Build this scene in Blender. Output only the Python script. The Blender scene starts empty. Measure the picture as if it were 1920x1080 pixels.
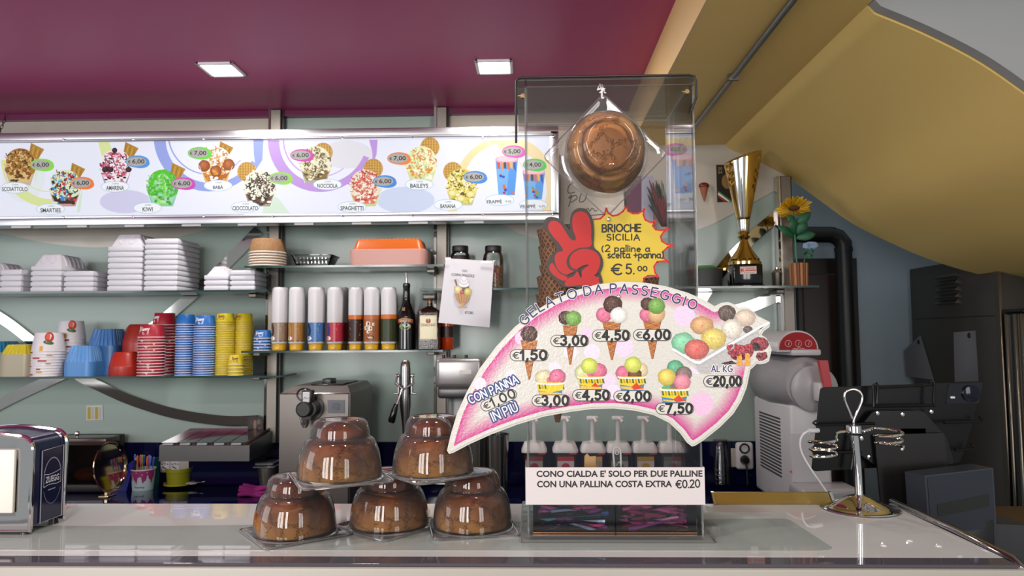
import bpy, bmesh, math, random
from mathutils import Vector, Matrix
random.seed(7)
S = bpy.context.scene
COL = S.collection
PI = math.pi
def rad(a): return a * PI / 180

# ------------------------------------------------------------------ camera
F = 1350.0
YAW, PITCH, ROLL = rad(1.58), rad(3.71), rad(-0.35)
CAM = Vector((0, 0, 1.5))
_f = Vector((-math.sin(YAW) * math.cos(PITCH), math.cos(YAW) * math.cos(PITCH), math.sin(PITCH)))
_r0 = Vector((math.cos(YAW), math.sin(YAW), 0)); _u0 = _r0.cross(_f)
_r = math.cos(ROLL) * _r0 + math.sin(ROLL) * _u0
_u = -math.sin(ROLL) * _r0 + math.cos(ROLL) * _u0
cd = bpy.data.cameras.new('camera'); cam = bpy.data.objects.new('camera', cd); COL.objects.link(cam)
cd.sensor_width = 36; cd.lens = F / 1920 * 36; cd.clip_start = 0.02
m3 = Matrix((_r, _u, -_f)).transposed()
cam.matrix_world = Matrix.Translation(CAM) @ m3.to_4x4()
cd.dof.use_dof = True; cd.dof.focus_distance = 1.12; cd.dof.aperture_fstop = 14.0
S.camera = cam

# ------------------------------------------------------------------ world, exposure, daylight
S.view_settings.view_transform = 'Standard'; S.view_settings.look = 'None'
S.view_settings.gamma = 1; S.view_settings.use_curve_mapping = False
S.view_settings.exposure = 0.0
S.cycles.transparent_max_bounces = 40; S.cycles.max_bounces = 10; S.cycles.glossy_bounces = 5
S.cycles.caustics_reflective = False; S.cycles.caustics_refractive = False
S.cycles.sample_clamp_indirect = 6
w = bpy.data.worlds.new('room_daylight'); S.world = w; w.use_nodes = True
w.node_tree.nodes['Background'].inputs[0].default_value = (0.80, 0.84, 0.88, 1)
w.node_tree.nodes['Background'].inputs[1].default_value = 0.40

def area(name, loc, target, sx, sy, power, col=(1, 1, 1)):
    l = bpy.data.lights.new(name, 'AREA'); l.shape = 'RECTANGLE'; l.size = sx; l.size_y = sy
    l.energy = power; l.color = col
    o = bpy.data.objects.new(name, l); COL.objects.link(o); o.location = loc
    o.rotation_euler = (Vector(target) - Vector(loc)).to_track_quat('-Z', 'Y').to_euler()
    return o
# the shop's street windows behind the camera: two tall double panes and the door light
for x, wd in ((-2.3, .5), (-1.65, .5), (-.75, .4), (1.9, .45), (2.5, .45)):
    area('window_daylight', (x, -2.6, 1.95), (x * .6, 2.5, 1.55), wd, 1.7, 40 if x < 0 else 20, (1, .985, .96))
area('window_daylight', (-3.6, .3, 2.0), (0.2, 2.6, 1.6), 1.4, 1.5, 26, (.93, .97, 1))

# ------------------------------------------------------------------ pixel -> place helpers (1920x1080 photograph)
def ray(x, y): return _f + _r * ((x - 960) / F) - _u * ((y - 540) / F)
def at(x, y, Y): d = ray(x, y); return CAM + d * (Y / d.y)
def atz(x, y, z): d = ray(x, y); return CAM + d * ((z - CAM.z) / d.z)
def atx(x, y, X): d = ray(x, y); return CAM + d * (X / d.x)

# ------------------------------------------------------------------ materials
def lin(c):
    if isinstance(c, str):
        c = [int(c[i:i + 2], 16) / 255 for i in (0, 2, 4)]
        c = [v / 12.92 if v <= .04045 else ((v + .055) / 1.055) ** 2.4 for v in c]
    return tuple(c[:3])
_mats = {}
def mat(name, c, rough=.5, metal=0, spec=.5, coat=0, emit=0, bump=None, noise=None, alpha=None):
    if name in _mats: return _mats[name]
    m = bpy.data.materials.new(name); m.use_nodes = True; nt = m.node_tree
    b = nt.nodes['Principled BSDF']; rgb = lin(c)
    b.inputs['Base Color'].default_value = (*rgb, 1); b.inputs['Roughness'].default_value = rough
    b.inputs['Metallic'].default_value = metal; b.inputs['Specular IOR Level'].default_value = spec
    b.inputs['Coat Weight'].default_value = coat
    if emit:
        b.inputs['Emission Color'].default_value = (*rgb, 1); b.inputs['Emission Strength'].default_value = emit
    tc = None
    if bump or noise:
        tc = nt.nodes.new('ShaderNodeTexCoord')
    if noise:      # (scale, second colour, stretch xyz)
        n = nt.nodes.new('ShaderNodeTexNoise'); n.inputs['Scale'].default_value = noise[0]; n.inputs['Detail'].default_value = 4
        mp = nt.nodes.new('ShaderNodeMapping'); mp.inputs['Scale'].default_value = noise[2] if len(noise) > 2 else (1, 1, 1)
        nt.links.new(tc.outputs['Object'], mp.inputs['Vector']); nt.links.new(mp.outputs['Vector'], n.inputs['Vector'])
        r = nt.nodes.new('ShaderNodeValToRGB'); r.color_ramp.elements[0].position = .35; r.color_ramp.elements[1].position = .65
        r.color_ramp.elements[0].color = (*rgb, 1); r.color_ramp.elements[1].color = (*lin(noise[1]), 1)
        nt.links.new(n.outputs['Fac'], r.inputs['Fac']); nt.links.new(r.outputs['Color'], b.inputs['Base Color'])
    if bump:       # (scale, strength)
        n = nt.nodes.new('ShaderNodeTexNoise'); n.inputs['Scale'].default_value = bump[0]; n.inputs['Detail'].default_value = 3
        bp = nt.nodes.new('ShaderNodeBump'); bp.inputs['Strength'].default_value = bump[1]; bp.inputs['Distance'].default_value = .003
        nt.links.new(tc.outputs['Object'], n.inputs['Vector']); nt.links.new(n.outputs['Fac'], bp.inputs['Height'])
        nt.links.new(bp.outputs['Normal'], b.inputs['Normal'])
    _mats[name] = m; return m
def clear(name, tint=(.97, .97, .97), ior=1.45, rough=.02, gain=1.0, bump=None, haze=0):
    """thin clear plastic or glass sheet: see-through, with mirror-like Fresnel reflections"""
    if name in _mats: return _mats[name]
    m = bpy.data.materials.new(name); m.use_nodes = True; nt = m.node_tree
    nt.nodes.remove(nt.nodes['Principled BSDF']); out = nt.nodes['Material Output']
    t = nt.nodes.new('ShaderNodeBsdfTransparent'); t.inputs[0].default_value = (*tint, 1)
    g = nt.nodes.new('ShaderNodeBsdfAnisotropic'); g.inputs['Roughness'].default_value = rough
    fr = nt.nodes.new('ShaderNodeFresnel'); fr.inputs[0].default_value = ior
    mu = nt.nodes.new('ShaderNodeMath'); mu.operation = 'MULTIPLY'; mu.inputs[1].default_value = gain; mu.use_clamp = True
    mx = nt.nodes.new('ShaderNodeMixShader')
    nt.links.new(fr.outputs[0], mu.inputs[0]); nt.links.new(mu.outputs[0], mx.inputs[0])
    nt.links.new(t.outputs[0], mx.inputs[1]); nt.links.new(g.outputs[0], mx.inputs[2]); nt.links.new(mx.outputs[0], out.inputs[0])
    if haze:       # milky haze of formed plastic, denser where the sheet is seen edge-on
        df = nt.nodes.new('ShaderNodeBsdfDiffuse'); df.inputs[0].default_value = (.85, .84, .83, 1); lw = nt.nodes.new('ShaderNodeLayerWeight'); lw.inputs[0].default_value = .35
        hm = nt.nodes.new('ShaderNodeMath'); hm.operation = 'MULTIPLY_ADD'; hm.inputs[1].default_value = haze; hm.inputs[2].default_value = haze * .06; m2 = nt.nodes.new('ShaderNodeMixShader')
        nt.links.new(lw.outputs['Facing'], hm.inputs[0]); nt.links.new(hm.outputs[0], m2.inputs[0]); nt.links.new(t.outputs[0], m2.inputs[1]); nt.links.new(df.outputs[0], m2.inputs[2]); nt.links.new(m2.outputs[0], mx.inputs[1])
    if bump:
        tc = nt.nodes.new('ShaderNodeTexCoord'); n = nt.nodes.new('ShaderNodeTexNoise'); n.inputs['Scale'].default_value = bump[0]
        bp = nt.nodes.new('ShaderNodeBump'); bp.inputs['Strength'].default_value = bump[1]; bp.inputs['Distance'].default_value = .003
        nt.links.new(tc.outputs['Object'], n.inputs['Vector']); nt.links.new(n.outputs['Fac'], bp.inputs['Height'])
        nt.links.new(bp.outputs['Normal'], g.inputs['Normal']); nt.links.new(bp.outputs['Normal'], fr.inputs['Normal'])
    _mats[name] = m; return m
def printed(name, rough=.5, emit=0, bump=None, spec=.5):
    """a print: its colours come from the artwork's own colour attribute"""
    if name in _mats: return _mats[name]
    m = mat(name, (1, 1, 1), rough, bump=bump, spec=spec); nt = m.node_tree; b = nt.nodes['Principled BSDF']
    a = nt.nodes.new('ShaderNodeAttribute'); a.attribute_name = 'ink'
    nt.links.new(a.outputs['Color'], b.inputs['Base Color'])
    if emit:
        nt.links.new(a.outputs['Color'], b.inputs['Emission Color']); b.inputs['Emission Strength'].default_value = emit
        mx = nt.nodes.new('ShaderNodeMixRGB'); mx.blend_type = 'MULTIPLY'; mx.inputs[0].default_value = 1; mx.inputs[2].default_value = (.12, .12, .12, 1)
        nt.links.new(a.outputs['Color'], mx.inputs[1]); nt.links.new(mx.outputs[0], b.inputs['Base Color'])
    return m

# ------------------------------------------------------------------ mesh builder
class MB:
    def __init__(s): s.v = []; s.f = []; s.mi = []; s.c = []
    def add(s, vs, fs, m=0, mx=None, cols=None):
        o = len(s.v)
        s.v += [(mx @ Vector(p)) if mx else Vector(p) for p in vs]
        for k, f in enumerate(fs):
            s.f.append([i + o for i in f]); s.mi.append(m if isinstance(m, int) else m[k]); s.c.append(cols[k] if cols else None)
        return s
    def box(s, x0, x1, y0, y1, z0, z1, m=0, mx=None):
        vs = [(x, y, z) for z in (z0, z1) for y in (y0, y1) for x in (x0, x1)]
        return s.add(vs, [(0, 2, 3, 1), (4, 5, 7, 6), (0, 1, 5, 4), (1, 3, 7, 5), (3, 2, 6, 7), (2, 0, 4, 6)], m, mx)
    def rbox(s, x0, x1, y0, y1, z0, z1, r=.004, seg=2, m=0, mx=None):
        bm = bmesh.new(); bmesh.ops.create_cube(bm, size=1)
        for v in bm.verts: v.co = ((x0 + x1) / 2 + v.co.x * (x1 - x0), (y0 + y1) / 2 + v.co.y * (y1 - y0), (z0 + z1) / 2 + v.co.z * (z1 - z0))
        bmesh.ops.bevel(bm, geom=bm.edges[:], offset=r, segments=seg, affect='EDGES', profile=.5)
        s._bm(bm, m, mx); return s
    def _bm(s, bm, m=0, mx=None):
        bm.verts.index_update()
        s.add([v.co.copy() for v in bm.verts], [[v.index for v in f.verts] for f in bm.faces], m, mx); bm.free()
    def lathe(s, prof, n=32, c=(0, 0, 0), m=0, mx=None, cap=(False, False), wob=None):
        vs = []; fs = []; ms = []
        for j, (r, z) in enumerate(prof):
            for i in range(n):
                a = 2 * PI * i / n; rr = r if wob is None else r * wob(a, z)
                vs.append((c[0] + rr * math.cos(a), c[1] + rr * math.sin(a), c[2] + z))
        for j in range(len(prof) - 1):
            for i in range(n):
                k = (i + 1) % n; fs.append((j * n + i, j * n + k, (j + 1) * n + k, (j + 1) * n + i)); ms.append(m if isinstance(m, int) else m[j])
        if cap[0]: fs.append(list(range(n))[::-1]); ms.append(ms[0])
        if cap[1]: fs.append([(len(prof) - 1) * n + i for i in range(n)]); ms.append(ms[-1] if len(ms) else 0)
        return s.add(vs, fs, ms, mx)
    def cyl(s, c, r, z0, z1, n=24, m=0, mx=None, r2=None):
        return s.lathe([(r, z0), (r if r2 is None else r2, z1)], n, (c[0], c[1], c[2] if len(c) > 2 else 0), m, mx, (True, True))
    def tube(s, pts, r, n=8, m=0, closed=False, mx=None):
        pts = [Vector(p) for p in pts]; N = len(pts); vs = []; fs = []
        up = None
        for i, p in enumerate(pts):
            a = pts[(i - 1) % N] if (closed or i) else p; b = pts[(i + 1) % N] if (closed or i < N - 1) else p
            t = (b - a).normalized()
            if up is None: up = t.orthogonal().normalized()
            up = (up - t * up.dot(t)); up = up.normalized() if up.length > 1e-6 else t.orthogonal().normalized()
            q = t.cross(up); rr = r[i] if isinstance(r, (list, tuple)) else r
            for k in range(n):
                an = 2 * PI * k / n; vs.append(p + (up * math.cos(an) + q * math.sin(an)) * rr)
        for i in range(N if closed else N - 1):
            j = (i + 1) % N
            for k in range(n):
                l = (k + 1) % n; fs.append((i * n + k, i * n + l, j * n + l, j * n + k))
        if not closed: fs.append(list(range(n))[::-1]); fs.append([(N - 1) * n + k for k in range(n)])
        return s.add(vs, fs, m, mx)
    def prism(s, pts, d, m=0, mx=None, side=None):
        """pts: 3D points of a planar outline, d: extrusion vector"""
        pts = [Vector(p) for p in pts]; n = len(pts); d = Vector(d)
        vs = pts + [p + d for p in pts]; fs = [list(range(n)), list(range(2 * n - 1, n - 1, -1))]; ms = [m, m]
        for i in range(n):
            j = (i + 1) % n; fs.append((i, i + n, j + n, j)); ms.append(m if side is None else side)
        return s.add(vs, fs, ms, mx)
    def ball(s, c, r, u=16, v=10, m=0, mx=None):
        if not isinstance(r, (tuple, list)): r = (r, r, r)
        bm = bmesh.new(); bmesh.ops.create_uvsphere(bm, u_segments=u, v_segments=v, radius=1)
        for q in bm.verts: q.co = (c[0] + q.co.x * r[0], c[1] + q.co.y * r[1], c[2] + q.co.z * r[2])
        s._bm(bm, m, mx); return s
    def build(s, name, mats, parent=None, smooth=True, world=True, normals=True, angle=38):
        me = bpy.data.meshes.new(name)
        off = Vector((0, 0, 0))
        if parent is not None and world:
            q = parent
            while q is not None: off += q.location; q = q.parent
        me.from_pydata([v - off for v in s.v], [], s.f)
        if not isinstance(mats, (list, tuple)): mats = [mats]
        for m in mats: me.materials.append(m)
        me.polygons.foreach_set('material_index', s.mi)
        if any(c is not None for c in s.c):
            ca = me.color_attributes.new('ink', 'FLOAT_COLOR', 'CORNER'); k = 0; buf = []
            for f, c in zip(s.f, s.c):
                c = c or (1, 1, 1)
                if isinstance(c[0], (int, float)):
                    buf += [*c, 1] * len(f)
                else:
                    for q in c: buf += [*q, 1]
            ca.data.foreach_set('color', buf)
        if normals:
            bm = bmesh.new(); bm.from_mesh(me); bmesh.ops.recalc_face_normals(bm, faces=bm.faces[:]); bm.to_mesh(me); bm.free()
        if smooth:
            me.polygons.foreach_set('use_smooth', [True] * len(me.polygons)); me.set_sharp_from_angle(angle=rad(angle))
        me.update()
        o = bpy.data.objects.new(name, me); COL.objects.link(o)
        if parent is not None: o.parent = parent
        return o
def thing(name, label, cat, loc=(0, 0, 0), rz=0, group=None):
    o = bpy.data.objects.new(name, None); COL.objects.link(o); o.empty_display_size = .03
    o.location = loc; o.rotation_euler = (0, 0, rz); o['label'] = label; o['category'] = cat
    if group: o['group'] = group
    return o
def tag(o, label, cat, group=None, kind=None):
    o['label'] = label; o['category'] = cat
    if group: o['group'] = group
    if kind: o['kind'] = kind
    return o
def struct(o): o['kind'] = 'structure'; return o
def dup(o, loc=None, parent=None):
    c = o.copy(); COL.objects.link(c)
    if loc is not None: c.location = loc
    if parent is not None: c.parent = parent
    for k in list(o.children): dup(k, None, c)
    return c
ORD = ['topmost', 'second', 'third', 'fourth', 'fifth', 'sixth', 'seventh', 'eighth', 'ninth', 'tenth', 'eleventh', 'twelfth', 'thirteenth', 'fourteenth',
       'fifteenth', 'sixteenth', 'seventeenth', 'eighteenth', 'nineteenth', 'twentieth', 'twenty-first', 'twenty-second', 'twenty-third', 'twenty-fourth']
def rank(i, n): return ('topmost' if i == 0 else 'lowest' if i == n - 1 else ORD[i] + ' from the top')
def catmull(pts, k=5, closed=True):
    n = len(pts); out = []
    for i in range(n if closed else n - 1):
        g = lambda j: pts[j % n] if closed else pts[max(0, min(n - 1, j))]
        p0, p1, p2, p3 = g(i - 1), g(i), g(i + 1), g(i + 2)
        for q in range(k):
            t = q / k
            out.append(tuple(.5 * (2 * b + (c - a) * t + (2 * a - 5 * b + 4 * c - d) * t * t + (-a + 3 * b - 3 * c + d) * t ** 3) for a, b, c, d in zip(p0, p1, p2, p3)))
    if not closed: out.append(tuple(pts[-1]))
    return out
def offset(pts, d):
    """move a closed 2D outline along its normals (positive = inwards)"""
    n = len(pts); A = sum(pts[i][0] * pts[(i + 1) % n][1] - pts[(i + 1) % n][0] * pts[i][1] for i in range(n)); sg = 1 if A > 0 else -1
    out = []
    for i in range(n):
        a, b, c = Vector(pts[i - 1]), Vector(pts[i]), Vector(pts[(i + 1) % n])
        e1 = (b - a); e2 = (c - b)
        if e1.length < 1e-6 or e2.length < 1e-6: out.append(tuple(b)); continue
        e1.normalize(); e2.normalize()
        n1 = Vector((-e1.y, e1.x)) * sg; n2 = Vector((-e2.y, e2.x)) * sg; m = n1 + n2
        m = m / max(.35, m.length_squared / 2) if m.length > .2 else n1
        if m.length > 1.9: m = m.normalized() * 1.9
        out.append(tuple(b + m * d))
    return out

# ------------------------------------------------------------------ lettering
_tx = {}
def font_mesh(s, bold=0.0, shear=0.0):
    k = (s, bold, shear)
    if k not in _tx:
        cu = bpy.data.curves.new('lettering', 'FONT'); cu.body = s; cu.offset = bold; cu.shear = shear; cu.resolution_u = 3
        cu.fill_mode = 'FRONT' if hasattr(cu, 'fill_mode') else cu.fill_mode
        o = bpy.data.objects.new('lettering', cu); COL.objects.link(o)
        dg = bpy.context.evaluated_depsgraph_get(); me = bpy.data.meshes.new_from_object(o.evaluated_get(dg))
        vs = [(v.co.x, v.co.y) for v in me.vertices]; fs = [list(p.vertices) for p in me.polygons]
        bpy.data.objects.remove(o); bpy.data.curves.remove(cu); bpy.data.meshes.remove(me)
        _tx[k] = (vs, fs)
    return _tx[k]
def arc(cx, cy, rx, ry, a0, a1, n=10):
    return [(cx + rx * math.cos(rad(a0 + (a1 - a0) * i / n)), cy + ry * math.sin(rad(a0 + (a1 - a0) * i / n))) for i in range(n + 1)]
# a round-tipped marker alphabet: strokes in a box, y up, capitals 1 high
GL = {
 'A': (.8, [[(0, 0), (.4, 1), (.8, 0)], [(.15, .35), (.65, .35)]]),
 'B': (.65, [[(0, 0), (0, 1)], [(0, 1)] + arc(.3, .76, .28, .24, 90, -90) + [(0, .52)], [(.25, .52)] + arc(.33, .26, .3, .26, 90, -90) + [(0, 0)]]),
 'C': (.72, [arc(.42, .5, .42, .5, 50, 310, 14)]),
 'D': (.72, [[(0, 0), (0, 1), (.25, 1)] + arc(.25, .5, .47, .5, 90, -90, 12) + [(0, 0)]]),
 'E': (.6, [[(.6, 1), (0, 1), (0, 0), (.6, 0)], [(0, .52), (.5, .52)]]),
 'G': (.85, [arc(.45, .5, .45, .5, 50, 320, 14) + [(.85, .45), (.5, .45)]]),
 'H': (.68, [[(0, 0), (0, 1)], [(.68, 0), (.68, 1)], [(0, .5), (.68, .5)]]),
 'I': (.05, [[(.02, 0), (.02, 1)]]),
 'K': (.65, [[(0, 0), (0, 1)], [(.6, 1), (.05, .45), (.65, 0)]]),
 'L': (.55, [[(0, 1), (0, 0), (.55, 0)]]),
 'N': (.72, [[(0, 0), (0, 1), (.72, 0), (.72, 1)]]),
 'O': (.9, [arc(.45, .5, .45, .5, 0, 360, 18)]),
 'P': (.62, [[(0, 0), (0, 1), (.3, 1)] + arc(.3, .74, .3, .27, 90, -90) + [(0, .47)]]),
 'R': (.68, [[(0, 0), (0, 1), (.3, 1)] + arc(.3, .75, .3, .26, 90, -90) + [(.05, .49)], [(.2, .49), (.66, 0)]]),
 'S': (.6, [arc(.32, .76, .28, .24, 40, 255, 9) + arc(.3, .25, .3, .26, 80, -145, 9)]),
 'T': (.8, [[(0, 1), (.8, 1)], [(.4, 1), (.4, 0)]]),
 'U': (.68, [[(0, 1)] + arc(.34, .33, .34, .33, 180, 360) + [(.68, 1)]]),
 '\u00d9': (.68, [[(0, 1)] + arc(.34, .33, .34, .33, 180, 360) + [(.68, 1)], [(.18, 1.32), (.42, 1.12)]]),
 'a': (.5, [arc(.24, .27, .24, .27, 40, 320, 10), [(.47, .55), (.46, .1), (.56, 0)]]),
 'e': (.5, [[(.04, .28), (.46, .3)] + arc(.25, .28, .22, .27, 5, 310, 10)]),
 'l': (.04, [[(.02, 0), (.02, 1)]]),
 'i': (.04, [[(.02, 0), (.02, .55)], [(.02, .78), (.03, .8)]]),
 'n': (.45, [[(0, 0), (0, .55)], [(0, .35)] + arc(.22, .33, .22, .22, 160, 0, 7) + [(.44, 0)]]),
 'm': (.75, [[(0, 0), (0, .55)], [(0, .35)] + arc(.19, .33, .18, .22, 160, 0, 6) + [(.37, 0)], [(.37, .33)] + arc(.56, .33, .18, .22, 180, 0, 6) + [(.74, 0)]]),
 'u': (.45, [[(0, .55)] + arc(.2, .2, .2, .2, 180, 330, 6) + [(.42, .3)], [(.44, .55), (.44, 0)]]),
 'y': (.45, [[(0, .55), (.22, .1)], [(.46, .55), (.12, -.4), (-.1, -.4)]]),
 'Y': (.6, [[(0, 1), (.3, .5), (.62, 1)], [(.3, .5), (.2, 0)]]),
 'p': (.5, [[(0, .55), (0, -.42)], [(0, .4)] + arc(.24, .28, .24, .26, 140, -140, 10)]),
 's': (.38, [arc(.2, .42, .16, .14, 40, 250, 7) + arc(.18, .14, .19, .14, 80, -145, 7)]),
 'c': (.42, [arc(.24, .27, .24, .27, 50, 310, 9)]),
 't': (.4, [[(.15, .9), (.16, .1), (.3, 0), (.4, .06)], [(0, .58), (.38, .6)]]),
 '0': (.6, [arc(.3, .5, .3, .5, 0, 360, 16)]),
 '1': (.3, [[(0, .72), (.25, 1), (.25, 0)]]),
 '2': (.58, [arc(.28, .72, .27, .28, 160, -20, 9) + [(0, 0), (.58, .02)]]),
 '3': (.55, [arc(.25, .75, .26, .25, 150, -80, 9) + arc(.25, .27, .29, .27, 80, -150, 9)]),
 '4': (.65, [[(.45, 0), (.45, 1), (0, .3), (.65, .3)]]),
 '5': (.55, [[(.52, 1), (.1, 1), (.05, .55)] + arc(.25, .32, .3, .32, 120, -140, 10)]),
 '6': (.58, [[(.45, 1), (.12, .55)] + arc(.29, .3, .28, .3, 150, -210, 14)]),
 '7': (.58, [[(0, 1), (.58, 1), (.2, 0)]]),
 '.': (.06, [[(.02, 0), (.04, .02)]]), ',': (.12, [[(.08, .05), (0, -.22)]]),
 '+': (.5, [[(0, .35), (.5, .35)], [(.25, .08), (.25, .62)]]),
 '(': (.25, [arc(.45, .4, .42, .62, 130, 230, 8)]), ')': (.25, [arc(-.2, .4, .42, .62, 50, -50, 8)]),
 '\u20ac': (.75, [arc(.48, .5, .4, .5, 50, 310, 12), [(-.02, .6), (.55, .6)], [(-.04, .4), (.5, .4)]]),
}
class Art:
    """flat printed artwork, drawn in photograph pixels and laid on a real plane; layers are a hair apart"""
    def __init__(s, fn, step=.00015): s.mb = MB(); s.fn = fn; s.step = step; s.n = 0
    def _v(s, p, L): return s.fn(p[0], p[1], L * s.step + s.n * 1.5e-6)
    def poly(s, pts, col, L=1):
        s.n = (s.n + 1) % 40   # overlapping inks never share one plane
        s.mb.add([s._v(p, L) for p in pts], [list(range(len(pts)))], 0, None, [lin(col)]); return s
    def ell(s, cx, cy, rx, ry, col, L=1, n=24, rot=0):
        c, q = math.cos(rad(rot)), math.sin(rad(rot))
        return s.poly([(cx + rx * math.cos(a) * c - ry * math.sin(a) * q, cy + rx * math.cos(a) * q + ry * math.sin(a) * c) for a in [2 * PI * i / n for i in range(n)]], col, L)
    def fan(s, c, pts, cc, cr, L=1):
        vs = [s._v(c, L)] + [s._v(p, L) for p in pts]; n = len(pts); cc, cr = lin(cc), lin(cr)
        s.mb.add(vs, [(0, 1 + i, 1 + (i + 1) % n) for i in range(n)], 0, None, [(cc, cr, cr)] * n); return s
    def scoop(s, cx, cy, rx, ry, col, L=1, rnd=None, n=26):
        c = lin(col); hi = tuple(min(1, v * 1.35 + .04) for v in c); lo = tuple(v * .62 for v in c); rnd = rnd or random
        pts = [(cx + rx * (1 + rnd.uniform(-.045, .045)) * math.cos(a), cy + ry * (1 + rnd.uniform(-.045, .045)) * math.sin(a)) for a in [2 * PI * i / n for i in range(n)]]
        s.fan((cx - rx * .25, cy - ry * .3), pts, hi, lo, L)
        for k in range(16):
            a = rnd.uniform(0, 2 * PI); q = rnd.uniform(0, .8); x, y = cx + rx * q * math.cos(a), cy + ry * q * math.sin(a)
            w = rnd.uniform(.03, .12) * rx; cc = tuple(min(1, v * rnd.choice((.72, .85, 1.25))) for v in c)
            s.poly([(x - w, y), (x, y - w * .7), (x + w * 1.3, y + w * .2), (x, y + w * .6)], cc, L + .3)
        return s
    def stroke(s, pts, wd, col, L=1, caps=True):
        c = lin(col)
        for a, b in zip(pts[:-1], pts[1:]):
            a, b = Vector(a), Vector(b); d = b - a
            if d.length < 1e-6: continue
            q = Vector((-d.y, d.x)).normalized() * wd / 2; s.poly([a + q, b + q, b - q, a - q], c, L)
        if caps:
            for p in pts: s.ell(p[0], p[1], wd / 2, wd / 2, c, L, 10)
        return s
    def text(s, st, cx, cy, wd, h, col, L=3, rot=0, bold=0.0, shear=0.0):
        """printed lettering centred on cx, cy; wd, h in pixels (either may be None)"""
        vs, fs = font_mesh(st, bold, shear); xs = [v[0] for v in vs]; ys = [v[1] for v in vs]
        x0, x1, y0, y1 = min(xs), max(xs), min(ys), max(ys)
        kx = wd / (x1 - x0) if wd else None; ky = h / (y1 - y0) if h else kx; kx = kx or ky
        c, q = math.cos(rad(rot)), math.sin(rad(rot)); out = []
        for x, y in vs:
            a, b = (x - (x0 + x1) / 2) * kx, -(y - (y0 + y1) / 2) * ky; out.append(s._v((cx + a * c - b * q, cy + a * q + b * c), L))
        s.mb.add(out, fs, 0, None, [lin(col)] * len(fs)); return s
    def marker(s, st, x0, y0, wd, h, sw, col, L=3, rot=0, gap=.22, shear=0, path=None, jit=0):
        """round-tipped strokes; x0, y0 = left end of the baseline, wd = total width, h = capital height"""
        x = 0; adv = []
        for ch in st:
            if ch == ' ': x += .42; continue
            g = GL[ch]; adv.append((ch, x)); x += g[0] + gap
        tot = x - gap; kx = wd / tot; c, q = math.cos(rad(rot)), math.sin(rad(rot))
        for ch, gx in adv:
            jy = random.uniform(-jit, jit) * h; jr = random.uniform(-jit, jit)
            if path:
                mid = (gx + GL[ch][0] / 2) / tot; (px, py, pr) = path(mid); cc, qq = math.cos(pr), math.sin(pr)
            for pl in GL[ch][1]:
                pts = []
                for a, b in pl:
                    if path:
                        u = (a - GL[ch][0] / 2) * kx; v = -(b - .5) * h; pts.append((px + u * cc - v * qq, py + u * qq + v * cc))
                    else:
                        u = (gx + a + b * shear) * kx; v = -b * h + jy + (a - .3) * jr * h; pts.append((x0 + u * c - v * q, y0 + u * q + v * c))
                s.stroke(pts, sw, col, L)
        return s
    def build(s, name, m, parent=None, world=True): return s.mb.build(name, m, parent, smooth=False, normals=False, world=world)
def plane_xz(Y): return lambda x, y, o: at(x, y, Y) + Vector((0, -o, 0))
# ------------------------------------------------------------------ shared materials
WALLY = 3.05; CT = 1.19; WT = .88; CEIL = 2.47
steel = mat('brushed_steel', (.25, .225, .20), .46, 1)
chrome = mat('chrome', (.78, .77, .75), .06, 1)
polished = mat('polished_steel', (.62, .60, .57), .07, 1)
white_pl = mat('white_plastic', 'DAD8DA', .35)
black_pl = mat('black_plastic', '121214', .35)
foam = mat('white_foam', 'D2D2D9', .6, bump=(260, .06))
acrylic = clear('clear_acrylic', (.985, .985, .985), 1.42, .015, .9)
acedge = clear('acrylic_edge', (.85, .84, .83), 1.6, .06, 2.0, haze=1.0)  # white diffuse haze stands in for light piped to the acrylic edges
thin = clear('thin_clear_plastic', (.94, .94, .94), 1.5, .03, 1.25, bump=(14, .25))
shelf_glass = clear('shelf_glass', (.86, .92, .895), 1.5, .02)
shelf_edge = mat('green_glass_edge', '1C3B36', .12, spec=.7)
ink_mat = printed('printed_ink', .45)

# ------------------------------------------------------------------ setting
mag = mat('magenta_ceiling_paint', 'AE3774', .42, spec=.35, bump=(6, .05))
o = struct(MB().box(-4.2, .426, -1.2, 3.1, CEIL, CEIL + .06).build('ceiling', mag))
struct(MB().box(-4.2, .420, 3.02, 3.05, 2.445, 2.47).build('trim_1', mat('dark_magenta_edge', '6A1C48', .3, spec=.5)))
yel = mat('ochre_yellow_paint', 'F0CE80', .5, spec=.3, bump=(5, .06))
SOF = 2.303
struct(MB().box(.426, .44, -1.2, 3.05, SOF, CEIL + .06).build('trim_2', mat('pale_ochre_paint', 'EDC888', .5)))
struct(MB().box(.44, .83, -1.2, 3.05, SOF, SOF + .03).build('trim_3', yel))
# curved underside: profile taken at the back wall, extruded along the room
prof = catmull([tuple(at(x, y, 3.05)[k] for k in (0, 2)) for x, y in ((1360, 277), (1420, 303), (1480, 335), (1540, 378), (1600, 420), (1680, 460), (1750, 489), (1830, 513), (1920, 532), (2060, 552))], 5, False)
prof[0] = (.83, SOF)
mb = MB(); n = len(prof); ys = (1.75, 3.05)
vs = [(x, y, z) for y in ys for x, z in prof] + [(x, y, z + .03) for y in ys for x, z in prof]
fs = [(i, i + 1, n + i + 1, n + i) for i in range(n - 1)] + [(2 * n + i, 3 * n + i, 3 * n + i + 1, 2 * n + i + 1) for i in range(n - 1)]
fs += [(i, 2 * n + i, 2 * n + i + 1, i + 1) for i in range(n - 1)] + [(n + i, n + i + 1, 3 * n + i + 1, 3 * n + i) for i in range(n - 1)]
struct(mb.add(vs, fs).build('trim_4', yel))
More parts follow.
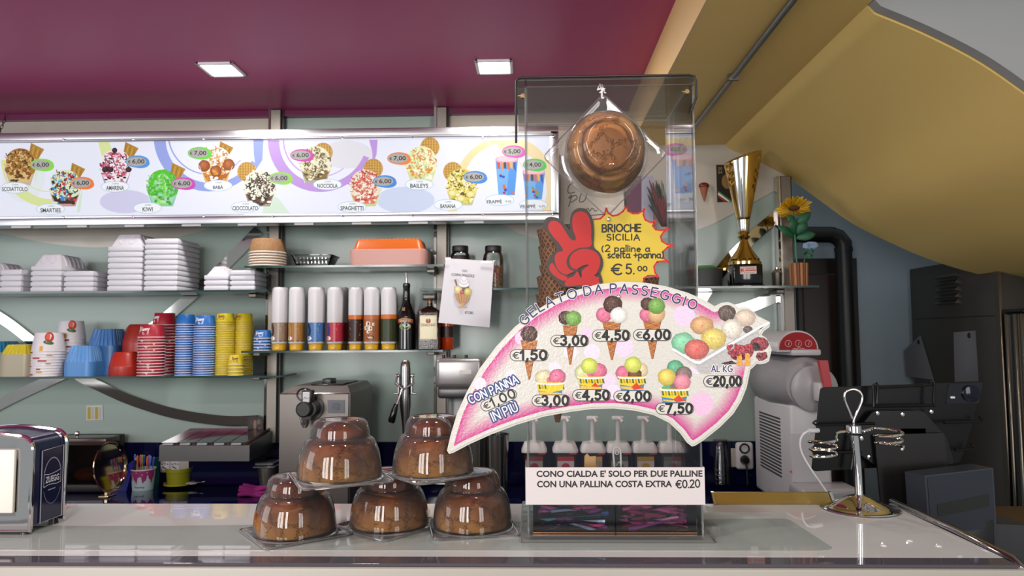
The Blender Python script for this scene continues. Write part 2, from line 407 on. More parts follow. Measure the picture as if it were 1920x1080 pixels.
# grey bulkhead above the near edge of the curved underside
pts = [(x, 1.745, z + .004) for x, z in prof] + [(prof[-1][0], 1.745, 3.3), (.83, 1.745, 3.3)]
struct(MB().prism(pts, (0, -.03, 0)).build('trim_5', mat('grey_bulkhead_paint', '9A9A9A', .6)))
wallm = mat('green_grey_back_glass', '9DACA5', .16, spec=.3)
struct(MB().box(-4.2, 1.105, WALLY, 3.12, 0, CEIL + .06).build('wall_back', wallm))
beige = mat('pale_beige_back_glass', 'BDB5AA', .15, spec=.5)
def wallpoly(px, Y=WALLY, d=.003): return [at(x, y, Y - d) for x, y in px]
lf = catmull([(-420, 330), (-200, 400), (0, 437), (90, 456), (190, 464), (300, 451), (400, 426), (470, 380), (512, 240)], 6, False)
struct(MB().prism(wallpoly(lf + [(512, 214), (-420, 228)]), (0, .0029, 0)).build('trim_6', beige))
rt = catmull([(828, 240), (880, 360), (960, 430), (1060, 457), (1180, 458), (1310, 430), (1400, 386), (1487, 338)], 6, False)
rt = rt + [(1487, 270), (1400, 205), (828, 205)]
struct(MB().prism(wallpoly(rt), (0, .0029, 0)).build('trim_7', beige))
# right-hand recess
bluew = mat('blue_grey_wall_paint', '8C9AA4', .6)
struct(MB().box(1.03, 4.2, 3.75, 3.8, 0, 2.6).build('wall_recess', bluew))
struct(MB().box(3.0, 3.05, 1.0, 3.75, 0, 2.6).build('wall_right', bluew))
fl = mat('grey_floor_tile', 'B0ACA4', .35)
struct(MB().box(-4.2, 4.2, -3.5, 3.8, -.05, 0).build('floor', fl))
d = struct(MB().box(1.36, 1.66, 3.71, 3.75, 0, 1.88).build('door_1', mat('dark_brown_door', '1F1512', .4)))
MB().rbox(1.38, 1.64, 3.70, 3.715, .3, 1.80, .006, 1).build('door_panel', mat('brown_door_panel', '2C1D18', .4), d)
# conduit under the yellow soffit
pc = .63
t = thing('conduit', 'grey metal conduit running along the yellow soffit', 'pipe', (pc, 1.8, SOF))
MB().tube([(pc, -1.1, SOF - .009), (pc, 3.0, SOF - .009)], .009, 10).build('tube', mat('grey_conduit', '77787A', .35, .7), t)
for y in (.2, 1.2, 2.2, 2.95): MB().box(pc - .016, pc + .016, y, y + .012, SOF - .02, SOF, 0).build('clamp', steel, t)
# recessed ceiling lamps
lampm = mat('lamp_diffuser', (1, .98, .95), .5, emit=9)
for k, (cx, cy, lb) in enumerate(((416, 129, 'square recessed ceiling light glowing white, farther left, above the menu'), (927, 124, 'square recessed ceiling light glowing white, nearer the acrylic dispenser'))):
    p = atz(cx, cy, CEIL); t = thing('ceiling_light', lb, 'light', p, 0, 'recessed ceiling lights')
    f = MB()
    for a in (0, 1, 2, 3):
        f.rbox(-.067, .067, -.067, -.055, -.008, .001, .002, 1, 0, Matrix.Rotation(a * PI / 2, 4, 'Z'))
    f.build('frame', mat('lamp_frame', 'F0EEF0', .4), t, world=False)
    MB().box(-.055, .055, -.055, .055, -.005, .0005).build('diffuser', lampm, t, world=False)
    l = bpy.data.lights.new('ceiling_and_fill_light', 'AREA'); l.size = .1; l.energy = 8; l.color = (1, .96, .9)
    lo = bpy.data.objects.new('ceiling_and_fill_light', l); COL.objects.link(lo); lo.location = (0, 0, -.012); lo.parent = t

# unseen overhead lights, added to brighten the counter and brioche tops
for x, y in ((-1.5, .45), (-.55, .45), (.2, .45)):
    l = bpy.data.lights.new('ceiling_and_fill_light', 'AREA'); l.size = .11; l.energy = 6.5; l.color = (1, .975, .94); lo = bpy.data.objects.new('ceiling_and_fill_light', l); COL.objects.link(lo); lo.location = (x, y, CEIL - .012)
# uprights of the shelf wall
def upright(x0, x1, y, lab, zb=WT + .175, zt=CEIL):
    a, b = at(x0, y, 3.0).x, at(x1, y, 3.0).x
    t = thing('shelf_upright', lab, 'upright', ((a + b) / 2, 3.03, zb), 0, 'steel uprights of the shelf wall')
    MB().rbox(a, b, 3.0, 3.047, zb, zt, .003, 1).build('post', steel, t)
    MB().box(a - .012, a, 3.01, 3.045, zb, zt).build('mirror_strip', polished, t)
    MB().box(b, b + .007, 3.015, 3.045, zb, zt).build('seal', black_pl, t)
    return t
upright(501, 521, 600, 'vertical steel upright at the right end of the cup shelf')
upright(818, 838, 600, 'vertical steel upright right of the pink and orange tub')
upright(1466, 1486, 430, 'vertical steel upright behind the sunflower', zt=2.155)
# mirror-steel ribbons on the wall
def ribbon(pts, wd, lab, Y=3.035):
    c = catmull(pts, 6, False); L, R = [], []
    for i, p in enumerate(c):
        a = Vector(c[max(0, i - 1)]); b = Vector(c[min(len(c) - 1, i + 1)]); d = (b - a).normalized(); q = Vector((-d.y, d.x)) * wd / 2
        L.append(Vector(p) + q); R.append(Vector(p) - q)
    mb = MB(); k = len(L)
    vs = [at(p.x, p.y, Y) for p in L] + [at(p.x, p.y, Y) for p in R]; vs += [v + Vector((0, .0145, 0)) for v in vs]
    fs = []
    for i in range(k - 1):
        fs += [(i, i + 1, k + i + 1, k + i), (2 * k + i, 3 * k + i, 3 * k + i + 1, 2 * k + i + 1), (i, 2 * k + i, 2 * k + i + 1, i + 1), (k + i, k + i + 1, 3 * k + i + 1, 3 * k + i)]
    fs += [(0, k, 3 * k, 2 * k), (k - 1, 3 * k - 1, 4 * k - 1, 2 * k - 1)]
    mb.add(vs, fs); return tag(mb.build('wall_ribbon', polished), lab, 'wall decoration', 'mirror steel ribbons on the wall')
ribbon([(484, 432), (428, 490), (345, 566), (275, 622), (180, 672), (95, 712), (18, 748), (-60, 790)], 20, 'mirror steel ribbon rising diagonally from behind the white cups to the foam boxes')
ribbon([(-60, 560), (10, 602), (60, 640), (140, 700), (190, 726), (250, 752), (330, 776), (420, 789), (484, 788)], 19, 'mirror steel ribbon curving down below the cup shelf to the card')
ribbon([(1290, 604), (1325, 545), (1363, 494), (1405, 450), (1448, 412), (1468, 398)], 22, 'mirror steel ribbon behind the trophy')
ribbon([(1150, 632), (1250, 612), (1330, 594), (1400, 577), (1464, 552)], 22, 'mirror steel ribbon beneath the trophy shelf')

# ------------------------------------------------------------------ glass shelves
def shelf(x0, x1, yl, Yf, lab, brx, depth=None, py=None):
    z = at((x0 + x1) / 2, yl, Yf).z; a, b = at(x0, yl, Yf).x, at(x1, yl, Yf).x; Yb = 2.995
    t = thing('glass_shelf', lab, 'shelf', ((a + b) / 2, Yf + .1, z - .008), 0, 'glass shelves of the back wall')
    mb = MB(); mb.box(a, b, Yf, Yb, z - .008, z)
    mb.mi = [0, 0, 1, 1, 0, 1]; mb.build('pane', [shelf_glass, shelf_edge], t, smooth=False)
    for x in brx:
        X = at(x, yl, 2.97).x
        MB().rbox(X - .017, X + .017, 2.90, 2.999, z - .024, z - .0085, .003, 1).build('bracket', steel, t)
    return z
ZA = shelf(-260, 499, 546, 2.79, 'long glass shelf carrying the white foam boxes', (485,))
ZB = shelf(-260, 524, 706, 2.79, 'long glass shelf carrying the coloured cups', (492,))
ZC = shelf(458, 832, 497, 2.79, 'upper middle glass shelf under the pink and orange tub', (485, 812))
ZD = shelf(452, 830, 657, 2.79, 'lower middle glass shelf carrying the syrup bottles', (492, 812))
ZE = shelf(787, 1536, 538, 2.79, 'right glass shelf carrying the trophy and sweet jars', (845, 1452))
# ------------------------------------------------------------------ backlit menu
LY = 2.80
t = thing('menu_light_box', 'long backlit menu sign of ice cream sundaes under the magenta ceiling', 'sign', (at(300, 330, LY).x, LY + .06, at(300, 425, LY).z))
xl, xr = at(-330, 330, LY).x, at(1048, 330, LY).x; zt, zb = at(500, 243, LY).z, at(500, 419, LY).z
alu = mat('satin_aluminium', (.62, .63, .66), .28, 1)
MB().box(xl + .01, xr - .01, LY + .012, LY + .13, zb + .01, zt - .01).build('housing', alu, t)
fb = .038; f = MB()
f.rbox(xl, xr, LY - .004, LY + .02, zt - fb, zt, .004, 2); f.rbox(xl, xr, LY - .004, LY + .02, zb, zb + fb * .9, .004, 2)
f.rbox(xr - .034, xr, LY - .004, LY + .02, zb + .02, zt - .02, .004, 2)
f.rbox(xl, xr - .02, LY - .008, LY, zt - fb - .004, zt - fb + .008, .003, 1); f.rbox(xl, xr - .02, LY - .008, LY, zb + fb * .9 - .008, zb + fb * .9 + .004, .003, 1)
fr = f.build('frame', alu, t)
for k in range(8):
    for y in (260, 406):
        p = at((119, 250, 382, 512, 642, 774, 905, 1037)[k], y - k * .9 + 2, LY - .009)
        MB().lathe([(.0, -.004), (.0035, -.003), (.0045, 0)], 10, (0, 0, 0), 0, Matrix.Translation(p) @ Matrix.Rotation(PI / 2, 4, 'X') @ Matrix.Rotation(PI, 4, 'X')).build('screw', chrome, fr)
for x in (40, 145, 252, 359, 464, 570, 678, 784, 889):
    a, b = at(x - 18, 424, LY + .005), at(x + 18, 424, LY + .005)
    MB().box(a.x, b.x, LY + .003, LY + .02, zb - .007, zb + .002).build('clip', white_pl, t)
panel = mat('backlit_white_panel', (.86, .88, 1.0), .5, emit=.80, spec=.2)
panel.node_tree.nodes['Principled BSDF'].inputs['Base Color'].default_value = (.1, .1, .12, 1)
MB().box(xl + .02, xr - .02, LY + .002, LY + .012, zb + .02, zt - .02).build('panel', panel, t)
A = Art(lambda x, y, o: at(x, y, LY + .002) + Vector((0, -o, 0)), .00025)
def ringart(cx, cy, r, wd, col, a0, a1, L=.5, sq=1):
    n = 26; cl = lambda p: (p[0], min(402, max(263, p[1])))
    P = [(cx + (r) * math.cos(rad(a0 + (a1 - a0) * i / n)), cy + r * sq * math.sin(rad(a0 + (a1 - a0) * i / n))) for i in range(n + 1)]
    Q = [(cx + (r - wd * (1 - .5 * i / n)) * math.cos(rad(a0 + (a1 - a0) * i / n)), cy + (r - wd * (1 - .5 * i / n)) * sq * math.sin(rad(a0 + (a1 - a0) * i / n))) for i in range(n + 1)]
    P = [cl(p) for p in P]; Q = [cl(p) for p in Q]
    for i in range(n):
        if abs(P[i][1] - P[i + 1][1]) + abs(Q[i][1] - P[i][1]) > .5: A.poly([P[i], P[i + 1], Q[i + 1], Q[i]], col, L)
A.ell(235, 378, 48, 22, 'D3D2EE', .3); A.ell(760, 375, 55, 25, 'D0DAF2', .3); A.ell(650, 290, 50, 26, 'E6E4EC', .3); A.ell(45, 330, 40, 50, 'E8EEF2', .3)
ringart(90, 300, 88, 24, 'DDE8A0', 180, 60, .4); ringart(90, 300, 60, 3, 'DDE8B0', 170, 70, .4)
A.poly([(183, 262), (203, 262), (218, 300), (206, 318), (190, 290)], 'DFE9A4', .4)
ringart(392, 255, 104, 23, '9BA9E8', 185, 30, .4); ringart(392, 250, 78, 3, '9BA9E8', 185, 40, .4); A.poly([(475, 262), (494, 262), (492, 300), (480, 318), (476, 290)], '9BA9E8', .4)
ringart(600, 262, 98, 22, 'C49BE2', 182, 20, .4); ringart(600, 262, 70, 3, 'C9A2E6', 180, 50, .4); A.poly([(692, 262), (708, 262), (706, 290), (699, 308), (698, 285)], 'C49BE2', .4)
ringart(945, 350, 92, 16, 'F0DBA6', 190, 300, .4); ringart(945, 352, 98, 26, 'F3DFAE', 262, 420, .4)
A.poly([(842, 380), (858, 380), (856, 402), (840, 402)], 'F3DFAE', .4); A.poly([(148, 372), (156, 350), (150, 398), (144, 398)], 'D5ECD2', .4); A.poly([(60, 270), (78, 300), (66, 345), (62, 300)], 'DCEEDC', .4)
A.poly([(500, 355), (525, 375), (545, 402), (492, 402)], 'D8EAD8', .3)
sundaes = [
 (38, 312, 'B07A3A 8A5A22 E0C080 5A3A1A', 'C9B8A8', 'sq', 68, 285, 'SCOIATTOLO', 28, 352, '6,00', 78, 309, '8FE04A'),
 (122, 352, 'D8ECC8 5B4030 3E2A20 4A8AD0 D04040 E0F0D0', 'C99A98', 'sq', 145, 322, 'SMARTIES', 95, 392, '6,00', 153, 343, 'F08040'),
 (217, 314, 'F4E8EE D05070 F8F0F4 401828 B06080', 'B8A0C8', 'sq', 245, 283, 'AMARENA', 216, 350, '6,00', 257, 303, '5A9AE0'),
 (305, 352, '58C040 8ADC68 A0D8C0 4AA838 B8ECA0', '90CCA8', 'sq', 333, 322, 'KIWI', 277, 390, '6,00', 343, 344, 'D050B8'),
 (405, 309, 'F4F0E8 E8A850 B86A2A FFFFFF D89040', 'E0C080', 'sq', 423, 282, 'BAB\u00c0', 409, 348, '7,00', 373, 287, '70D850'),
 (487, 352, 'F2EEDC 4A382C 6A5040 FAF6E8 3A2C24', 'A8A090', 'rd', 463, 322, 'CIOCCOLATO', 460, 388, '6,00', 525, 334, '98E048'),
 (592, 308, 'EEE8C8 5A4A30 8A7040 F8F4E0 C8B888', 'B8B098', 'rd', 606, 286, 'NOCCIOLA', 614, 346, '6,00', 565, 291, 'D050B0'),
 (685, 352, 'F0E0C8 D05848 E08070 F8F0E0 C04038', 'D0D890', 'rd', 700, 316, 'SPAGHETTI', 660, 388, '6,00', 720, 340, '4A90E0'),
 (790, 308, 'EEF0C0 E0A040 D8E0A0 F8F8E0 D89048', 'DDE098', 'rd', 806, 276, 'BAILEYS', 786, 346, '7,00', 747, 297, 'F08A48'),
 (866, 350, 'F0E080 6A5830 E8D868 F8F4D0 C8B850', 'C8C8A0', 'rd', 849, 322, 'BANANA', 840, 384, '6,00', 890, 332, '4A90E0')]
rs = random.Random(3)
lit = printed('backlit_print', .5, emit=.8, spec=.2)
A.build('background_print', lit, t)
def pill(lx, ly, txt, small, price, tx, ty, tc, sub=None):
    A.ell(lx, ly, 27, 10.5, 'A8CCE8', 2.0, 30); A.ell(lx, ly, 26, 9.6, 'F4F8FC', 2.2, 30)
    LT.text(txt, lx - (10 if sub else 0), ly + 2.5, min(50, len(txt) * 4.8) if not sub else 28, 8, '3A3A48', 3.2, 0, .02)
    if small: LT.text(small, lx + 1, ly - 5.5, 12, 2.6, '5A5A68', 3.2)
    if sub: LT.text(sub, lx + 16, ly + 3, 11, 4.5, '4A4A58', 3.2, 0, .01)
    A.ell(tx + 1, ty, 22, 11.5, tc, 2.4, 26); A.ell(tx + 4, ty + 1.5, 20, 10.8, tc, 2.5, 26, 6); A.ell(tx - 1, ty, 18.5, 8.6, 'B4B0AC', 2.7, 26)
    LP.text('\u20ac', tx - 14.5, ty + .5, 5, 6, '2A2A2E', 3.4, 0, .01); LP.text(price, tx + 2.5, ty + .4, 23, 9.4, '2A2A2E', 3.4, 0, .015)
for cx, cy, pal, bc, wf, wx, wy, lab, lx, ly, pr, tx, ty, tc in sundaes:
    pal = pal.split(); A = Art(A.fn, .00025); LT = Art(A.fn, .00025); LP = Art(A.fn, .00025)
    if wf == 'sq':
        A.poly([(wx - 10, wy - 17), (wx + 15, wy - 5), (wx + 2, wy + 16), (wx - 14, wy + 6)], 'B88A38', .8)
        for k in range(5): A.stroke([(wx - 8 + k * 4, wy - 12 + k * 2), (wx - 12 + k * 4, wy + 4 + k * 2)], 1, 'D8B060' if k % 2 else '8A6020', .9, False)
    else:
        A.ell(wx, wy, 18, 18.5, 'C89848', .8)
        for k in range(-3, 4):
            q = math.sqrt(max(0, 17 ** 2 - (k * 5) ** 2)); A.stroke([(wx + k * 5, wy - q), (wx + k * 5, wy + q)], 1, 'E8C070', .9, False); A.stroke([(wx - q, wy + k * 5), (wx + q, wy + k * 5)], 1, 'A87828', .9, False)
    A.poly([(cx - 31, cy + 2), (cx - 16, cy + 6), (cx, cy + 3), (cx + 16, cy + 6), (cx + 31, cy + 1), (cx + 20, cy + 35), (cx - 20, cy + 35)], bc, 1.0)
    A.poly([(cx - 28, cy + 8), (cx + 28, cy + 8), (cx + 17, cy + 30), (cx - 17, cy + 30)], pal[2], 1.1)
    A.ell(cx, cy - 10, 27, 24, pal[0], 1.2); A.ell(cx, cy + 6, 29, 14, pal[0], 1.2)
    for k in range(190):
        a = rs.uniform(0, 2 * PI); q = math.sqrt(rs.random()); x = cx + 26 * q * math.cos(a); y = cy - 7 + 26 * q * math.sin(a)
        c = rs.choice(pal if k % 2 else pal[1:]); l = rs.uniform(2.2, 5.5); th = rs.uniform(0, PI)
        if lab in ('SMARTIES',) and k % 6 == 0: A.ell(x, y, 3.3, 3, c, 1.5, 9)
        else: A.stroke([(x, y), (x + l * math.cos(th), y + l * math.sin(th)), (x + l * 1.6 * math.cos(th + .8), y + l * 1.6 * math.sin(th + .8))], rs.uniform(1.2, 2.8), c, 1.3 + .002 * k, False)
    for k in range(26):
        x = cx + rs.uniform(-19, 19); y = cy + rs.uniform(12, 31); A.ell(x, y, rs.uniform(2, 5), rs.uniform(1.5, 3.5), rs.choice(pal[1:]), 1.72 + .003 * k, 8)
    if lab == 'BAB\u00c0':
        for x, y in ((cx - 22, cy + 2), (cx + 24, cy), (cx, cy + 12)): A.scoop(x, y, 11, 11, 'B0602A', 1.8, rs)
    if lab == 'BANANA':
        for x, y in ((cx - 18, cy + 12), (cx - 2, cy + 22), (cx + 16, cy + 14)): A.ell(x, y, 8, 6.5, 'E8D878', 1.83, 14); A.ell(x, y, 5.5, 4.2, 'F4ECB0', 1.85, 14)
    if lab == 'KIWI':
        A.stroke([(cx - 22, cy - 4), (cx - 12, cy - 26), (cx + 4, cy - 32), (cx + 16, cy - 18), (cx + 20, cy - 2)], 6, '58C828', 1.8); A.stroke([(cx, cy - 28), (cx + 2, cy - 6), (cx + 3, cy + 8)], 3, '70D840', 1.82)
    if lab == 'AMARENA':
        A.scoop(cx - 2, cy - 32, 5, 5, '38121E', 1.8, rs)
        for x in (-20, -10, 24): A.scoop(cx + x, cy + 4, 6, 5, '38121E', 1.8, rs)
    for k in (-1, 1): A.stroke([(cx + k * 31, cy + 2), (cx + k * 20, cy + 35)], 1, 'F4F4F8', 1.86, False)
    pill(lx, ly, lab, 'COPPA', pr, tx, ty, tc)
    pp = A.build('dish_picture', lit, t); LT.build('lettering', lit, pp); LP.build('price_lettering', lit, pp)
for cx, top, bot, lx, ly, sub, pr, tx, ty, tc in ((950, 299, 366, 937, 375, '0,50', '5,00', 962, 284, 'D860B8'), (1001, 322, 374, 1000, 384, '0,35', '4,00', 1001, 309, '58C858')):
    A = Art(A.fn, .00025); LT = Art(A.fn, .00025); LP = Art(A.fn, .00025)
    A.poly([(cx - 21, top), (cx + 21, top), (cx + 15, bot), (cx - 15, bot)], '5A9AE8', 1.0)
    A.poly([(cx - 19, top + 18), (cx + 4, top + 18), (cx, bot), (cx - 14, bot)], '78B4F0', 1.05)
    A.ell(cx, top, 21.5, 7, 'F0A8C0', 1.1); A.ell(cx, top - 1, 19, 5, 'F8C8D4', 1.2)
    for k, c in enumerate(('D04848', 'E89838', '404858', 'E07038', 'F0B848', '3858A8')): A.poly([(cx - 18 + k * 6, top + 5), (cx - 13 + k * 6, top + 5), (cx - 13 + k * 6, top + 18 + (k % 2) * 5), (cx - 17 + k * 6, top + 16)], c, 1.15)
    for k in range(9): A.ell(cx + rs.uniform(-13, 12), rs.uniform(top + 28, bot - 4), 3, 2.5, rs.choice(['50B848', 'E07038', 'C03858', '2850B8']), 1.2, 8)
    A.poly([(cx - 16, top + 8), (cx - 19, top), (cx - 36, top - 34), (cx - 33, top - 34), (cx - 15, top)], 'E8D8E0', .9)
    pill(lx, ly, 'FRAPP\u00c8', None, pr, tx, ty, tc, sub)
    pp = A.build('drink_picture', lit, t); LT.build('lettering', lit, pp); LP.build('price_lettering', lit, pp)
# hanging chain at the left end of the sign
t = thing('hanging_chain', 'dark metal chain hanging at the upper left above the menu sign', 'chain', at(6, 222, LY + .04))
for k in range(7):
    p = at(12 - k * 2.2, 216 + k * 5.5, LY + .04); mx = Matrix.Translation(p) @ Matrix.Rotation((k % 2) * PI / 2 + .4, 4, 'Z') @ Matrix.Rotation(.3, 4, 'Y')
    MB().tube([(.0045 * math.cos(a), 0, .009 * math.sin(a)) for a in [2 * PI * i / 14 for i in range(14)]], .0014, 6, 0, True, mx).build('link', mat('dark_chain', '3A3634', .4, .8), t)

# ------------------------------------------------------------------ foam tubs on the upper left shelf
def foam_lid(w_, d_, h_, m=foam):       # flat shallow rim-up tray
    mb = MB(); mb.rbox(-w_ / 2, w_ / 2, 0, d_, 0, h_ * .80, .0035, 2); mb.rbox(-w_ / 2 + .004, w_ / 2 - .004, .004, d_ - .004, h_ * .72, h_ * .995, .002, 1); return mb
def foam_tub(w_, d_, h_, rim):          # upturned tub: rim below, tapering body above, ribs on the sides
    mb = MB(); mb.rbox(-w_ / 2, w_ / 2, 0, d_, 0, rim, .004, 2)
    a, b = w_ / 2 - .006, w_ / 2 - .026; q = .03
    lo = [(-a, .006), (a, .006), (a, d_ - .006), (-a, d_ - .006)]; hi = [(-b, q), (b, q), (b, d_ - q), (-b, d_ - q)]
    bm = bmesh.new(); v0 = [bm.verts.new((x, y, rim)) for x, y in lo]; v1 = [bm.verts.new((x, y, h_)) for x, y in hi]
    for i in range(4): bm.faces.new((v0[i], v0[(i + 1) % 4], v1[(i + 1) % 4], v1[i]))
    bm.faces.new(v1); bm.faces.new(v0[::-1])
    bmesh.ops.bevel(bm, geom=[e for e in bm.edges if any(v in v1 for v in e.verts)], offset=.007, segments=3, affect='EDGES', profile=.5)
    mb._bm(bm)
    for k in range(5):
        y = d_ * (.22 + .14 * k); mb.tube([(a + .0005, y, rim + .002), ((a + b) / 2 + .003, y + .002, (rim + h_) / 2), (b + .001, y + .003, h_ - .008)], .003, 6)
    for k in range(2 if w_ > .08 else 1):
        x = (k - .5) * w_ * .3 if w_ > .08 else 0
        c = Vector((x, 0, (rim + h_) / 2)); ti = math.atan2(q - .006, h_ - rim)
        mb.tube([(x + .011 * math.cos(u), .006 + (q - .006) * (.5 + .3 * math.sin(u)) - .0005, rim + (h_ - rim) * (.5 + .3 * math.sin(u))) for u in [2 * PI * i / 12 for i in range(12)]], .0014, 5, 0, True)
    return mb
FY = 2.805; pxm = FY / F
def foam_stack(x0, x1, ytop, n, kind, where, ybody=None, d_=.19):
    w_ = (x1 - x0) * pxm; X = at((x0 + x1) / 2, 540, FY).x
    grp = 'white foam boxes, ' + where
    ztop = at((x0 + x1) / 2, ytop, FY).z
    zbody = at((x0 + x1) / 2, ybody, FY).z if ybody else ztop
    nl = n; h_ = (zbody - ZA) / n; first = None
    for i in range(n):
        last = (kind == 'tub' and i == n - 1)
        r_ = n - 1 - i
        lb = ('upturned white foam tub on top of the ' if (r_ == 0 and kind == 'tub') else 'white foam lid, ' + (rank(r_, n)) + ' in the ' if kind == 'lid' else 'white foam tub, ' + rank(r_, n) + ' in the ') + where
        if last: o = foam_tub(w_, d_, ztop - (ZA + i * h_), h_ * .82).build('foam_tub', foam)
        elif first is None: o = foam_lid(w_, d_, h_).build('foam_box', foam); first = o
        else: o = first.copy(); COL.objects.link(o)
        if last is False and kind == 'tub': o.name = 'foam_box'
        o.location = (X, FY, ZA + i * h_); tag(o, lb, 'foam box', grp)
foam_stack(-58, -4, 490, 5, 'tub', 'stack at the photo\'s edge', 506)
foam_stack(-2, 40, 505, 4, 'lid', 'low stack farthest left')
foam_stack(55, 115, 475, 5, 'tub', 'squat domed stack', 497)
foam_stack(118, 175, 508, 4, 'lid', 'low stack before the tall ones')
foam_stack(199, 266, 437, 8, 'tub', 'tall domed stack', 460)
foam_stack(268, 333, 447, 10, 'lid', 'tallest flat stack')
foam_stack(381, 428, 498, 3, 'tub', 'small domed stack at right', 514, .10)
foam_stack(430, 478, 506, 4, 'lid', 'small stack by the upright', None, .13)

# ------------------------------------------------------------------ cups on the lower left shelf
def cup_mesh(rb, rt, h_, pitch, cols):
    q = min(1, .26 * pitch / .0036) if pitch else 1
    """upturned paper cup: rim (rb) at the bottom, base (rt) on top"""
    mb = MB(); k = h_
    mb.lathe([(rb - .002, 0), (rb + .0012, .0006), (rb + .0014, .0006 + .0018 * q), (rb, .0036 * q), (rb - .0006, .0038 * q), (rt, k - .001), (rt - .001, k), (rt - .004, k), (rt - .005, k - .003), (0.0001, k - .003)], 28, (0, 0, 0), [1, 1, 1, 1, 0, 0, 0, 0, 0])
    return mb
def cup_stack(cx, xw, ytop, ybot, ytopcup, n, Y, z, colour, cname, where, logo=None, dots=None, rimc='E8E4E2'):
    """cx centre px, xw rim width px; top cup body from ytop down to ytopcup"""
    s_ = Y / F; rb = xw * s_ / 2; zt = at(cx, ytop, Y).z; zc = at(cx, ytopcup, Y).z; h_ = zt - zc; pitch = (zc - z) / (n - 1) if n > 1 else 0
    X = at(cx, (ytop + ybot) / 2, Y).x; cm = mat(cname.replace(' ', '_') + '_paper', colour, .4); rm = mat('cup_rim_' + rimc, rimc, .45)
    proto = cup_mesh(rb, rb * .82, h_, pitch, None).build('paper_cup', [cm, rm]); ps = [proto] + [None] * (n - 1)
    for i in range(n):
        o = proto if i == 0 else proto.copy()
        if i: COL.objects.link(o)
        o.location = (X, Y, z + i * pitch); o.rotation_euler = (0, 0, random.uniform(0, 6)); r_ = n - 1 - i
        if n == 1: lb = cname + ' paper cup ' + where
        else: lb = (cname + ' paper cup, ' + rank(r_, n) + ' of ' + where) if r_ else (cname + ' upturned paper cup on top of ' + where)
        tag(o, lb, 'cup', cname + ' paper cups of ' + where); ps[i] = o
        if dots and r_ and pitch:
            a0 = -PI / 2 + random.uniform(-.9, .9) ; dm = MB(); wdt = random.uniform(*dots[1]) / rb
            r0 = rb - .0004; vs = []
            o.rotation_euler = (0, 0, 0)
            for q in range(7):
                a = a0 + wdt * (q / 6 - .5); vs += [(r0 * math.cos(a) * 1.001, r0 * math.sin(a) * 1.001, pitch * .44), (r0 * math.cos(a), r0 * math.sin(a), pitch * .95 if dots[2] == 'bar' else pitch * (.95 - .5 * (q % 2 == 0)))]
            if dots[2] != 'bar':
                vs = [(r0 * math.cos(a0 + u), r0 * math.sin(a0 + u), zz) for u, zz in ((-wdt / 2, pitch * .99), (wdt / 2, pitch * .99), (0, pitch * .4))]
                dm.add([Vector(v) * 1 for v in vs], [(0, 1, 2)])
            else: dm.add(vs, [(2 * q, 2 * q + 2, 2 * q + 3, 2 * q + 1) for q in range(6)])
            dm.v = [Vector((v.x * 1.012, v.y * 1.012, v.z)) for v in dm.v]
            dm.build('print_mark', mat('print_' + (random.choice(dots[0]) if 0 else dots[0][i % len(dots[0])]), dots[0][i % len(dots[0])], .5), o, world=False)
    top = ps[-1]; top.rotation_euler = (0, 0, 0)
    if logo:
        rmid = lambda zz: rb + (rb * .82 - rb) * (zz / h_)
        def fn(x, y, o_):        # x along the front in metres from centre, y down from the cup top
            zz = h_ - y; r_ = rmid(zz) + .0006 + o_; a = -PI / 2 + x / rb; return Vector((r_ * math.cos(a), r_ * math.sin(a), zz))
        a_ = Art(fn, .00025); logo(a_, rb, h_); a_.build('printed_logo', ink_mat, top, world=False)
    return ps
# cup logos: script word, small figure and two lines of tiny print
def yummy(ink, off=0.0):
    def f(a, rb, h_):
        k = h_; x = off * rb
        a.ell(x - .62 * rb, .42 * k, .08 * rb, .2 * k, 'E6D8C4', 1, 12); a.ell(x - .64 * rb, .2 * k, .05 * rb, .1 * k, 'F4F0EA', 1.2, 10); a.ell(x - .60 * rb, .62 * k, .06 * rb, .12 * k, 'B08050', 1.2, 10)
        a.marker('Yummy', x - .5 * rb, .5 * k, .78 * rb, .27 * k, .045 * k, ink, 1, -6, .16, .25)
        a.stroke([(x - .3 * rb, .62 * k), (x + .26 * rb, .60 * k)], .05 * k, ink, 1, False); a.stroke([(x - .25 * rb, .73 * k), (x + .24 * rb, .71 * k)], .04 * k, ink, 1, False)
    return f
def strawb(a, rb, h_):
    k = h_; x = .62 * rb
    a.ell(x, .22 * k, .30 * rb, .26 * k, 'B8281E', 1, 16); a.ell(x - .08 * rb, .2 * k, .12 * rb, .16 * k, 'D8502A', 1.2, 12); a.ell(x - .05 * rb, .52 * k, .34 * rb, .1 * k, '2F6A2A', 1.3, 14, 12)
    a.poly([(.05 * rb, .7 * k), (.25 * rb, .7 * k), (.25 * rb, .97 * k), (.05 * rb, .97 * k)], 'D9A32E', 1)
BY = 2.835; BY2 = 2.925
tubm = lambda c, n_: mat(n_, c, .35, spec=.5)
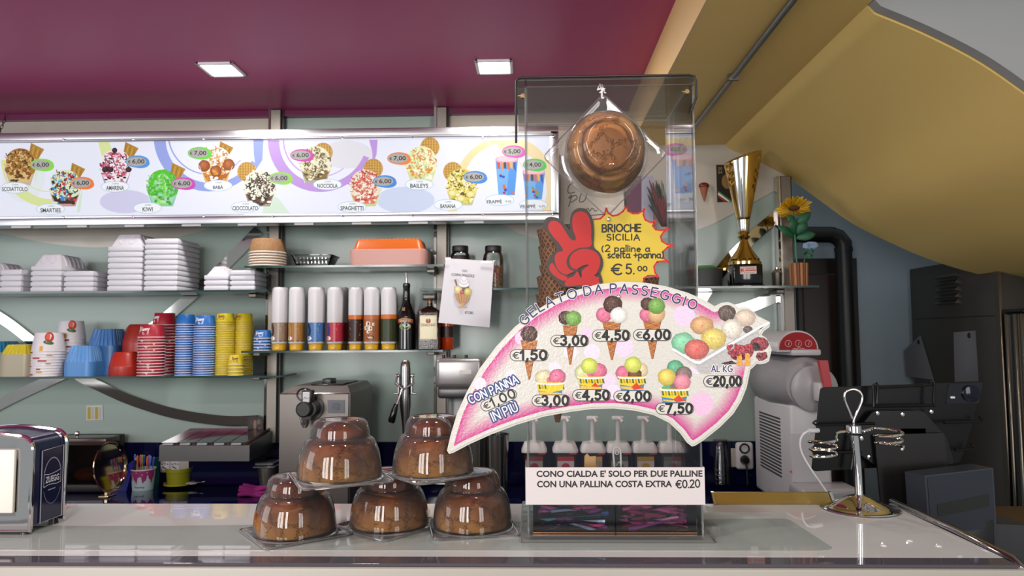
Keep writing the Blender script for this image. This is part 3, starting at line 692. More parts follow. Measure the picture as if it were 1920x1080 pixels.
def oct_tub(cx, xw, ytop, ybody, Y, z, col, body, label, flutes=True, under=None, parts='tub'):
    """rounded square upturned plastic tub: straight wall below, fluted taper above"""
    s_ = Y / F; a = xw * s_ / 2; zt = at(cx, ytop, Y).z - z; zb_ = at(cx, ybody, Y).z - z; X = at(cx, ybody, Y).x
    t = thing('ice_cream_tub', label, 'tub', (X, Y + .02, z))
    def ring(r, zz, fl=0, n=192, e=5.0):
        o = []
        for i in range(n):
            u = 2 * PI * i / n; c_, q_ = math.cos(u), math.sin(u); k = (abs(c_) ** e + abs(q_) ** e) ** (-1 / e)
            k *= 1 - fl * .06 * (math.cos(u * 24) > .3)
            o.append((r * k * c_, r * k * q_, zz))
        return o
    def loft(rs_): 
        n = len(rs_[0]); vs = [p for r in rs_ for p in r]; fs = [(j * n + i, j * n + (i + 1) % n, (j + 1) * n + (i + 1) % n, (j + 1) * n + i) for j in range(len(rs_) - 1) for i in range(n)]
        fs += [list(range(n))[::-1], [(len(rs_) - 1) * n + i for i in range(n)]]; return MB().add(vs, fs)
    loft([ring(a, 0), ring(a, zb_ * .5), ring(a * .995, zb_)]).build('tub_wall', tubm(body, 'tub_wall_' + body), t, world=False)
    fl = 1 if flutes else 0
    loft([ring(a * .97, zb_, 0), ring(a * .94, zb_ + (zt - zb_) * .12, fl), ring(a * .74, zt * .96 + zb_ * .04 - .002, fl), ring(a * .70, zt, 0), ring(a * .66, zt, 0)]).build('fluted_bowl', tubm(col, 'tub_bowl_' + col), t, world=False)
    return t
oct_tub(-8, 66, 640, 660, 2.93, ZB, '2E86AE', '4E7480', 'turquoise plastic tub cut off by the left edge of the photo')
oct_tub(38, 60, 646, 664, BY, ZB, 'C9B92C', 'A8A088', 'yellow fluted plastic tub standing on beige tubs')
oct_tub(154, 56, 648, 678, 2.83, ZB, '5C93CC', '4B86C4', 'small light blue fluted tub before the taller blue one')
oct_tub(198, 58, 617, 648, 2.925, ZB, '3E74AE', '34689F', 'tall blue fluted tub behind the small blue one')
def round_tub(cx, xw, ytop, ysh, Y, z, col, label):
    s_ = Y / F; a = xw * s_ / 2; zt = at(cx, ytop, Y).z - z; zs = at(cx, ysh, Y).z - z; X = at(cx, ysh, Y).x
    t = thing('ice_cream_tub', label, 'tub', (X, Y + .02, z))
    MB().lathe([(a * .98, 0), (a, .004), (a, zs * .96)], 44, cap=(True, True)).build('tub_wall', tubm(col, 'red_tub_' + col), t, world=False)
    MB().lathe([(a, zs * .96), (a * .985, zs), (a * .80, zt * .8 + zs * .2), (a * .70, zt - .004), (a * .64, zt), (.0001, zt)], 44, wob=lambda u, z_: 1 + (.012 * (math.cos(u * 14) > .3) if zs < z_ < zt - .002 else 0)).build('bowl', tubm(col, 'red_tub_' + col), t, world=False)
round_tub(230, 57, 660, 686, 2.83, ZB, 'A82C1E', 'small red plastic tub before the taller red one')
round_tub(262, 68, 608, 640, 2.93, ZB, '9A2A1E', 'tall red plastic tub behind the small red one')
cup_stack(91, 57, 624, 703, 659, 10, BY, ZB, 'DAD6DA', 'strawberry print', 'the front white stack', strawb, (('A8281E', 'C9962A', 'A8281E'), (.015, .032), 'bar'))
cup_stack(133, 50, 602, 700, 636, 12, BY2, ZB, 'D2CED2', 'strawberry print', 'the rear white stack', strawb, (('8E1E1A',), (.018, .036), 'bar'))
cup_stack(284, 48, 609, 703, 633, 14, BY, ZB, 'A3182C', 'red', 'the front red stack', yummy('F2E8E8'), (('D8C0B0',), (.010, .014), 'tri'))
cup_stack(308, 43, 587, 700, 610, 17, BY2, ZB, '9E1A2C', 'red', 'the rear red stack', yummy('F2E8E8', -.35), (('D8C0B0',), (.010, .014), 'tri'))
cup_stack(348, 36, 590, 701, 609, 22, 2.86, ZB, '1C64B0', 'blue', 'the left tall blue stack', None)
cup_stack(384, 40, 592, 702, 613, 22, 2.835, ZB, '1C64B0', 'blue', 'the right tall blue stack', yummy('F2F2F4'))
cup_stack(422, 36, 588, 700, 604, 24, 2.86, ZB, 'CDB81E', 'yellow', 'the left tall yellow stack', yummy('8A4A30'), None, 'C9B36A')
cup_stack(457, 35, 588, 698, 604, 24, 2.895, ZB, 'CDB81E', 'yellow', 'the right tall yellow stack', yummy('8A4A30', -.3), None, 'C9B36A')
cup_stack(443, 31, 665, 699, 684, 4, 2.815, ZB, 'CDB81E', 'yellow', 'the short yellow stack', yummy('8A4A30', .3), None, 'D6C890')
cup_stack(493, 33, 619, 656, 635, 5, 2.84, ZD, '1C64B0', 'blue', 'the stack beside the syrups', yummy('F2F2F4', .1), (('D8C8A8',), (.008, .012), 'tri'))
# ------------------------------------------------------------------ middle shelves
def px(cx, cy, Y): return at(cx, cy, Y)
sY = 2.85; k_ = sY / F
# kraft bowls
X = at(502, 495, sY).x; bowl_m = mat('kraft_paper', '8A6440', .7, noise=(90, '96724C')); rimw = mat('white_paper_rim', 'D8D2C8', .5); first = None
h_ = (at(502, 476, sY).z - ZC) / 5
for i in range(6):
    if first is None:
        first = MB().lathe([(.0705, 0), (.073, .001), (.0735, .0045), (.0715, .006), (.0715, .0062), (.0620, .055), (.0605, .0575), (.0001, .0575)], 36, m=[1, 1, 1, 0, 0, 0, 0]).build('kraft_bowl', [bowl_m, rimw]); o = first
    else: o = first.copy(); COL.objects.link(o)
    o.location = (X, sY, ZC + i * h_ * .98); r_ = 5 - i
    tag(o, 'brown kraft paper bowl, ' + rank(r_, 6) + ' of the upturned stack beside the upright', 'bowl', 'upturned kraft bowls')
# clear tray
p = at(591, 495, sY); t = thing('clear_tray', 'low clear ribbed plastic tray between kraft bowls and orange tub', 'tray', (p.x, sY, ZC))
trm = clear('ribbed_clear_plastic', (.955, .965, .975), 1.5, .05, 1.6)
def rrect(hx, hy, r, z, n=6): 
    o = []
    for cx, cy, a0 in ((hx - r, hy - r, 0), (-hx + r, hy - r, 90), (-hx + r, -hy + r, 180), (hx - r, -hy + r, 270)):
        o += [(cx + r * math.cos(rad(a0 + 90 * i / n)), cy + r * math.sin(rad(a0 + 90 * i / n)), z) for i in range(n + 1)]
    return o
def loft(rings, caps=(True, True), m=0):
    n = len(rings[0]); vs = [p for r in rings for p in r]
    fs = [(j * n + i, j * n + (i + 1) % n, (j + 1) * n + (i + 1) % n, (j + 1) * n + i) for j in range(len(rings) - 1) for i in range(n)]
    if caps[0]: fs.append(list(range(n))[::-1])
    if caps[1]: fs.append([(len(rings) - 1) * n + i for i in range(n)])
    return MB().add(vs, fs, m)
loft([rrect(.066, .045, .014, .001), rrect(.081, .058, .016, .036), rrect(.086, .063, .018, .040), rrect(.086, .063, .018, .043), rrect(.079, .056, .016, .040), rrect(.0645, .044, .014, .003)]).build('tray', trm, t, world=False)
rb_ = MB()
for i in range(9): rb_.rbox(-.06 + i * .0145, -.052 + i * .0145, -.0565, -.050, .006, .020, .002, 1); rb_.rbox(-.06 + i * .0145, -.052 + i * .0145, -.060, -.053, .022, .034, .002, 1)
rb_.build('ribs', clear('tray_ribs', (.95, .96, .97), 1.6, .08, 2.5), t, world=False)
# orange and pink tub
p = at(731, 494, sY); w1 = (803 - 660) * k_ / 2; zc_ = at(731, 467, sY - .05).z - ZC; zt_ = at(731, 446, sY - .05).z - ZC
t = thing('ice_cream_tub', 'rectangular tub, orange lid over a pink base, on the middle shelf', 'tub', (p.x, sY + .03, ZC))
loft([rrect(w1 * .98, .085, .02, 0), rrect(w1, .088, .022, zc_ * .96), rrect(w1 - .003, .086, .02, zc_)]).build('base', mat('pink_plastic', 'C08C82', .4), t, world=False)
loft([rrect(w1 - .012, .078, .02, zc_), rrect(w1 - .022, .068, .018, zt_ - .008), rrect(w1 - .028, .062, .016, zt_ - .002), rrect(w1 - .034, .056, .014, zt_)]).build('lid', mat('orange_plastic', 'BA5A1A', .35), t, world=False)
dt = MB()
for i in range(16): dt.ball((-w1 + .035 + i * (2 * w1 - .07) / 15, -.066, zt_ - .005), (.003, .002, .0015), 8, 5)
dt.build('rib_bumps', mat('orange_bumps', 'E8A060', .25), t, world=False)
p = at(809, 469, 2.96); t = thing('round_stopper', 'small white round knob on the wall beside the pink tub', 'stopper', p)
MB().ball((0, 0, 0), (.009, .012, .009), 14, 10).build('knob', white_pl, t, world=False); MB().tube([(0, 0, 0), (0, .045, 0)], .004, 8).build('stem', steel, t, world=False)

# syrup bottles standing on their caps
cap_m = mat('yellow_cap', 'D8A81C', .35); wht = mat('white_bottle', 'CFCDD0', .35)
def syrup(x0, x1, lab_col, label, band=None, Y=2.84, ylab=605, art=None):
    X = at((x0 + x1) / 2, 655, Y).x; w_ = (x1 - x0) * Y / F / 2; zt = at((x0 + x1) / 2, 539, Y).z - ZD; zl = at(x0, ylab, Y).z - ZD; z1 = at(x0, 641, Y).z - ZD; z0 = at(x0, 645, Y).z - ZD
    t = thing('syrup_bottle', label, 'bottle', (X, Y, ZD), 0, 'upturned syrup bottles')
    MB().lathe([(w_ * .78, 0), (w_ * .84, .002), (w_ * .86, z0 - .003), (w_ * .86, z0)], 28, cap=(True, True)).build('cap', cap_m, t, world=False)
    MB().rbox(-.008, .008, -w_ * .90, -w_ * .80, .004, .011, .001, 1).build('flip_tab', cap_m, t, world=False)
    MB().lathe([(w_ * .80, z0), (w_ * .95, z0 + .002), (w_, z1), (w_, zt - .018), (w_ * .97, zt - .008), (w_ * .86, zt - .001), (w_ * .8, zt), (.0001, zt)], 32, cap=(True, False)).build('body', wht, t, world=False)
    a = Art(lambda x, y, o: Vector(((w_ + .0004 + o) * math.sin(x / w_), -(w_ + .0004 + o) * math.cos(x / w_), y)), .0002)
    n = 20; H = PI * w_ * .95
    for i in range(n):
        xa, xb = -H + 2 * H * i / n, -H + 2 * H * (i + 1) / n
        a.poly([(xa, z1 + .001), (xb, z1 + .001), (xb, zl), (xa, zl)], lab_col, 0)
        if band: a.poly([(xa, zl), (xb, zl), (xb, zl + .017), (xa, zl + .017)], band, 0)
        if i % 2: a.poly([(xa, z1 + .001), (xb, z1 + .001), (xb, z1 + .0045), (xa, z1 + .0045)], '2A2A50' if not band else lab_col, 1)
    if art: art(a, w_, z1, zl)
    a.build('label_wrap', printed('glossy_label', .3), t, world=False)
def lab_text(c, ink, figure=None):
    def f(a, w_, z1, zl):
        for q in range(5):
            y = z1 + (zl - z1) * (.3 + .1 * q); a.stroke([(w_ * .15, y), (w_ * .75 - q * .002, y)], .0016, ink, 1, False)
        a.stroke([(w_ * .2, zl - .008), (w_ * .7, zl - .008)], .004, ink, 1, False)
        if figure: 
            a.ell(-w_ * .7, (z1 + zl) / 2 + .006, w_ * .32, .022, figure, 1, 14); a.ell(-w_ * .75, zl - .012, w_ * .2, .01, figure, 1, 12); a.ell(-w_ * .66, z1 + .014, w_ * .4, .008, 'F0ECE8', 1.2, 14)
    return f
syrup(509, 539, '8A7460', 'syrup bottle with white top and dull taupe label, first of the row', None, art=lab_text(0, 'C8B8A0', '3A2A22'))
syrup(541, 571, '9A6A28', 'syrup bottle with white top and golden brown label', None, art=lab_text(0, 'D8B878', 'B88A48'))
syrup(577, 608, '3F6FA8', 'syrup bottle with white top and blue label', None, art=lab_text(0, 'A8C8E8', '1A2030'))
syrup(613, 643, 'B0283A', 'syrup bottle with white top and bright red label', None, art=lab_text(0, 'E8A0A8', '2A3A80'))
syrup(623, 653, 'A02434', 'syrup bottle half hidden behind the red labelled one', None, 2.93, art=lab_text(0, 'E8A0A8'))
def dotsart(a, w_, z1, zl):
    r_ = random.Random(5)
    for q in range(16): a.stroke([(r_.uniform(-w_, w_), r_.uniform(z1 + .01, zl - .004))] * 1 + [(r_.uniform(-w_, w_) * .3, z1 + .02)], .0008, '8A6A58', 1, False) if q < 3 else a.ell(r_.uniform(-w_ * 1.1, w_ * 1.1), r_.uniform(z1 + .01, zl - .004), .0013, .0016, 'D8C8BC', 1, 7)
def caramel(a, w_, z1, zl):
    for x, y, r_ in ((-.3, .8, .010), (-.6, .62, .008), (.0, .6, .009), (-.25, .45, .007), (.4, .78, .006)): a.ell(x * w_, z1 + (zl - z1) * y, r_, r_ * 1.1, 'E8DCCB', 1, 10); a.ell(x * w_ + .003, z1 + (zl - z1) * y, r_ * .4, r_ * .5, '5A3018', 1.2, 8)
    a.ell(0, z1 + .017, .015, .010, '2A1A14', 1.4, 16); a.stroke([(-.010, z1 + .02), (-.004, z1 + .014), (.0, z1 + .02), (.004, z1 + .014), (.010, z1 + .019)], .002, 'F4F0E8', 1.6, False)
syrup(653, 680, '2E120C', 'syrup bottle with dark chocolate label and orange band', 'C8691E', ylab=599, art=dotsart)
syrup(682, 712, '9A5A30', 'syrup bottle with caramel brown cow label and orange band', 'B86434', ylab=599, art=caramel)
syrup(714, 743, '2C3416', 'syrup bottle with dark olive label and orange band', 'C8691E', ylab=598, art=lab_text(0, '4A5230'))

# cream liqueur bottle with pourer
Y = 2.85; p = at(762, 652, Y); kk = Y / F
t = thing('liqueur_bottle', 'tall black liqueur bottle with steel pourer on the middle shelf', 'bottle', (p.x, Y, ZD))
z = lambda yy: at(762, yy, Y).z - ZD
dk = mat('dark_bottle_glass', '0E0B0C', .08, spec=.7); r_ = 17.5 * kk
MB().lathe([(r_ * .9, 0), (r_, .004), (r_, z(600)), (r_ * .93, z(590)), (r_ * .62, z(577)), (r_ * .42, z(567)), (r_ * .36, z(556)), (r_ * .36, z(540)), (r_ * .40, z(538)), (r_ * .40, z(533)), (r_ * .3, z(531)), (.0001, z(531))], 36, cap=(True, False)).build('glass_body', dk, t, world=False)
MB().tube([(0, 0, z(533)), (0, 0, z(524)), (-.001, 0, z(516)), (-.003, 0, z(511))], [.0045, .0035, .0028, .002], 10).build('pourer', chrome, t, world=False)
a = Art(lambda x, y, o: Vector(((r_ + .0004 + o) * math.sin(x / r_), -(r_ + .0004 + o) * math.cos(x / r_), z(y))), .0002)
s2 = kk
for i in range(12):
    x0, x1 = -.034 + .068 * i / 12, -.034 + .068 * (i + 1) / 12
    c_ = lambda x: 3.2 * (1 - (x / .034) ** 2)
    a.poly([(x0, 601 - c_(x0)), (x1, 601 - c_(x1)), (x1, 607 - c_(x1)), (x0, 607 - c_(x0))], '8E3A2C', 1); a.poly([(x0, 600.3 - c_(x0)), (x1, 600.3 - c_(x1)), (x1, 601.2 - c_(x1)), (x0, 601.2 - c_(x0))], 'C8A060', 1.2)
a.ell(0, 612, .023, 6.5, 'C8B070', 1.4, 20); a.ell(0, 612, .0215, 5.8, '7A9A50', 1.6, 20); a.ell(.004, 610, .014, 3, 'C8D8E0', 1.8, 16); a.ell(-.006, 614.5, .013, 2.6, '3A5A2A', 1.8, 16)
a.build('front_label', ink_mat, t, world=False)
tx = Art(a.fn, .0002)
vs, fs = font_mesh('BAILEYS', .02); 
tx.text('BAILEYS', 0, 601.8, .046, 4.4, 'E8D8B0', 2); tx.text('R&B', -.006, 580, .013, 6, 'C8A860', 0, 0, 0, .3)
tx.stroke([(-.014, 624), (.014, 624)], .0012, '6A5A40', 1, False); tx.build('lettering', ink_mat, t, world=False)

# square almond liqueur bottle
p = at(806, 650, Y); t = thing('liqueur_bottle', 'square amber liqueur bottle with cream label and black cap', 'bottle', (p.x, Y, ZD))
z = lambda yy: at(806, yy, Y).z - ZD
hw = 20.5 * kk; amb = mat('dark_amber_glass', '1F0D09', .08, spec=.7, bump=(170, .5))
loft([rrect(hw * .95, hw * .9, .006, 0), rrect(hw, hw, .008, .003), rrect(hw, hw, .008, z(587)), rrect(hw * .94, hw * .94, .012, z(583)), rrect(hw * .5, hw * .5, .01, z(577)), rrect(.011, .011, .009, z(574)), rrect(.0095, .0095, .009, z(564))]).build('glass_body', amb, t, world=False)
MB().lathe([(.0105, z(575)), (.0105, z(563))], 18, cap=(True, True)).build('neck_foil', mat('amber_foil', '8A5A38', .3, .3), t, world=False)
cp = MB().rbox(-.026, .026, -.026, .026, z(563), z(551), .002, 2).build('cap', mat('matte_black_cap', '100E10', .45), t, world=False)
a = Art(lambda x, y, o: Vector((x, -.0262 - o, z(y))), .0002); a.text('DISARONNO', 0, 557, .042, 4.4, 'D8C8A0', 1, 0, .015); a.build('lettering', ink_mat, cp, world=False)
a = Art(lambda x, y, o: Vector((x, -hw - .0005 - o, z(y))), .0002)
a.poly([(-.033, 592), (.033, 592), (.033, 636), (-.033, 636)], 'D9CFA8', 1); a.poly([(-.030, 594.5), (.030, 594.5), (.030, 634), (-.030, 634)], 'E4DCBC', 1.3)
a.poly([(-.010, 603), (-.006, 597), (0, 600), (.006, 597), (.010, 603), (.006, 606), (-.006, 606)], '8A3028', 2); a.poly([(-.003, 599), (.003, 599), (.002, 604), (-.002, 604)], 'B88A30', 2.4)
for yy, ww in ((614.5, .02), (620, .016), (626, .018), (629, .012)): a.stroke([(-ww, yy), (ww, yy)], .0013, '9A8A68', 2, False)
lb_ = a.build('front_label', ink_mat, t, world=False)
a = Art(a.fn, .0002); a.text('DISARONNO', 0, 609.5, .057, 5.2, '3A2A1E', 3); a.build('lettering', ink_mat, lb_, world=False)
# orange aperitif bottle behind the paper
p = at(838, 650, 2.90); t = thing('aperitif_bottle', 'bottle of orange aperitif half hidden behind the hanging paper', 'bottle', (p.x, 2.90, ZD))
z = lambda yy: at(838, yy, 2.9).z - ZD
MB().lathe([(.024, 0), (.027, .004), (.027, z(590)), (.02, z(575)), (.011, z(560)), (.010, z(535)), (.0001, z(535))], 28, cap=(True, False)).build('glass_body', mat('orange_liquid_glass', 'B4380E', .08, spec=.7), t, world=False)
MB().lathe([(.0275, z(632)), (.0275, z(612))], 28).build('label', mat('dark_label', '2A1410', .4), t, world=False)

# ------------------------------------------------------------------ right shelf
def sweet_jar(cx, ytop, lab, sprinkles):
    Y = 2.88; X = at(cx, 537, Y).x; z = lambda yy: at(cx, yy, Y).z - ZE; kk = Y / F; r_ = 19.5 * kk
    t = thing('sweet_jar', lab, 'jar', (X, Y, ZE), 0, 'clear jars with black lids')
    MB().lathe([(r_ * .9, .001), (r_, .005), (r_, z(486)), (r_ * .93, z(479)), (r_ * .78, z(473)), (r_ * .74, z(472))], 32, cap=(True, False)).build('jar', clear('jar_plastic', (.97, .975, .98), 1.5, .03, 1.2), t, world=False)
    MB().lathe([(r_ * .78, z(472)), (r_ * .80, z(471)), (r_ * .80, z(463)), (r_ * .76, z(461.5)), (.0001, z(461.5))], 32, cap=(True, False)).build('lid', mat('black_ribbed_lid', '1A1A1E', .4), t, world=False)
    if sprinkles:
        cols = ('D84A4A', 'E8C040', '5AB04A', '4A6AC8', 'E05AB0', 'E8883A'); mb = MB(); rr = random.Random(2)
        mats_ = [mat('sprinkle_' + c, c, .4) for c in cols]
        mb.lathe([(r_ * .84, .006), (r_ * .84, z(500)), (.0001, z(500))], 24, m=1, cap=(True, False))
        for i in range(1300):
            a, zz = rr.uniform(0, 2 * PI), rr.uniform(.007, z(499)); d_ = Vector((rr.uniform(-1, 1), rr.uniform(-1, 1), rr.uniform(-1, 1))).normalized() * .004
            c = Vector((r_ * .89 * math.cos(a), r_ * .89 * math.sin(a), zz)); mb.tube([c - d_, c + d_], .0016, 4, rr.randrange(6))
        o = mb.build('sprinkles', mats_, t, world=False); o['kind'] = 'stuff'
    else:
        MB().lathe([(r_ * .88, .004), (r_ * .88, z(480)), (.0001, z(480))], 24, cap=(True, False)).build('dark_filling', mat('dark_sweets', '2A221E', .5), t, world=False)
sweet_jar(863, 462, 'clear sweet jar with black lid, mostly behind the hanging paper', False)
sweet_jar(925, 461, 'clear jar of coloured sprinkles with black lid', True)

# hanging paper "coppa fragole"
PY = 2.765
t = thing('price_paper', 'white paper sheet with a sundae drawing hanging tilted from the shelf', 'notice', at(874, 545, PY))
q = [(836, 484), (926, 490), (918, 614), (822, 605)]
mb = MB(); g = 10; vs = []
def bil(u, v):
    x = (q[0][0] * (1 - u) + q[1][0] * u) * (1 - v) + (q[3][0] * (1 - u) + q[2][0] * u) * v; y = (q[0][1] * (1 - u) + q[1][1] * u) * (1 - v) + (q[3][1] * (1 - u) + q[2][1] * u) * v
    return x, y
def bend(u, v): return .004 * math.sin(u * 2.6 + v) - .006 * max(0, v - .8) * max(0, u - .6) * 20
for d_ in (0, .0012):
    for j in range(g + 1):
        for i in range(g + 1):
            x, y = bil(i / g, j / g); vs.append(at(x, y, PY - bend(i / g, j / g)) + Vector((0, d_, 0)))
M_ = (g + 1) ** 2; fs = []
for j in range(g):
    for i in range(g):
        a = j * (g + 1) + i; fs += [(a, a + 1, a + g + 2, a + g + 1), (a + M_, a + M_ + g + 1, a + M_ + g + 2, a + M_ + 1)]
for i in range(g):
    for a, b in ((i, i + 1), (g * (g + 1) + i, g * (g + 1) + i + 1), (i * (g + 1), (i + 1) * (g + 1)), (i * (g + 1) + g, (i + 1) * (g + 1) + g)): fs.append((a, b, b + M_, a + M_))
mb.add(vs, fs).build('sheet', mat('white_paper', 'D6D4DA', .5), t)
fnp = lambda x, y, o: at(x, y, PY - .0095) + Vector((0, -o, 0))
a = Art(fnp, .0003)
cx, cy = 867, 560
a.poly([(cx - 15, cy - 10), (cx + 16, cy - 8), (cx + 9, cy + 6), (cx + 3, cy + 11), (cx - 5, cy + 10), (cx - 11, cy + 3)], 'B98A58', 1); a.poly([(cx - 3, cy + 9), (cx + 3, cy + 9), (cx + 2, cy + 14), (cx + 10, cy + 17), (cx - 10, cy + 16), (cx - 3, cy + 13)], 'C99A68', 1.1)
for k in (-8, -2, 4, 10): a.stroke([(cx + k, cy - 8), (cx + k * .6, cy + 8)], .8, '8A6038', 1.3, False)
a.scoop(cx - 8, cy - 17, 8, 8, 'D8CC90', 1.5); a.scoop(cx + 10, cy - 13, 7, 7, 'D0C468', 1.5); a.scoop(cx - 1, cy - 12, 4, 4, 'C04A48', 1.8); a.scoop(cx + 3, cy - 20, 9, 7, '5A4A40', 1.2)
for r_, yy in ((10, -26), (7, -32), (4, -37)): a.ell(cx + 3, cy + yy, r_, 5, 'E8E6EA', 2, 16); a.stroke(arc(cx + 3, cy + yy, r_, 5, 20, 170, 8), .8, '7A7A80', 2.2, False)
a.stroke([(cx - 14, cy - 36), (cx - 9, cy - 20)], 3, '6A5A58', 1.4, False)
a.build('sundae_drawing', ink_mat, t)
a = Art(fnp, .0003); a.text('OGGI', 871, 507.5, 9, 4, '55555C', 1, 4, .015); a.text('COPPA FRAGOLE', 868, 516, 43, 5.2, '3A3A40', 1, 4, .01); a.text('\u20ac7.00', 879, 586, 15, 5.6, '3A3A40', 1, 4, .01); a.build('lettering', ink_mat, t)
tp = MB(); 
for x, y, w_, h_ in ((913, 491, 22, 5), (840, 485, 10, 5)): tp.prism([at(x + dx * w_ / 2, y + dy * h_ / 2, PY - .011) for dx, dy in ((-1, -1), (1, -1), (1, 1), (-1, 1))], (0, .0006, 0))
tp.build('tape', clear('sticky_tape', (.9, .9, .9), 1.5, .15, 2), t)

# trophy
Y = 2.89; kk = Y / F; X = at(1397, 525, Y).x
t = thing('trophy_cup', 'tall gold trophy cup with slanted open rim on a black base', 'trophy', (X, Y, ZE))
z = lambda yy: at(1397, yy, Y).z - ZE
gold = mat('polished_gold', (.72, .50, .17), .1, 1); silv = mat('polished_silver', (.80, .78, .74), .08, 1)
bs = MB(); bs.rbox(-28.5 * kk, 28.5 * kk, -.05, .05, 0, .009, .002, 2); bs.rbox(-26.5 * kk, 26.5 * kk, -.046, .046, .009, z(497), .003, 2)
b_ = bs.build('base', mat('black_lacquer', '0B0A0C', .1, spec=.6), t, world=False)
a = Art(lambda x, y, o: Vector((x * kk, -.0463 - o, z(y))), .0002); a.poly([(-15, 502), (15, 501), (15, 515), (-15, 516)], 'E0C8C0', 1)
a.poly([(-14, 503), (-11, 507), (-8, 503), (-9, 509), (-6, 513), (-11, 510), (-14, 514)], 'C83828', 2); a.stroke([(-6, 505), (12, 504.5)], 1.6, 'D07868', 2, False); a.stroke([(-6, 509), (14, 508.5)], 2.6, 'C85848', 2, False); a.stroke([(-8, 513.5), (10, 513)], 1, 'B89890', 2, False)
a.build('plaque', ink_mat, b_, world=False)
MB().lathe([(30 * kk, z(497)), (30 * kk, z(492)), (27 * kk, z(489)), (28 * kk, z(487)), (24 * kk, z(482)), (14 * kk, z(468)), (8 * kk, z(455)), (6.5 * kk, z(450)), (10 * kk, z(447)), (12 * kk, z(444)), (7 * kk, z(441)), (11 * kk, z(437)), (10 * kk, z(434))], 40, cap=(True, True)).build('stem', gold, t, world=False)
MB().lathe([(9 * kk, z(436)), (10.5 * kk, z(428)), (11.5 * kk, z(413))], 40, cap=(True, False)).build('bowl_base', silv, t, world=False)
mb = MB(); n = 48; rows = 22; vs = []; fs = []
for j in range(rows + 1):
    for i in range(n):
        u = 2 * PI * i / n; v = j / rows
        ytop = 296 - 11 * math.cos(u) + (7 if math.cos(u) > .2 else 0) * 0
        yy = 413 + (ytop - 413) * v; rr = (11.5 + (36 - 11.5) * ((413 - yy) / 122) ** .95) * kk
        vs.append((rr * math.cos(u), rr * math.sin(u), z(yy)))
ms = []
for j in range(rows):
    for i in range(n):
        k = (i + 1) % n; um = (i + .5) / n * 360
        hole = ((300 < um < 352) or (188 < um < 214 and j > 12)) and j > 8 and (j * 2 + int(um / 7.5)) % 5 < 2 and j < 21
        if hole: continue
        fs.append((j * n + i, j * n + k, (j + 1) * n + k, (j + 1) * n + i)); ms.append(1 if 225 < um < 262 else 0)
mb.add(vs, fs, ms); o = mb.build('bowl', [gold, silv], t, world=False, normals=False)
so = o.modifiers.new('thick', 'SOLIDIFY'); so.thickness = .0018
# dark bowl with green
Y = 2.9; kk = Y / F; X = at(1322, 530, Y).x; t = thing('stacked_bowl', 'dark grey bowl with a green piece inside beside the trophy', 'bowl', (X, Y, ZE)); z = lambda yy: at(1322, yy, Y).z - ZE
MB().lathe([(24 * kk, 0), (30 * kk, .006), (33 * kk, z(508)), (33.5 * kk, z(506)), (31 * kk, z(506)), (29 * kk, z(510)), (.0001, z(511))], 40, cap=(True, False)).build('bowl', mat('dark_grey_stoneware', '3A383A', .5), t, world=False)
MB().lathe([(22 * kk, z(509)), (24 * kk, z(503)), (18 * kk, z(499)), (.0001, z(499))], 26, cap=(True, False)).build('green_liner', mat('green_plastic', '3E7A3A', .5), t, world=False)
# sunflower in a wicker pot
Y = 2.88; kk = Y / F; X = at(1498, 527, Y).x; Zs = ZE; t = thing('artificial_sunflower', 'artificial sunflower with green leaves in a small wicker pot', 'flower', (X, Y, Zs)); z = lambda yy: at(1498, yy, Y).z - Zs; dx = lambda x: (x - 1498) * kk
mb = MB()
for i in range(16):
    u = 2 * PI * i / 16; mb.tube([(13.2 * kk * math.cos(u), 13.2 * kk * math.sin(u), 0), (14.4 * kk * math.cos(u), 14.4 * kk * math.sin(u), z(494))], .0062, 6, i % 2)
mb.lathe([(11 * kk, 0.001), (13 * kk, z(497)), (.0001, z(498))], 20, m=1, cap=(True, False))
mb.build('wicker_pot', [mat('tan_wicker', 'B07A50', .7), mat('dark_wicker', '7A4A30', .7)], t, world=False)
grn = mat('leaf_green', '1E5A3C', .5)
MB().tube([(dx(1495), 0, z(497)), (dx(1494), 0, z(460)), (dx(1492), 0, z(425)), (dx(1490), 0, z(402))], .0035, 8).build('stem', mat('stem_green', '3A7A58', .5), t, world=False)
def leaf(mb, a, b, wd, droop=.01, m=0):
    a, b = Vector(a), Vector(b); d = b - a; sd = d.cross(Vector((0, -1, .15))).normalized() * wd; n = 8; vs = []
    for i in range(n + 1):
        s_ = i / n; w_ = math.sin(PI * min(1, s_ * .95 + .03)) ** .8; c = a + d * s_ + Vector((0, -droop * math.sin(PI * s_), 0)); vs += [c - sd * w_, c + Vector((0, .004 * w_, 0)), c + sd * w_]
    vs2 = [v + Vector((0, .0008, 0)) for v in vs]
    fs = []
    for i in range(n):
        for q in (0, 1): p = 3 * i + q; fs += [(p, p + 1, p + 4, p + 3)]
    mb.add(vs, fs, m)
for k, (xa, ya, xb, yb, w_) in enumerate(((1492, 445, 1459, 425, .018), (1494, 440, 1484, 410, .020), (1494, 447, 1528, 440, .018), (1490, 425, 1520, 400, .020), (1490, 420, 1478, 405, .016), (1495, 440, 1512, 415, .018))):
    mb = MB(); leaf(mb, (dx(xa), -.002 * k, z(ya)), (dx(xb), -.02, z(yb)), w_); o = mb.build('leaf', grn, t, world=False, normals=False); so = o.modifiers.new('thick', 'SOLIDIFY'); so.thickness = .001
rr = random.Random(4); pm = MB()
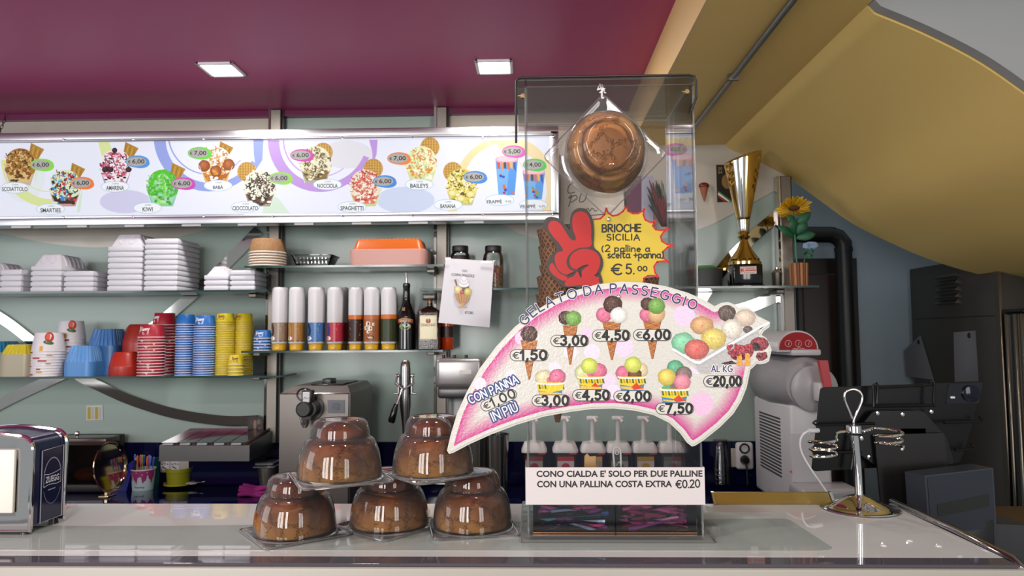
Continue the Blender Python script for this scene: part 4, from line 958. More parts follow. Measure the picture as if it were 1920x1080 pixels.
for ring, nn, ln, lift in ((0, 22, .072, .0), (1, 18, .060, .012), (2, 14, .045, .02)):
    for i in range(nn):
        u = 2 * PI * (i + ring * .5) / nn + rr.uniform(-.08, .08); l_ = ln * rr.uniform(.85, 1.1); c0 = Vector((dx(1489), -.012 - lift * .4, z(392)))
        tip = Vector((l_ * math.cos(u), -l_ * math.sin(u) * .72 - .01, l_ * (.42 * math.sin(u)) + lift))
        leaf(pm, c0 + tip * .15, c0 + tip, .0068, .004, 0 if rr.random() > .3 else 1)
o = pm.build('petals', [mat('sunflower_yellow', 'DDAF14', .5), mat('sunflower_deep_yellow', 'C78F10', .5)], t, world=False, normals=False); so = o.modifiers.new('thick', 'SOLIDIFY'); so.thickness = .0008
MB().ball((dx(1489), -.022, z(391)), (.024, .016, .012), 16, 10).build('seed_head', mat('seed_brown', '5A3A16', .8, bump=(300, .6)), t, world=False)
sm = MB(); sm.tube([(dx(1507), 0, z(497)), (dx(1511), -.004, z(480)), (dx(1516), -.006, z(466))], .0022, 6)
o = sm.build('small_stem', grn, t, world=False)
lm = MB(); 
for xa, ya, xb, yb in ((1510, 484, 1524, 479), (1511, 479, 1504, 468), (1513, 474, 1526, 471)): leaf(lm, (dx(xa), -.004, z(ya)), (dx(xb), -.01, z(yb)), .008)
o = lm.build('small_leaves', grn, t, world=False, normals=False); so = o.modifiers.new('thick', 'SOLIDIFY'); so.thickness = .0008
fm = MB(); 
for i in range(18):
    u = 2 * PI * i / 9 + (i > 8) * .3; l_ = .032 if i < 9 else .02; c0 = Vector((dx(1520), -.008, z(461))); tip = Vector((l_ * math.cos(u), -.008 * math.sin(u), l_ * .42 * math.sin(u) + (.006 if i > 8 else 0)))
    leaf(fm, c0, c0 + tip, .009, .003)
o = fm.build('blue_blossom', mat('pale_blue_petals', '8EA6C4', .6), t, world=False, normals=False); so = o.modifiers.new('thick', 'SOLIDIFY'); so.thickness = .0008
# small metal goblet at the upright
p = at(1457, 530, 2.95); t = thing('metal_shaker', 'small steel shaker standing between trophy and sunflower pot', 'shaker', (p.x, 2.95, ZE))
MB().lathe([(.015, 0), (.017, .003), (.020, .06), (.021, .064)], 24, cap=(True, True)).build('cup', steel, t, world=False); MB().lathe([(.021, .064), (.012, .075), (.007, .078), (.007, .085), (.0001, .087)], 24, cap=(True, False)).build('lid', polished, t, world=False)
# things hung on the pale wall: cone ornament, calendar, hand-written paper
Yw = 3.040
p = at(1320, 357, Yw); t = thing('cone_ornament', 'small brown ice cream cone ornament with red top on the wall', 'ornament', p); kk = Yw / F
MB().lathe([(.0008, -.050), (.018, .012)], 18, cap=(True, True)).build('cone', mat('biscuit_brown', '9A5A40', .7), t, world=False); MB().ball((0, -.002, .02), (.022, .012, .014), 16, 10).build('scoop', mat('dark_red_glaze', '6A1820', .4), t, world=False)
t = thing('wall_calendar', 'dark calendar card with a golden ball on the pale wall behind the trophy', 'calendar', at(1357, 343, Yw))
MB().prism([at(x, y, Yw + .004) for x, y in ((1343, 309), (1372, 309), (1372, 378), (1345, 379))], (0, .005, 0)).build('card', mat('dark_card', '231C1A', .4), t)
a = Art(plane_xz(Yw + .004), .0004); a.ell(1364, 340, 11, 14, '8A6A38', 1, 20); a.poly([(1347, 358), (1372, 376), (1372, 379), (1346, 363)], '3A7A40', 1); a.poly([(1347, 361), (1369, 378), (1365, 378), (1346, 365)], 'E8E4E0', 1.2); a.poly([(1346, 365), (1362, 378), (1358, 378), (1346, 369)], 'B02A28', 1.4)
a.build('picture', ink_mat, t); a = Art(plane_xz(Yw + .004), .0004); a.text('20', 1350, 316, 8, 5, 'B89A50', 2); a.text('24', 1350, 323, 8, 5, 'B89A50', 2); a.build('lettering', ink_mat, t)
t = thing('handwritten_paper', 'white paper with brush handwriting seen through the acrylic dispenser', 'notice', at(1100, 380, 2.98))
MB().prism([at(x, y, 2.97) for x, y in ((1052, 330), (1168, 330), (1172, 418), (1050, 420))], (0, .0015, 0)).build('sheet', mat('cream_paper', 'C8BEB0', .6), t)
a = Art(plane_xz(2.97), .0004)
for st in ([(1075, 342), (1066, 350), (1066, 362), (1078, 360)], [(1066, 372), (1072, 366), (1066, 388)], [(1068, 372), (1078, 366), (1082, 372), (1070, 380)], [(1090, 362), (1086, 378), (1096, 376), (1100, 364)], [(1098, 396), (1102, 390), (1106, 396), (1110, 390), (1116, 396), (1120, 394)], [(1104, 404), (1134, 402)]): a.stroke(catmull(st, 4, False), 1.8, '4A3A38', 1, False)
a.build('handwriting', ink_mat, t)
t = thing('maroon_banner', 'narrow maroon and lilac hanging card seen through the dispenser', 'card', at(1195, 410, 2.96))
MB().prism([at(x, y, 2.96) for x, y in ((1176, 330), (1203, 330), (1203, 440), (1176, 440))], (0, .002, 0)).build('maroon_strip', mat('maroon_card', '5A2440', .5), t)
MB().prism([at(x, y, 2.958) for x, y in ((1203, 330), (1225, 330), (1225, 450), (1203, 450))], (0, .002, 0)).build('lilac_strip', mat('lilac_card', '9A96A8', .5), t)
t = thing('dried_bouquet', 'dark wrapped dried flower bunch hanging behind the dispenser', 'flower', at(1240, 380, 2.93)); rr = random.Random(9); mb = MB()
for i in range(26):
    a0 = at(1246 + rr.uniform(-5, 5), 425, 2.93); b0 = at(1226 + rr.uniform(-14, 18), rr.uniform(335, 390), 2.93 + rr.uniform(-.02, .02)); leaf(mb, a0, b0, .008, .01, rr.randrange(3))
o = mb.build('stalks', [mat('dry_dark_green', '2A3228', .7), mat('dry_grey', '6A6C66', .6), mat('dry_red', '6A1E22', .6)], t, normals=False); so = o.modifiers.new('thick', 'SOLIDIFY'); so.thickness = .001
# ------------------------------------------------------------------ back worktop
blue = mat('navy_gloss_laminate', '0A0C34', .06, spec=.5)
t = thing('back_worktop', 'navy blue glossy worktop along the back wall', 'worktop', (-1.2, 2.75, 0))
MB().rbox(-4.2, 1.03, 2.42, 3.045, WT - .04, WT, .004, 2).build('top', blue, t)
struct(MB().box(-4.2, 1.03, 3.03, 3.048, WT + .0005, 1.055).build('trim_8', blue))
t = thing('base_cabinet', 'dark base cabinet carrying the navy worktop', 'cabinet', (-1.2, 2.75, 0)); MB().box(-4.2, 1.03, 2.46, 3.04, 0.0, WT - .041).build('body', mat('dark_cabinet', '15151C', .5), t)
def onwt(x, y): return atz(x, y, WT)
darkp = mat('dark_grey_plastic', '1C1C20', .4)
# bread box
Y = 2.88; k = Y / F; a_, b_ = at(86, 900, Y).x, at(196, 900, Y).x; zt = at(150, 822, Y).z
t = thing('bread_box', 'dark brown bread box with roll-top lid and round knob behind the napkin dispenser', 'box', ((a_ + b_) / 2, Y + .1, WT))
MB().rbox(a_, b_, Y, Y + .142, WT, WT + .03, .006, 2).build('base', mat('dark_brown_wood', '1A1110', .5), t)
MB().rbox(a_, b_, Y + .10, Y + .142, WT + .03, zt, .006, 2).build('back', mat('dark_brown_wood', '1A1110', .5), t)
MB().rbox(a_, b_, Y + .002, Y + .105, zt - .03, zt, .006, 2).build('lid', mat('brown_lid', '3A2A26', .25), t)
for x in (a_, b_ - .008): MB().box(x, x + .008, Y + .01, Y + .105, WT + .03, zt - .03).build('side', mat('dark_brown_wood', '1A1110', .5), t)
MB().box(a_ + .008, b_ - .008, Y + .004, Y + .008, WT + .03, zt - .03).build('glass_front', clear('smoked_glass', (.55, .48, .46), 1.5, .03), t)
p = at(145, 817, Y + .03); MB().lathe([(.004, 0), (.005, .006), (.011, .011), (.012, .018), (.008, .025), (.0001, .027)], 20, (p.x, p.y, zt), cap=(True, False)).build('knob', chrome, t)
p = at(168, 890, Y + .07); t = thing('bread_roll', 'orange brown bread roll inside the dark bread box', 'bread', (p.x, p.y, WT + .03))
MB().ball((0, 0, .028), (.062, .045, .029), 24, 14).build('crust', mat('bread_crust', '8A4A22', .6, noise=(30, 'A8642E')), t, world=False)
p = at(128, 855, Y + .10); t = thing('sweet_bag', 'blue crinkled plastic bag inside the bread box', 'bag', (p.x, p.y, WT + .03))
MB().lathe([(.03, 0), (.045, .02), (.05, .05), (.04, .075), (.02, .085), (.0001, .083)], 22, cap=(True, False), wob=lambda u, z_: 1 + .12 * math.sin(u * 5 + z_ * 90)).build('bag', mat('blue_cellophane', '24405E', .2, bump=(80, .6)), t, world=False)
# round mirror-steel tray standing on edge
p = onwt(196, 930); Y = p.y; R_ = .098
t = thing('round_tray', 'round polished metal tray standing on edge by the blue tape dispenser', 'tray', (p.x + .012, Y, WT)); mx = Matrix.Translation((0, 0, R_ + .014)) @ Matrix.Rotation(rad(84), 4, 'Z') @ Matrix.Rotation(rad(84), 4, 'X')
brass_s = mat('warm_polished_steel', (.62, .50, .30), .09, 1)
MB().lathe([(.0001, 0), (R_ * .9, 0), (R_ * .94, .006), (R_, .010), (R_, .013), (R_ * .93, .010), (R_ * .89, .003), (.0001, .003)], 56, mx=mx).build('disc', brass_s, t, world=False)
ft = MB(); ft.rbox(-.02, .02, -.03, .03, 0, .006, .002, 1); ft.rbox(-.008, .008, -.012, .012, .005, .03, .003, 1); ft.build('foot', brass_s, t, world=False)
# tape dispenser
p = onwt(205, 920); w_ = .052; Y = p.y; k = Y / F
t = thing('tape_dispenser', 'royal blue desk tape dispenser with a white roll', 'tape dispenser', (p.x + .01, Y, WT)); tb = mat('royal_blue_plastic', '1A1E86', .35)
out = [(-.045, 0), (.060, 0), (.088, .118), (.078, .118), (.035, .075), (.015, .085), (-.012, .10), (-.036, .098)]
MB().prism([(x, 0, z_) for x, z_ in out], (0, .05, 0)).build('body', tb, t, world=False)
MB().lathe([(.014, 0), (.034, 0), (.034, .022), (.014, .022), (.014, 0)], 32, mx=Matrix.Translation((.012, .036, .088)) @ Matrix.Rotation(PI / 2, 4, 'X')).build('tape_roll', mat('white_tape', 'D8D8D8', .4), t, world=False)
MB().lathe([(.0001, -.001), (.0145, -.001), (.0145, .024), (.0001, .024)], 24, mx=Matrix.Translation((.012, .037, .088)) @ Matrix.Rotation(PI / 2, 4, 'X')).build('roll_core', darkp, t, world=False)
# spoon cup
p = onwt(268, 917); Y = p.y; k = Y / F; t = thing('paper_cup', 'pink dripping-glaze paper cup holding plastic spoons on the navy worktop', 'cup', (p.x, Y, WT)); rb_, rt_, h_ = 18 * k, 21 * k, 37 * k
MB().lathe([(rb_ * .95, .002), (rb_, 0), (rt_, h_), (rt_ + .0022, h_ + .001), (rt_ + .002, h_ + .004), (rt_ - .001, h_ + .003), (rb_ * .97, .006), (.0001, .006)], 36, m=[0, 0, 1, 1, 1, 0, 0], cap=(True, False)).build('cup', [mat('pale_mint_paper', 'B8CCD0', .45), mat('white_paper_rim', 'D8D2C8', .5)], t, world=False)
fn = lambda x, y, o: (lambda r_: Vector((r_ * math.sin(x / rb_), -r_ * math.cos(x / rb_), y)))(rb_ + (rt_ - rb_) * y / h_ + .0006 + o)
a = Art(fn, .0003); n = 40
for i in range(n):
    x0, x1 = -1.5 * rb_ + 3 * rb_ * i / n, -1.5 * rb_ + 3 * rb_ * (i + 1) / n
    dr = lambda x: h_ * (.56 + .17 * math.sin(x / rb_ * 9) + .08 * math.sin(x / rb_ * 23 + 1)); a.poly([(x0, h_ * .985), (x1, h_ * .985), (x1, dr(x1)), (x0, dr(x0))], '9A2C6C', 1)
for x, y in ((-.5, .85), (-.1, .9), (.4, .8), (.8, .88), (-.8, .8)): a.ell(x * rb_, y * h_, .002, .002, 'F0C8DC', 2, 8)
cp = a.build('glaze_print', ink_mat, t, world=False)
a = Art(lambda x, y, o: fn(x, -y, o), .0003); a.text('Charming', .005, -h_ * .17, .038, .0085, '2A2A40', 2, 0, .01); a.build('lettering', ink_mat, cp, world=False)
rr = random.Random(6); scols = ('3A5AB0', 'C8A85A', 'C8642A', 'C85A7A', '8A9A3A', '2A4A90', 'C87A3A', 'A03A80', '5A7AC8', '4A4AA0')
clab = {'3A5AB0': 'blue', 'C8A85A': 'tan', 'C8642A': 'orange', 'C85A7A': 'pink', '8A9A3A': 'olive green', '2A4A90': 'navy', 'C87A3A': 'apricot', 'A03A80': 'purple', '5A7AC8': 'light blue', '4A4AA0': 'violet'}
for i, c in enumerate(scols):
    x_ = (-.85 + 1.7 * i / 9) * rb_ * .8; s_ = thing('plastic_spoon', clab[c] + ' plastic spoon standing in the pink glazed cup', 'spoon', (p.x + x_, Y + rr.uniform(-.008, .008), WT + .006), 0, 'spoons in the glazed cup')
    tilt = x_ * 4; h2 = h_ + rr.uniform(.030, .050); mb = MB(); n = 8; w2 = .0042
    pts = [(x_ * tilt * 0 + tilt * .1 * q / n * 1.2, 0, h2 * q / n) for q in range(n + 1)]
    mb.tube(pts, [.0016 + (.003 if q > n - 2 else .0006 * q / n) for q in range(n + 1)], 8); mb.ball((pts[-1][0], 0, pts[-1][2]), (.0045, .0018, .008), 10, 6); mb.build('spoon', mat('spoon_' + c, c, .3), s_, world=False)
# teal cup
p = onwt(291, 908); t = thing('teal_beaker', 'teal plastic beaker behind the pink glazed cup', 'beaker', (p.x, p.y, WT)); MB().lathe([(.022, 0), (.028, .115), (.0295, .118), (.027, .116), (.021, .004), (.0001, .004)], 28, cap=(True, False)).build('beaker', mat('teal_plastic', '14606E', .4), t, world=False)
# lime container on its lid
p = onwt(335, 909); k = p.y / F; t = thing('lime_container', 'lime yellow round plastic container standing in its lid on the worktop', 'container', (p.x, p.y, WT)); lm = mat('lime_plastic', 'A0A022', .4)
MB().lathe([(20 * k, 0), (26 * k, .004), (26.5 * k, .010), (25 * k, .0085), (19 * k, .003), (.0001, .003)], 36, cap=(True, False)).build('lid_dish', mat('bright_lime_plastic', 'B8B828', .4), t, world=False)
MB().lathe([(20 * k, .004), (21.5 * k, 24 * k), (23 * k, 25 * k), (23.2 * k, 31 * k), (22 * k, 31.5 * k), (20 * k, 28 * k), (.0001, 27 * k)], 36, cap=(True, False)).build('pot', lm, t, world=False)
# ice cream scoop lying down
p = onwt(375, 909); k = p.y / F; t = thing('serving_scoop', 'white spatula with black handle lying beside the lime container', 'scoop', (p.x, p.y, WT))
MB().ball((-19 * k, 0, .007), (15 * k, .022, .006), 20, 10).build('blade', white_pl, t, world=False); MB().tube([(-5 * k, 0, .009), (8 * k, .01, .012), (30 * k, .03, .011), (42 * k, .04, .010)], [.007, .010, .010, .007], 10).build('handle', mat('black_gloss_handle', '0A0A0C', .12), t, world=False)
# wall sockets
def socket(x0, x1, y0, y1, lab, n_):
    Y = 3.024; t = thing('wall_socket', lab, 'socket', at((x0 + x1) / 2, (y0 + y1) / 2, Y)); a, b = at(x0, y1, Y), at(x1, y0, Y)
    MB().rbox(a.x, b.x, Y, Y + .008, a.z, b.z, .003, 2).build('plate', mat('socket_ivory', 'BDB7A8', .45), t)
    for i in range(n_):
        x = a.x + (b.x - a.x) * (i + .5) / (n_ + .8); MB().rbox(x - .019, x + .019, Y - .004, Y, a.z + .008, b.z - .006, .002, 1).build('module', white_pl, t)
        h = MB()
        for dx, dz in ((-.012, .008), (0, .009), (.012, .008)): h.rbox(x + dx - .003, x + dx + .003, Y - .0055, Y - .0035, (a.z + b.z) / 2 + dz - .002, (a.z + b.z) / 2 + dz + .002, .0005, 1)
        h.build('holes', black_pl, t); MB().tube([(x - .010, Y - .005, (a.z + b.z) / 2 - .002), (x + .006, Y - .005, (a.z + b.z) / 2 - .011)], .002, 6).build('slot', darkp, t)
socket(300, 354, 861, 886, 'white double wall socket behind the lime container', 2)
# wall mounted condiment holder
Y = 2.76; t = thing('condiment_holder', 'wide brushed steel condiment box with clear lids mounted on the wall', 'condiment box', at(385, 850, 2.9)); a, b = at(298, 865, Y), at(468, 835, Y); zk = at(405, 808, 3.0).z
sd = [(a.y, a.z), (a.y, b.z), (3.0, zk), (3.026, zk), (3.026, a.z)]
MB().prism([(a.x, y, z_) for y, z_ in sd], (b.x - a.x, 0, 0)).build('steel_body', mat('dark_brushed_steel', (.20, .19, .19), .38, 1), t)
dY, dZ = 3.0 - a.y, zk - b.z; lidc = clear('smoky_lid', (.8, .78, .78), 1.5, .06, 1.5); N5 = 5; w5 = (b.x - a.x - .02) / N5
for i in range(N5):
    x0 = a.x + .01 + i * w5; q = lambda u, h: (a.y + dY * u, b.z + dZ * u + h)
    MB().prism([(x0 + .004, *q(.02, .002)), (x0 + w5 - .004, *q(.02, .002)), (x0 + w5 - .004, *q(.95, .002)), (x0 + .004, *q(.95, .002))], (0, 0, .004)).build('contents', mat('pink_contents_%d' % (i % 2), ('6A3A3C', '74504C')[i % 2], .6), t)
    l_ = MB().prism([(x0 + .002, *q(-.04, .010)), (x0 + w5 - .002, *q(-.04, .010)), (x0 + w5 - .002, *q(.97, .010)), (x0 + .002, *q(.97, .010))], (0, 0, .003)).build('lid', lidc, t)
    MB().rbox(x0 + w5 * .1, x0 + w5 * .72, a.y - .012, a.y + .004, b.z + .001, b.z + .010, .003, 1).build('lip', mat('pale_lip', '9A98A0', .35), l_)
# steel canister at right of it
p = onwt(503, 914); t = thing('steel_canister', 'small steel bin with flat grey lid beside the steel whipping machine', 'canister', (p.x, p.y, WT)); MB().lathe([(.032, 0), (.042, .085)], 28, cap=(True, True)).build('bin', steel, t, world=False); ld = MB(); ld.rbox(-.05, .04, -.045, .045, .085, .093, .003, 1); ld.rbox(-.044, .034, -.04, .04, .094, .108, .004, 1); ld.build('lid', mat('grey_satin_lid', '8A8A90', .35, .6), t, world=False)
# magenta cloth
p = onwt(470, 930); t = thing('folded_cloth', 'folded magenta cleaning cloth on the navy worktop', 'cloth', (p.x, p.y, WT)); cm_ = mat('magenta_cloth', '8A1E6A', .9, bump=(200, .5))
mb = MB(); 
for j in range(3): 
    n = 14; vs = []; 
    for i in range(n + 1):
        u = i / n; z_ = .006 + j * .011 + .006 * math.sin(u * 5 + j); vs.append((-.045 + .11 * u, .0, z_))
    mb.tube([(x, -.01 + .006 * j, z_) for x, y, z_ in vs], [.006 + .004 * math.sin(PI * min(1, i / n + .1)) for i in range(n + 1)], 8); mb.tube([(x + .004, .02 + .003 * j, z_ + .002) for x, y, z_ in vs], [.007 + .004 * math.sin(PI * min(1, i / n + .1)) for i in range(n + 1)], 8)
tag(mb.build('folds', cm_, t, world=False), None, None) if 0 else mb.build('folds', cm_, t, world=False)
# sticker and little picture card on the wall
t = thing('wall_sticker', 'small white sticker with yellow bars on the green wall glass', 'sticker', at(177, 774, 3.045)); MB().prism([at(x, y, 3.046) for x, y in ((162, 761), (192, 760), (193, 787), (162, 788))], (0, .0035, 0)).build('sheet', mat('sticker_white', 'C8C6BE', .5), t)
a = Art(plane_xz(3.046), .0004)
for x in (164, 178): a.poly([(x, 763), (x + 6, 763), (x + 6, 786), (x, 786)], 'A8942A', 1); [a.stroke([(x + 8 + q * 1.8, 763), (x + 8 + q * 1.8, 786)], .7, '8A8A94', 1, False) for q in range(3)]
a.build('bars', ink_mat, t)
t = thing('picture_card', 'small dark picture card leaning at the foot of the left steel upright', 'card', at(478, 795, 2.985)); MB().prism([at(x, y, 2.985) for x, y in ((464, 781), (493, 781), (493, 822), (465, 822))], (0, .003, 0)).build('card', mat('dark_card', '231C1A', .4), t)
a = Art(plane_xz(2.985), .0004); a.ell(485, 791, 4, 5, '6A5A48', 1, 12); a.ell(478, 796, 3, 9, '8A6A58', 1, 12); a.ell(472, 792, 3, 5, '4A2A28', 1, 10); a.ell(487, 804, 4, 3, '7A3A34', 1, 10); a.build('picture', ink_mat, t)

# whipped cream machine
p0 = onwt(523, 936); Y = 2.56; k = Y / F; xl_, xr_ = at(524, 800, Y).x, at(656, 800, Y).x; z1 = at(590, 738, Y).z; z2 = at(590, 723, Y + .06).z
t = thing('cream_machine', 'tall brushed steel whipped cream machine with black tap', 'machine', ((xl_ + xr_) / 2, Y + .142, WT)); warm = mat('warm_brushed_steel', (.20, .178, .165), .42, 1, bump=(4, .02))
mb = MB(); D_ = .36
vs = [(xl_, Y, WT + .012), (xr_, Y, WT + .012), (xr_, Y, z1), (xl_, Y, z1), (xl_ + .035, Y + .05, z2), (xr_ - .022, Y + .05, z2)] + [(xl_, Y + D_, WT + .012), (xr_, Y + D_, WT + .012), (xr_, Y + D_, z1 + .0), (xl_, Y + D_, z1), (xl_ + .035, Y + D_, z2), (xr_ - .022, Y + D_, z2)]
fs = [(0, 1, 2, 3), (3, 2, 5, 4), (6, 9, 8, 7), (9, 10, 11, 8), (4, 5, 11, 10), (1, 7, 8, 2), (2, 8, 11, 5), (0, 3, 9, 6), (3, 4, 10, 9), (0, 6, 7, 1)]
mb.add(vs, fs).build('housing', warm, t, smooth=False)
for x in (xl_ + .02, xr_ - .02):
    for y in (Y + .03, Y + D_ - .03): MB().cyl((x, y), .012, WT, WT + .013, 14).build('foot', black_pl, t)
fe = MB(); fe.tube([(xl_ + .002, Y - .001, z1), (xr_ - .002, Y - .001, z1)], .0025, 6); fe.tube([(xr_ - .004, Y - .001, z1), (xr_ - .004, Y - .001, WT + .015)], .0025, 6); fe.build('edge_trim', polished, t)
hl = MB(); hx = (xl_ + xr_) / 2 + .012; hl.rbox(hx - .018, hx + .018, Y + .1, Y + .17, z2, z2 + .022, .004, 2); hl.rbox(hx - .05, hx + .07, Y + .07, Y + .3, z2, z2 + .006, .003, 1); hl.build('lid', black_pl, t)
P_ = lambda x, y, d=0: at(x, y, Y - d) 
c0 = P_(585, 764); mk = lambda c, d0, d1: Matrix.Translation((c.x, Y - d1, c.z)) @ Matrix.Rotation(-PI / 2, 4, 'X')
MB().lathe([(23 * k, 0), (23 * k, .012)], 32, mx=Matrix.Translation((c0.x, Y, c0.z)) @ Matrix.Rotation(PI / 2, 4, 'X'), cap=(True, True)).build('tap_flange', mat('dark_steel', (.12, .115, .11), .35, 1), t)
tp = MB(); c1 = P_(572, 767, .07)
tp.lathe([(.026, 0), (.026, .07)], 28, mx=Matrix.Translation((c1.x + .012, Y, c1.z)) @ Matrix.Rotation(PI / 2, 4, 'X'), cap=(True, True)); tp.lathe([(.024, 0), (.027, .004), (.027, .018), (.022, .022), (.0001, .022)], 32, mx=Matrix.Translation((c1.x, Y - .07, c1.z)) @ Matrix.Rotation(PI / 2, 4, 'X'), cap=(True, False)); tp.rbox(c1.x - .013, c1.x + .024, Y - .075, Y - .035, c1.z + .015, c1.z + .065, .006, 2)
tap = tp.build('tap', mat('black_tap', '121214', .4), t)
pl = at(574, 745, Y - .077); MB().rbox(pl.x - .012, pl.x + .012, Y - .079, Y - .074, pl.z - .018, pl.z + .018, .002, 1).build('white_tag', white_pl, tap)
a = Art(plane_xz(Y - .0795), .0003); a.stroke([(569, 749), (572, 744), (574, 748), (579, 746)], .8, '4A4A50', 1, False); a.build('tag_scribble', ink_mat, tap)
rg = at(574, 740, Y - .05); MB().tube([(rg.x + .026 * math.cos(u) - .004, Y - .055, rg.z + .022 * math.sin(u)) for u in [2 * PI * i / 24 for i in range(24)]], .003, 8, 0, True).build('ring', black_pl, tap)
sp = MB(); sp.tube([(rg.x, Y - .05, rg.z - .005), (rg.x, Y - .05, rg.z + .022)], .008, 12); sp.build('spring', chrome, tap)
nz = at(572, 790, Y - .06); nb = MB(); nb.lathe([(.020, .018), (.020, .008), (.015, .006), (.015, -.008), (.006, -.022), (.0001, -.022)], 20, (nz.x, nz.y, nz.z), cap=(True, False)); nb.build('nozzle', chrome, tap)
MB().prism([at(x, y, Y - .003) for x, y in ((614, 750), (646, 750), (646, 775), (615, 775))], (0, .003, 0)).build('badge', mat('grey_badge', '55565C', .35, .5), t)
a = Art(plane_xz(Y - .0032), .0003); a.stroke(arc(630, 762, 6, 6, 0, 360, 20), .9, '2A2A2E', 1, False); a.stroke(arc(630, 762, 3, 3, 0, 360, 14), .9, '2A2A2E', 1, False); a.stroke([(636, 756), (636, 768), (630, 768)], .9, '2A2A2E', 1, False); a.build('badge_mark', ink_mat, t)

# lever column (citrus press / lever tap)
Y = 2.72; p = at(760, 760, Y); k = Y / F; t = thing('lever_press', 'upright polished steel lever press with black handle grip', 'press', (p.x, Y, WT)); z = lambda yy: at(760, yy, Y).z - WT; r_ = 9.5 * k
sps = mat('satin_dark_steel', (.36, .34, .33), .22, 1)
MB().lathe([(.06, 0), (.06, .012), (.03, .02), (r_ * .5, z(820)), (r_ * .6, z(800)), (r_ * 1.1, z(760)), (r_ * 1.05, z(740)), (r_, z(690)), (r_ * .9, z(680)), (r_ * .5, z(675.5)), (.0001, z(675))], 32, cap=(True, False)).build('column', sps, t, world=False)
yk = MB(); dxp = lambda x: (x - 760) * k
for s_ in (-1, 1):
    yk.tube([(dxp(760 + s_ * 14), -.012, z(702)), (dxp(760 + s_ * 17), -.02, z(718)), (dxp(758), -.034, z(729))], .004, 8); yk.lathe([(.007, -.006), (.007, .006)], 14, mx=Matrix.Translation((dxp(760 + s_ * 14), -.008, z(704))) @ Matrix.Rotation(PI / 2, 4, 'Y'), cap=(True, True)); yk.rbox(dxp(760 + s_ * 12.5) - .003, dxp(760 + s_ * 12.5) + .003, -.01, .01, z(738), z(702), .001, 1); yk.lathe([(.004, -.009), (.004, .009)], 10, mx=Matrix.Translation((dxp(760 + s_ * 16), -.002, z(738))) @ Matrix.Rotation(PI / 2, 4, 'Y'), cap=(True, True))
yk.build('yoke', sps, t, world=False); MB().tube([(dxp(757), -.036, z(728)), (dxp(748), -.05, z(757))], .0045, 10).build('lever_rod', chrome, t, world=False); MB().tube([(dxp(748), -.05, z(755)), (dxp(745), -.055, z(766)), (dxp(740), -.06, z(786)), (dxp(739), -.061, z(789))], [.008, .011, .0135, .009], 14).build('grip', mat('black_gloss_handle', '0A0A0C', .12), t, world=False)

# milkshake mixer behind the fan sign
Y = 2.66; k = Y / F; xa, xb = at(815, 730, Y).x, at(905, 730, Y).x; z = lambda yy: at(860, yy, Y).z
t = thing('milkshake_mixer', 'grey drink mixer with rounded head left of the fan shaped sign', 'mixer', ((xa + xb) / 2, Y + .1, WT)); gm = mat('grey_enamel', (.28, .27, .265), .28, .6)
MB().rbox(xa, xb, Y, Y + .2, z(728), z(672), .018, 4).build('head', gm, t); MB().rbox(xa + .008, xb - .01, Y + .01, Y + .19, z(748), z(728) + .004, .012, 3).build('lower_head', mat('dark_enamel', (.10, .10, .10), .35, .6), t)
MB().rbox(xa + .03, xb - .03, Y + .10, Y + .19, WT + .02, z(745), .012, 2).build('column', mat('dark_enamel', (.10, .10, .10), .35, .6), t); MB().rbox(xa, xb, Y, Y + .21, WT, WT + .022, .01, 2).build('base', gm, t)
MB().rbox(at(862, 700, Y).x, at(884, 700, Y).x, Y - .003, Y + .002, z(702), z(694), .001, 1).build('name_plate', mat('plate_silver', 'C8C4BE', .3), t); sw = MB()
for x in (832, 852, 874): q = at(x, 672, Y + .04); sw.cyl((q.x, q.y), .006, z(673), z(666), 12)
sw.build('switch', black_pl, t)
for x in (838, 876): q = at(x, 750, Y + .05); MB().tube([(q.x, q.y, z(746)), (q.x, q.y, z(790))], .005, 10).build('spindle', chrome, t)
for x, lb in ((893, 'left steel mixing cup below the fan sign'), (932, 'right steel mixing cup below the fan sign')):
    Y2 = 2.56; k = Y2 / F; q = at(x, 890, Y2); zt = at(x, 816, Y2).z; t = thing('mixing_cup', lb, 'cup', (q.x, Y2, WT), 0, 'steel mixing cups'); h_ = zt - WT; MB().lathe([(17 * k, .003), (18 * k, 0), (22 * k, h_), (23 * k, h_ + .001), (23 * k, h_ + .005), (21.6 * k, h_ + .004), (17.5 * k, .006), (.0001, .006)], 36, cap=(True, False)).build('cup', mat('mid_steel', (.30, .29, .28), .2, 1), t, world=False)
    MB().tube([(0, 0, .02), (0, 0, h_ + .05)], .0035, 8).build('stir_rod', steel, t, world=False)

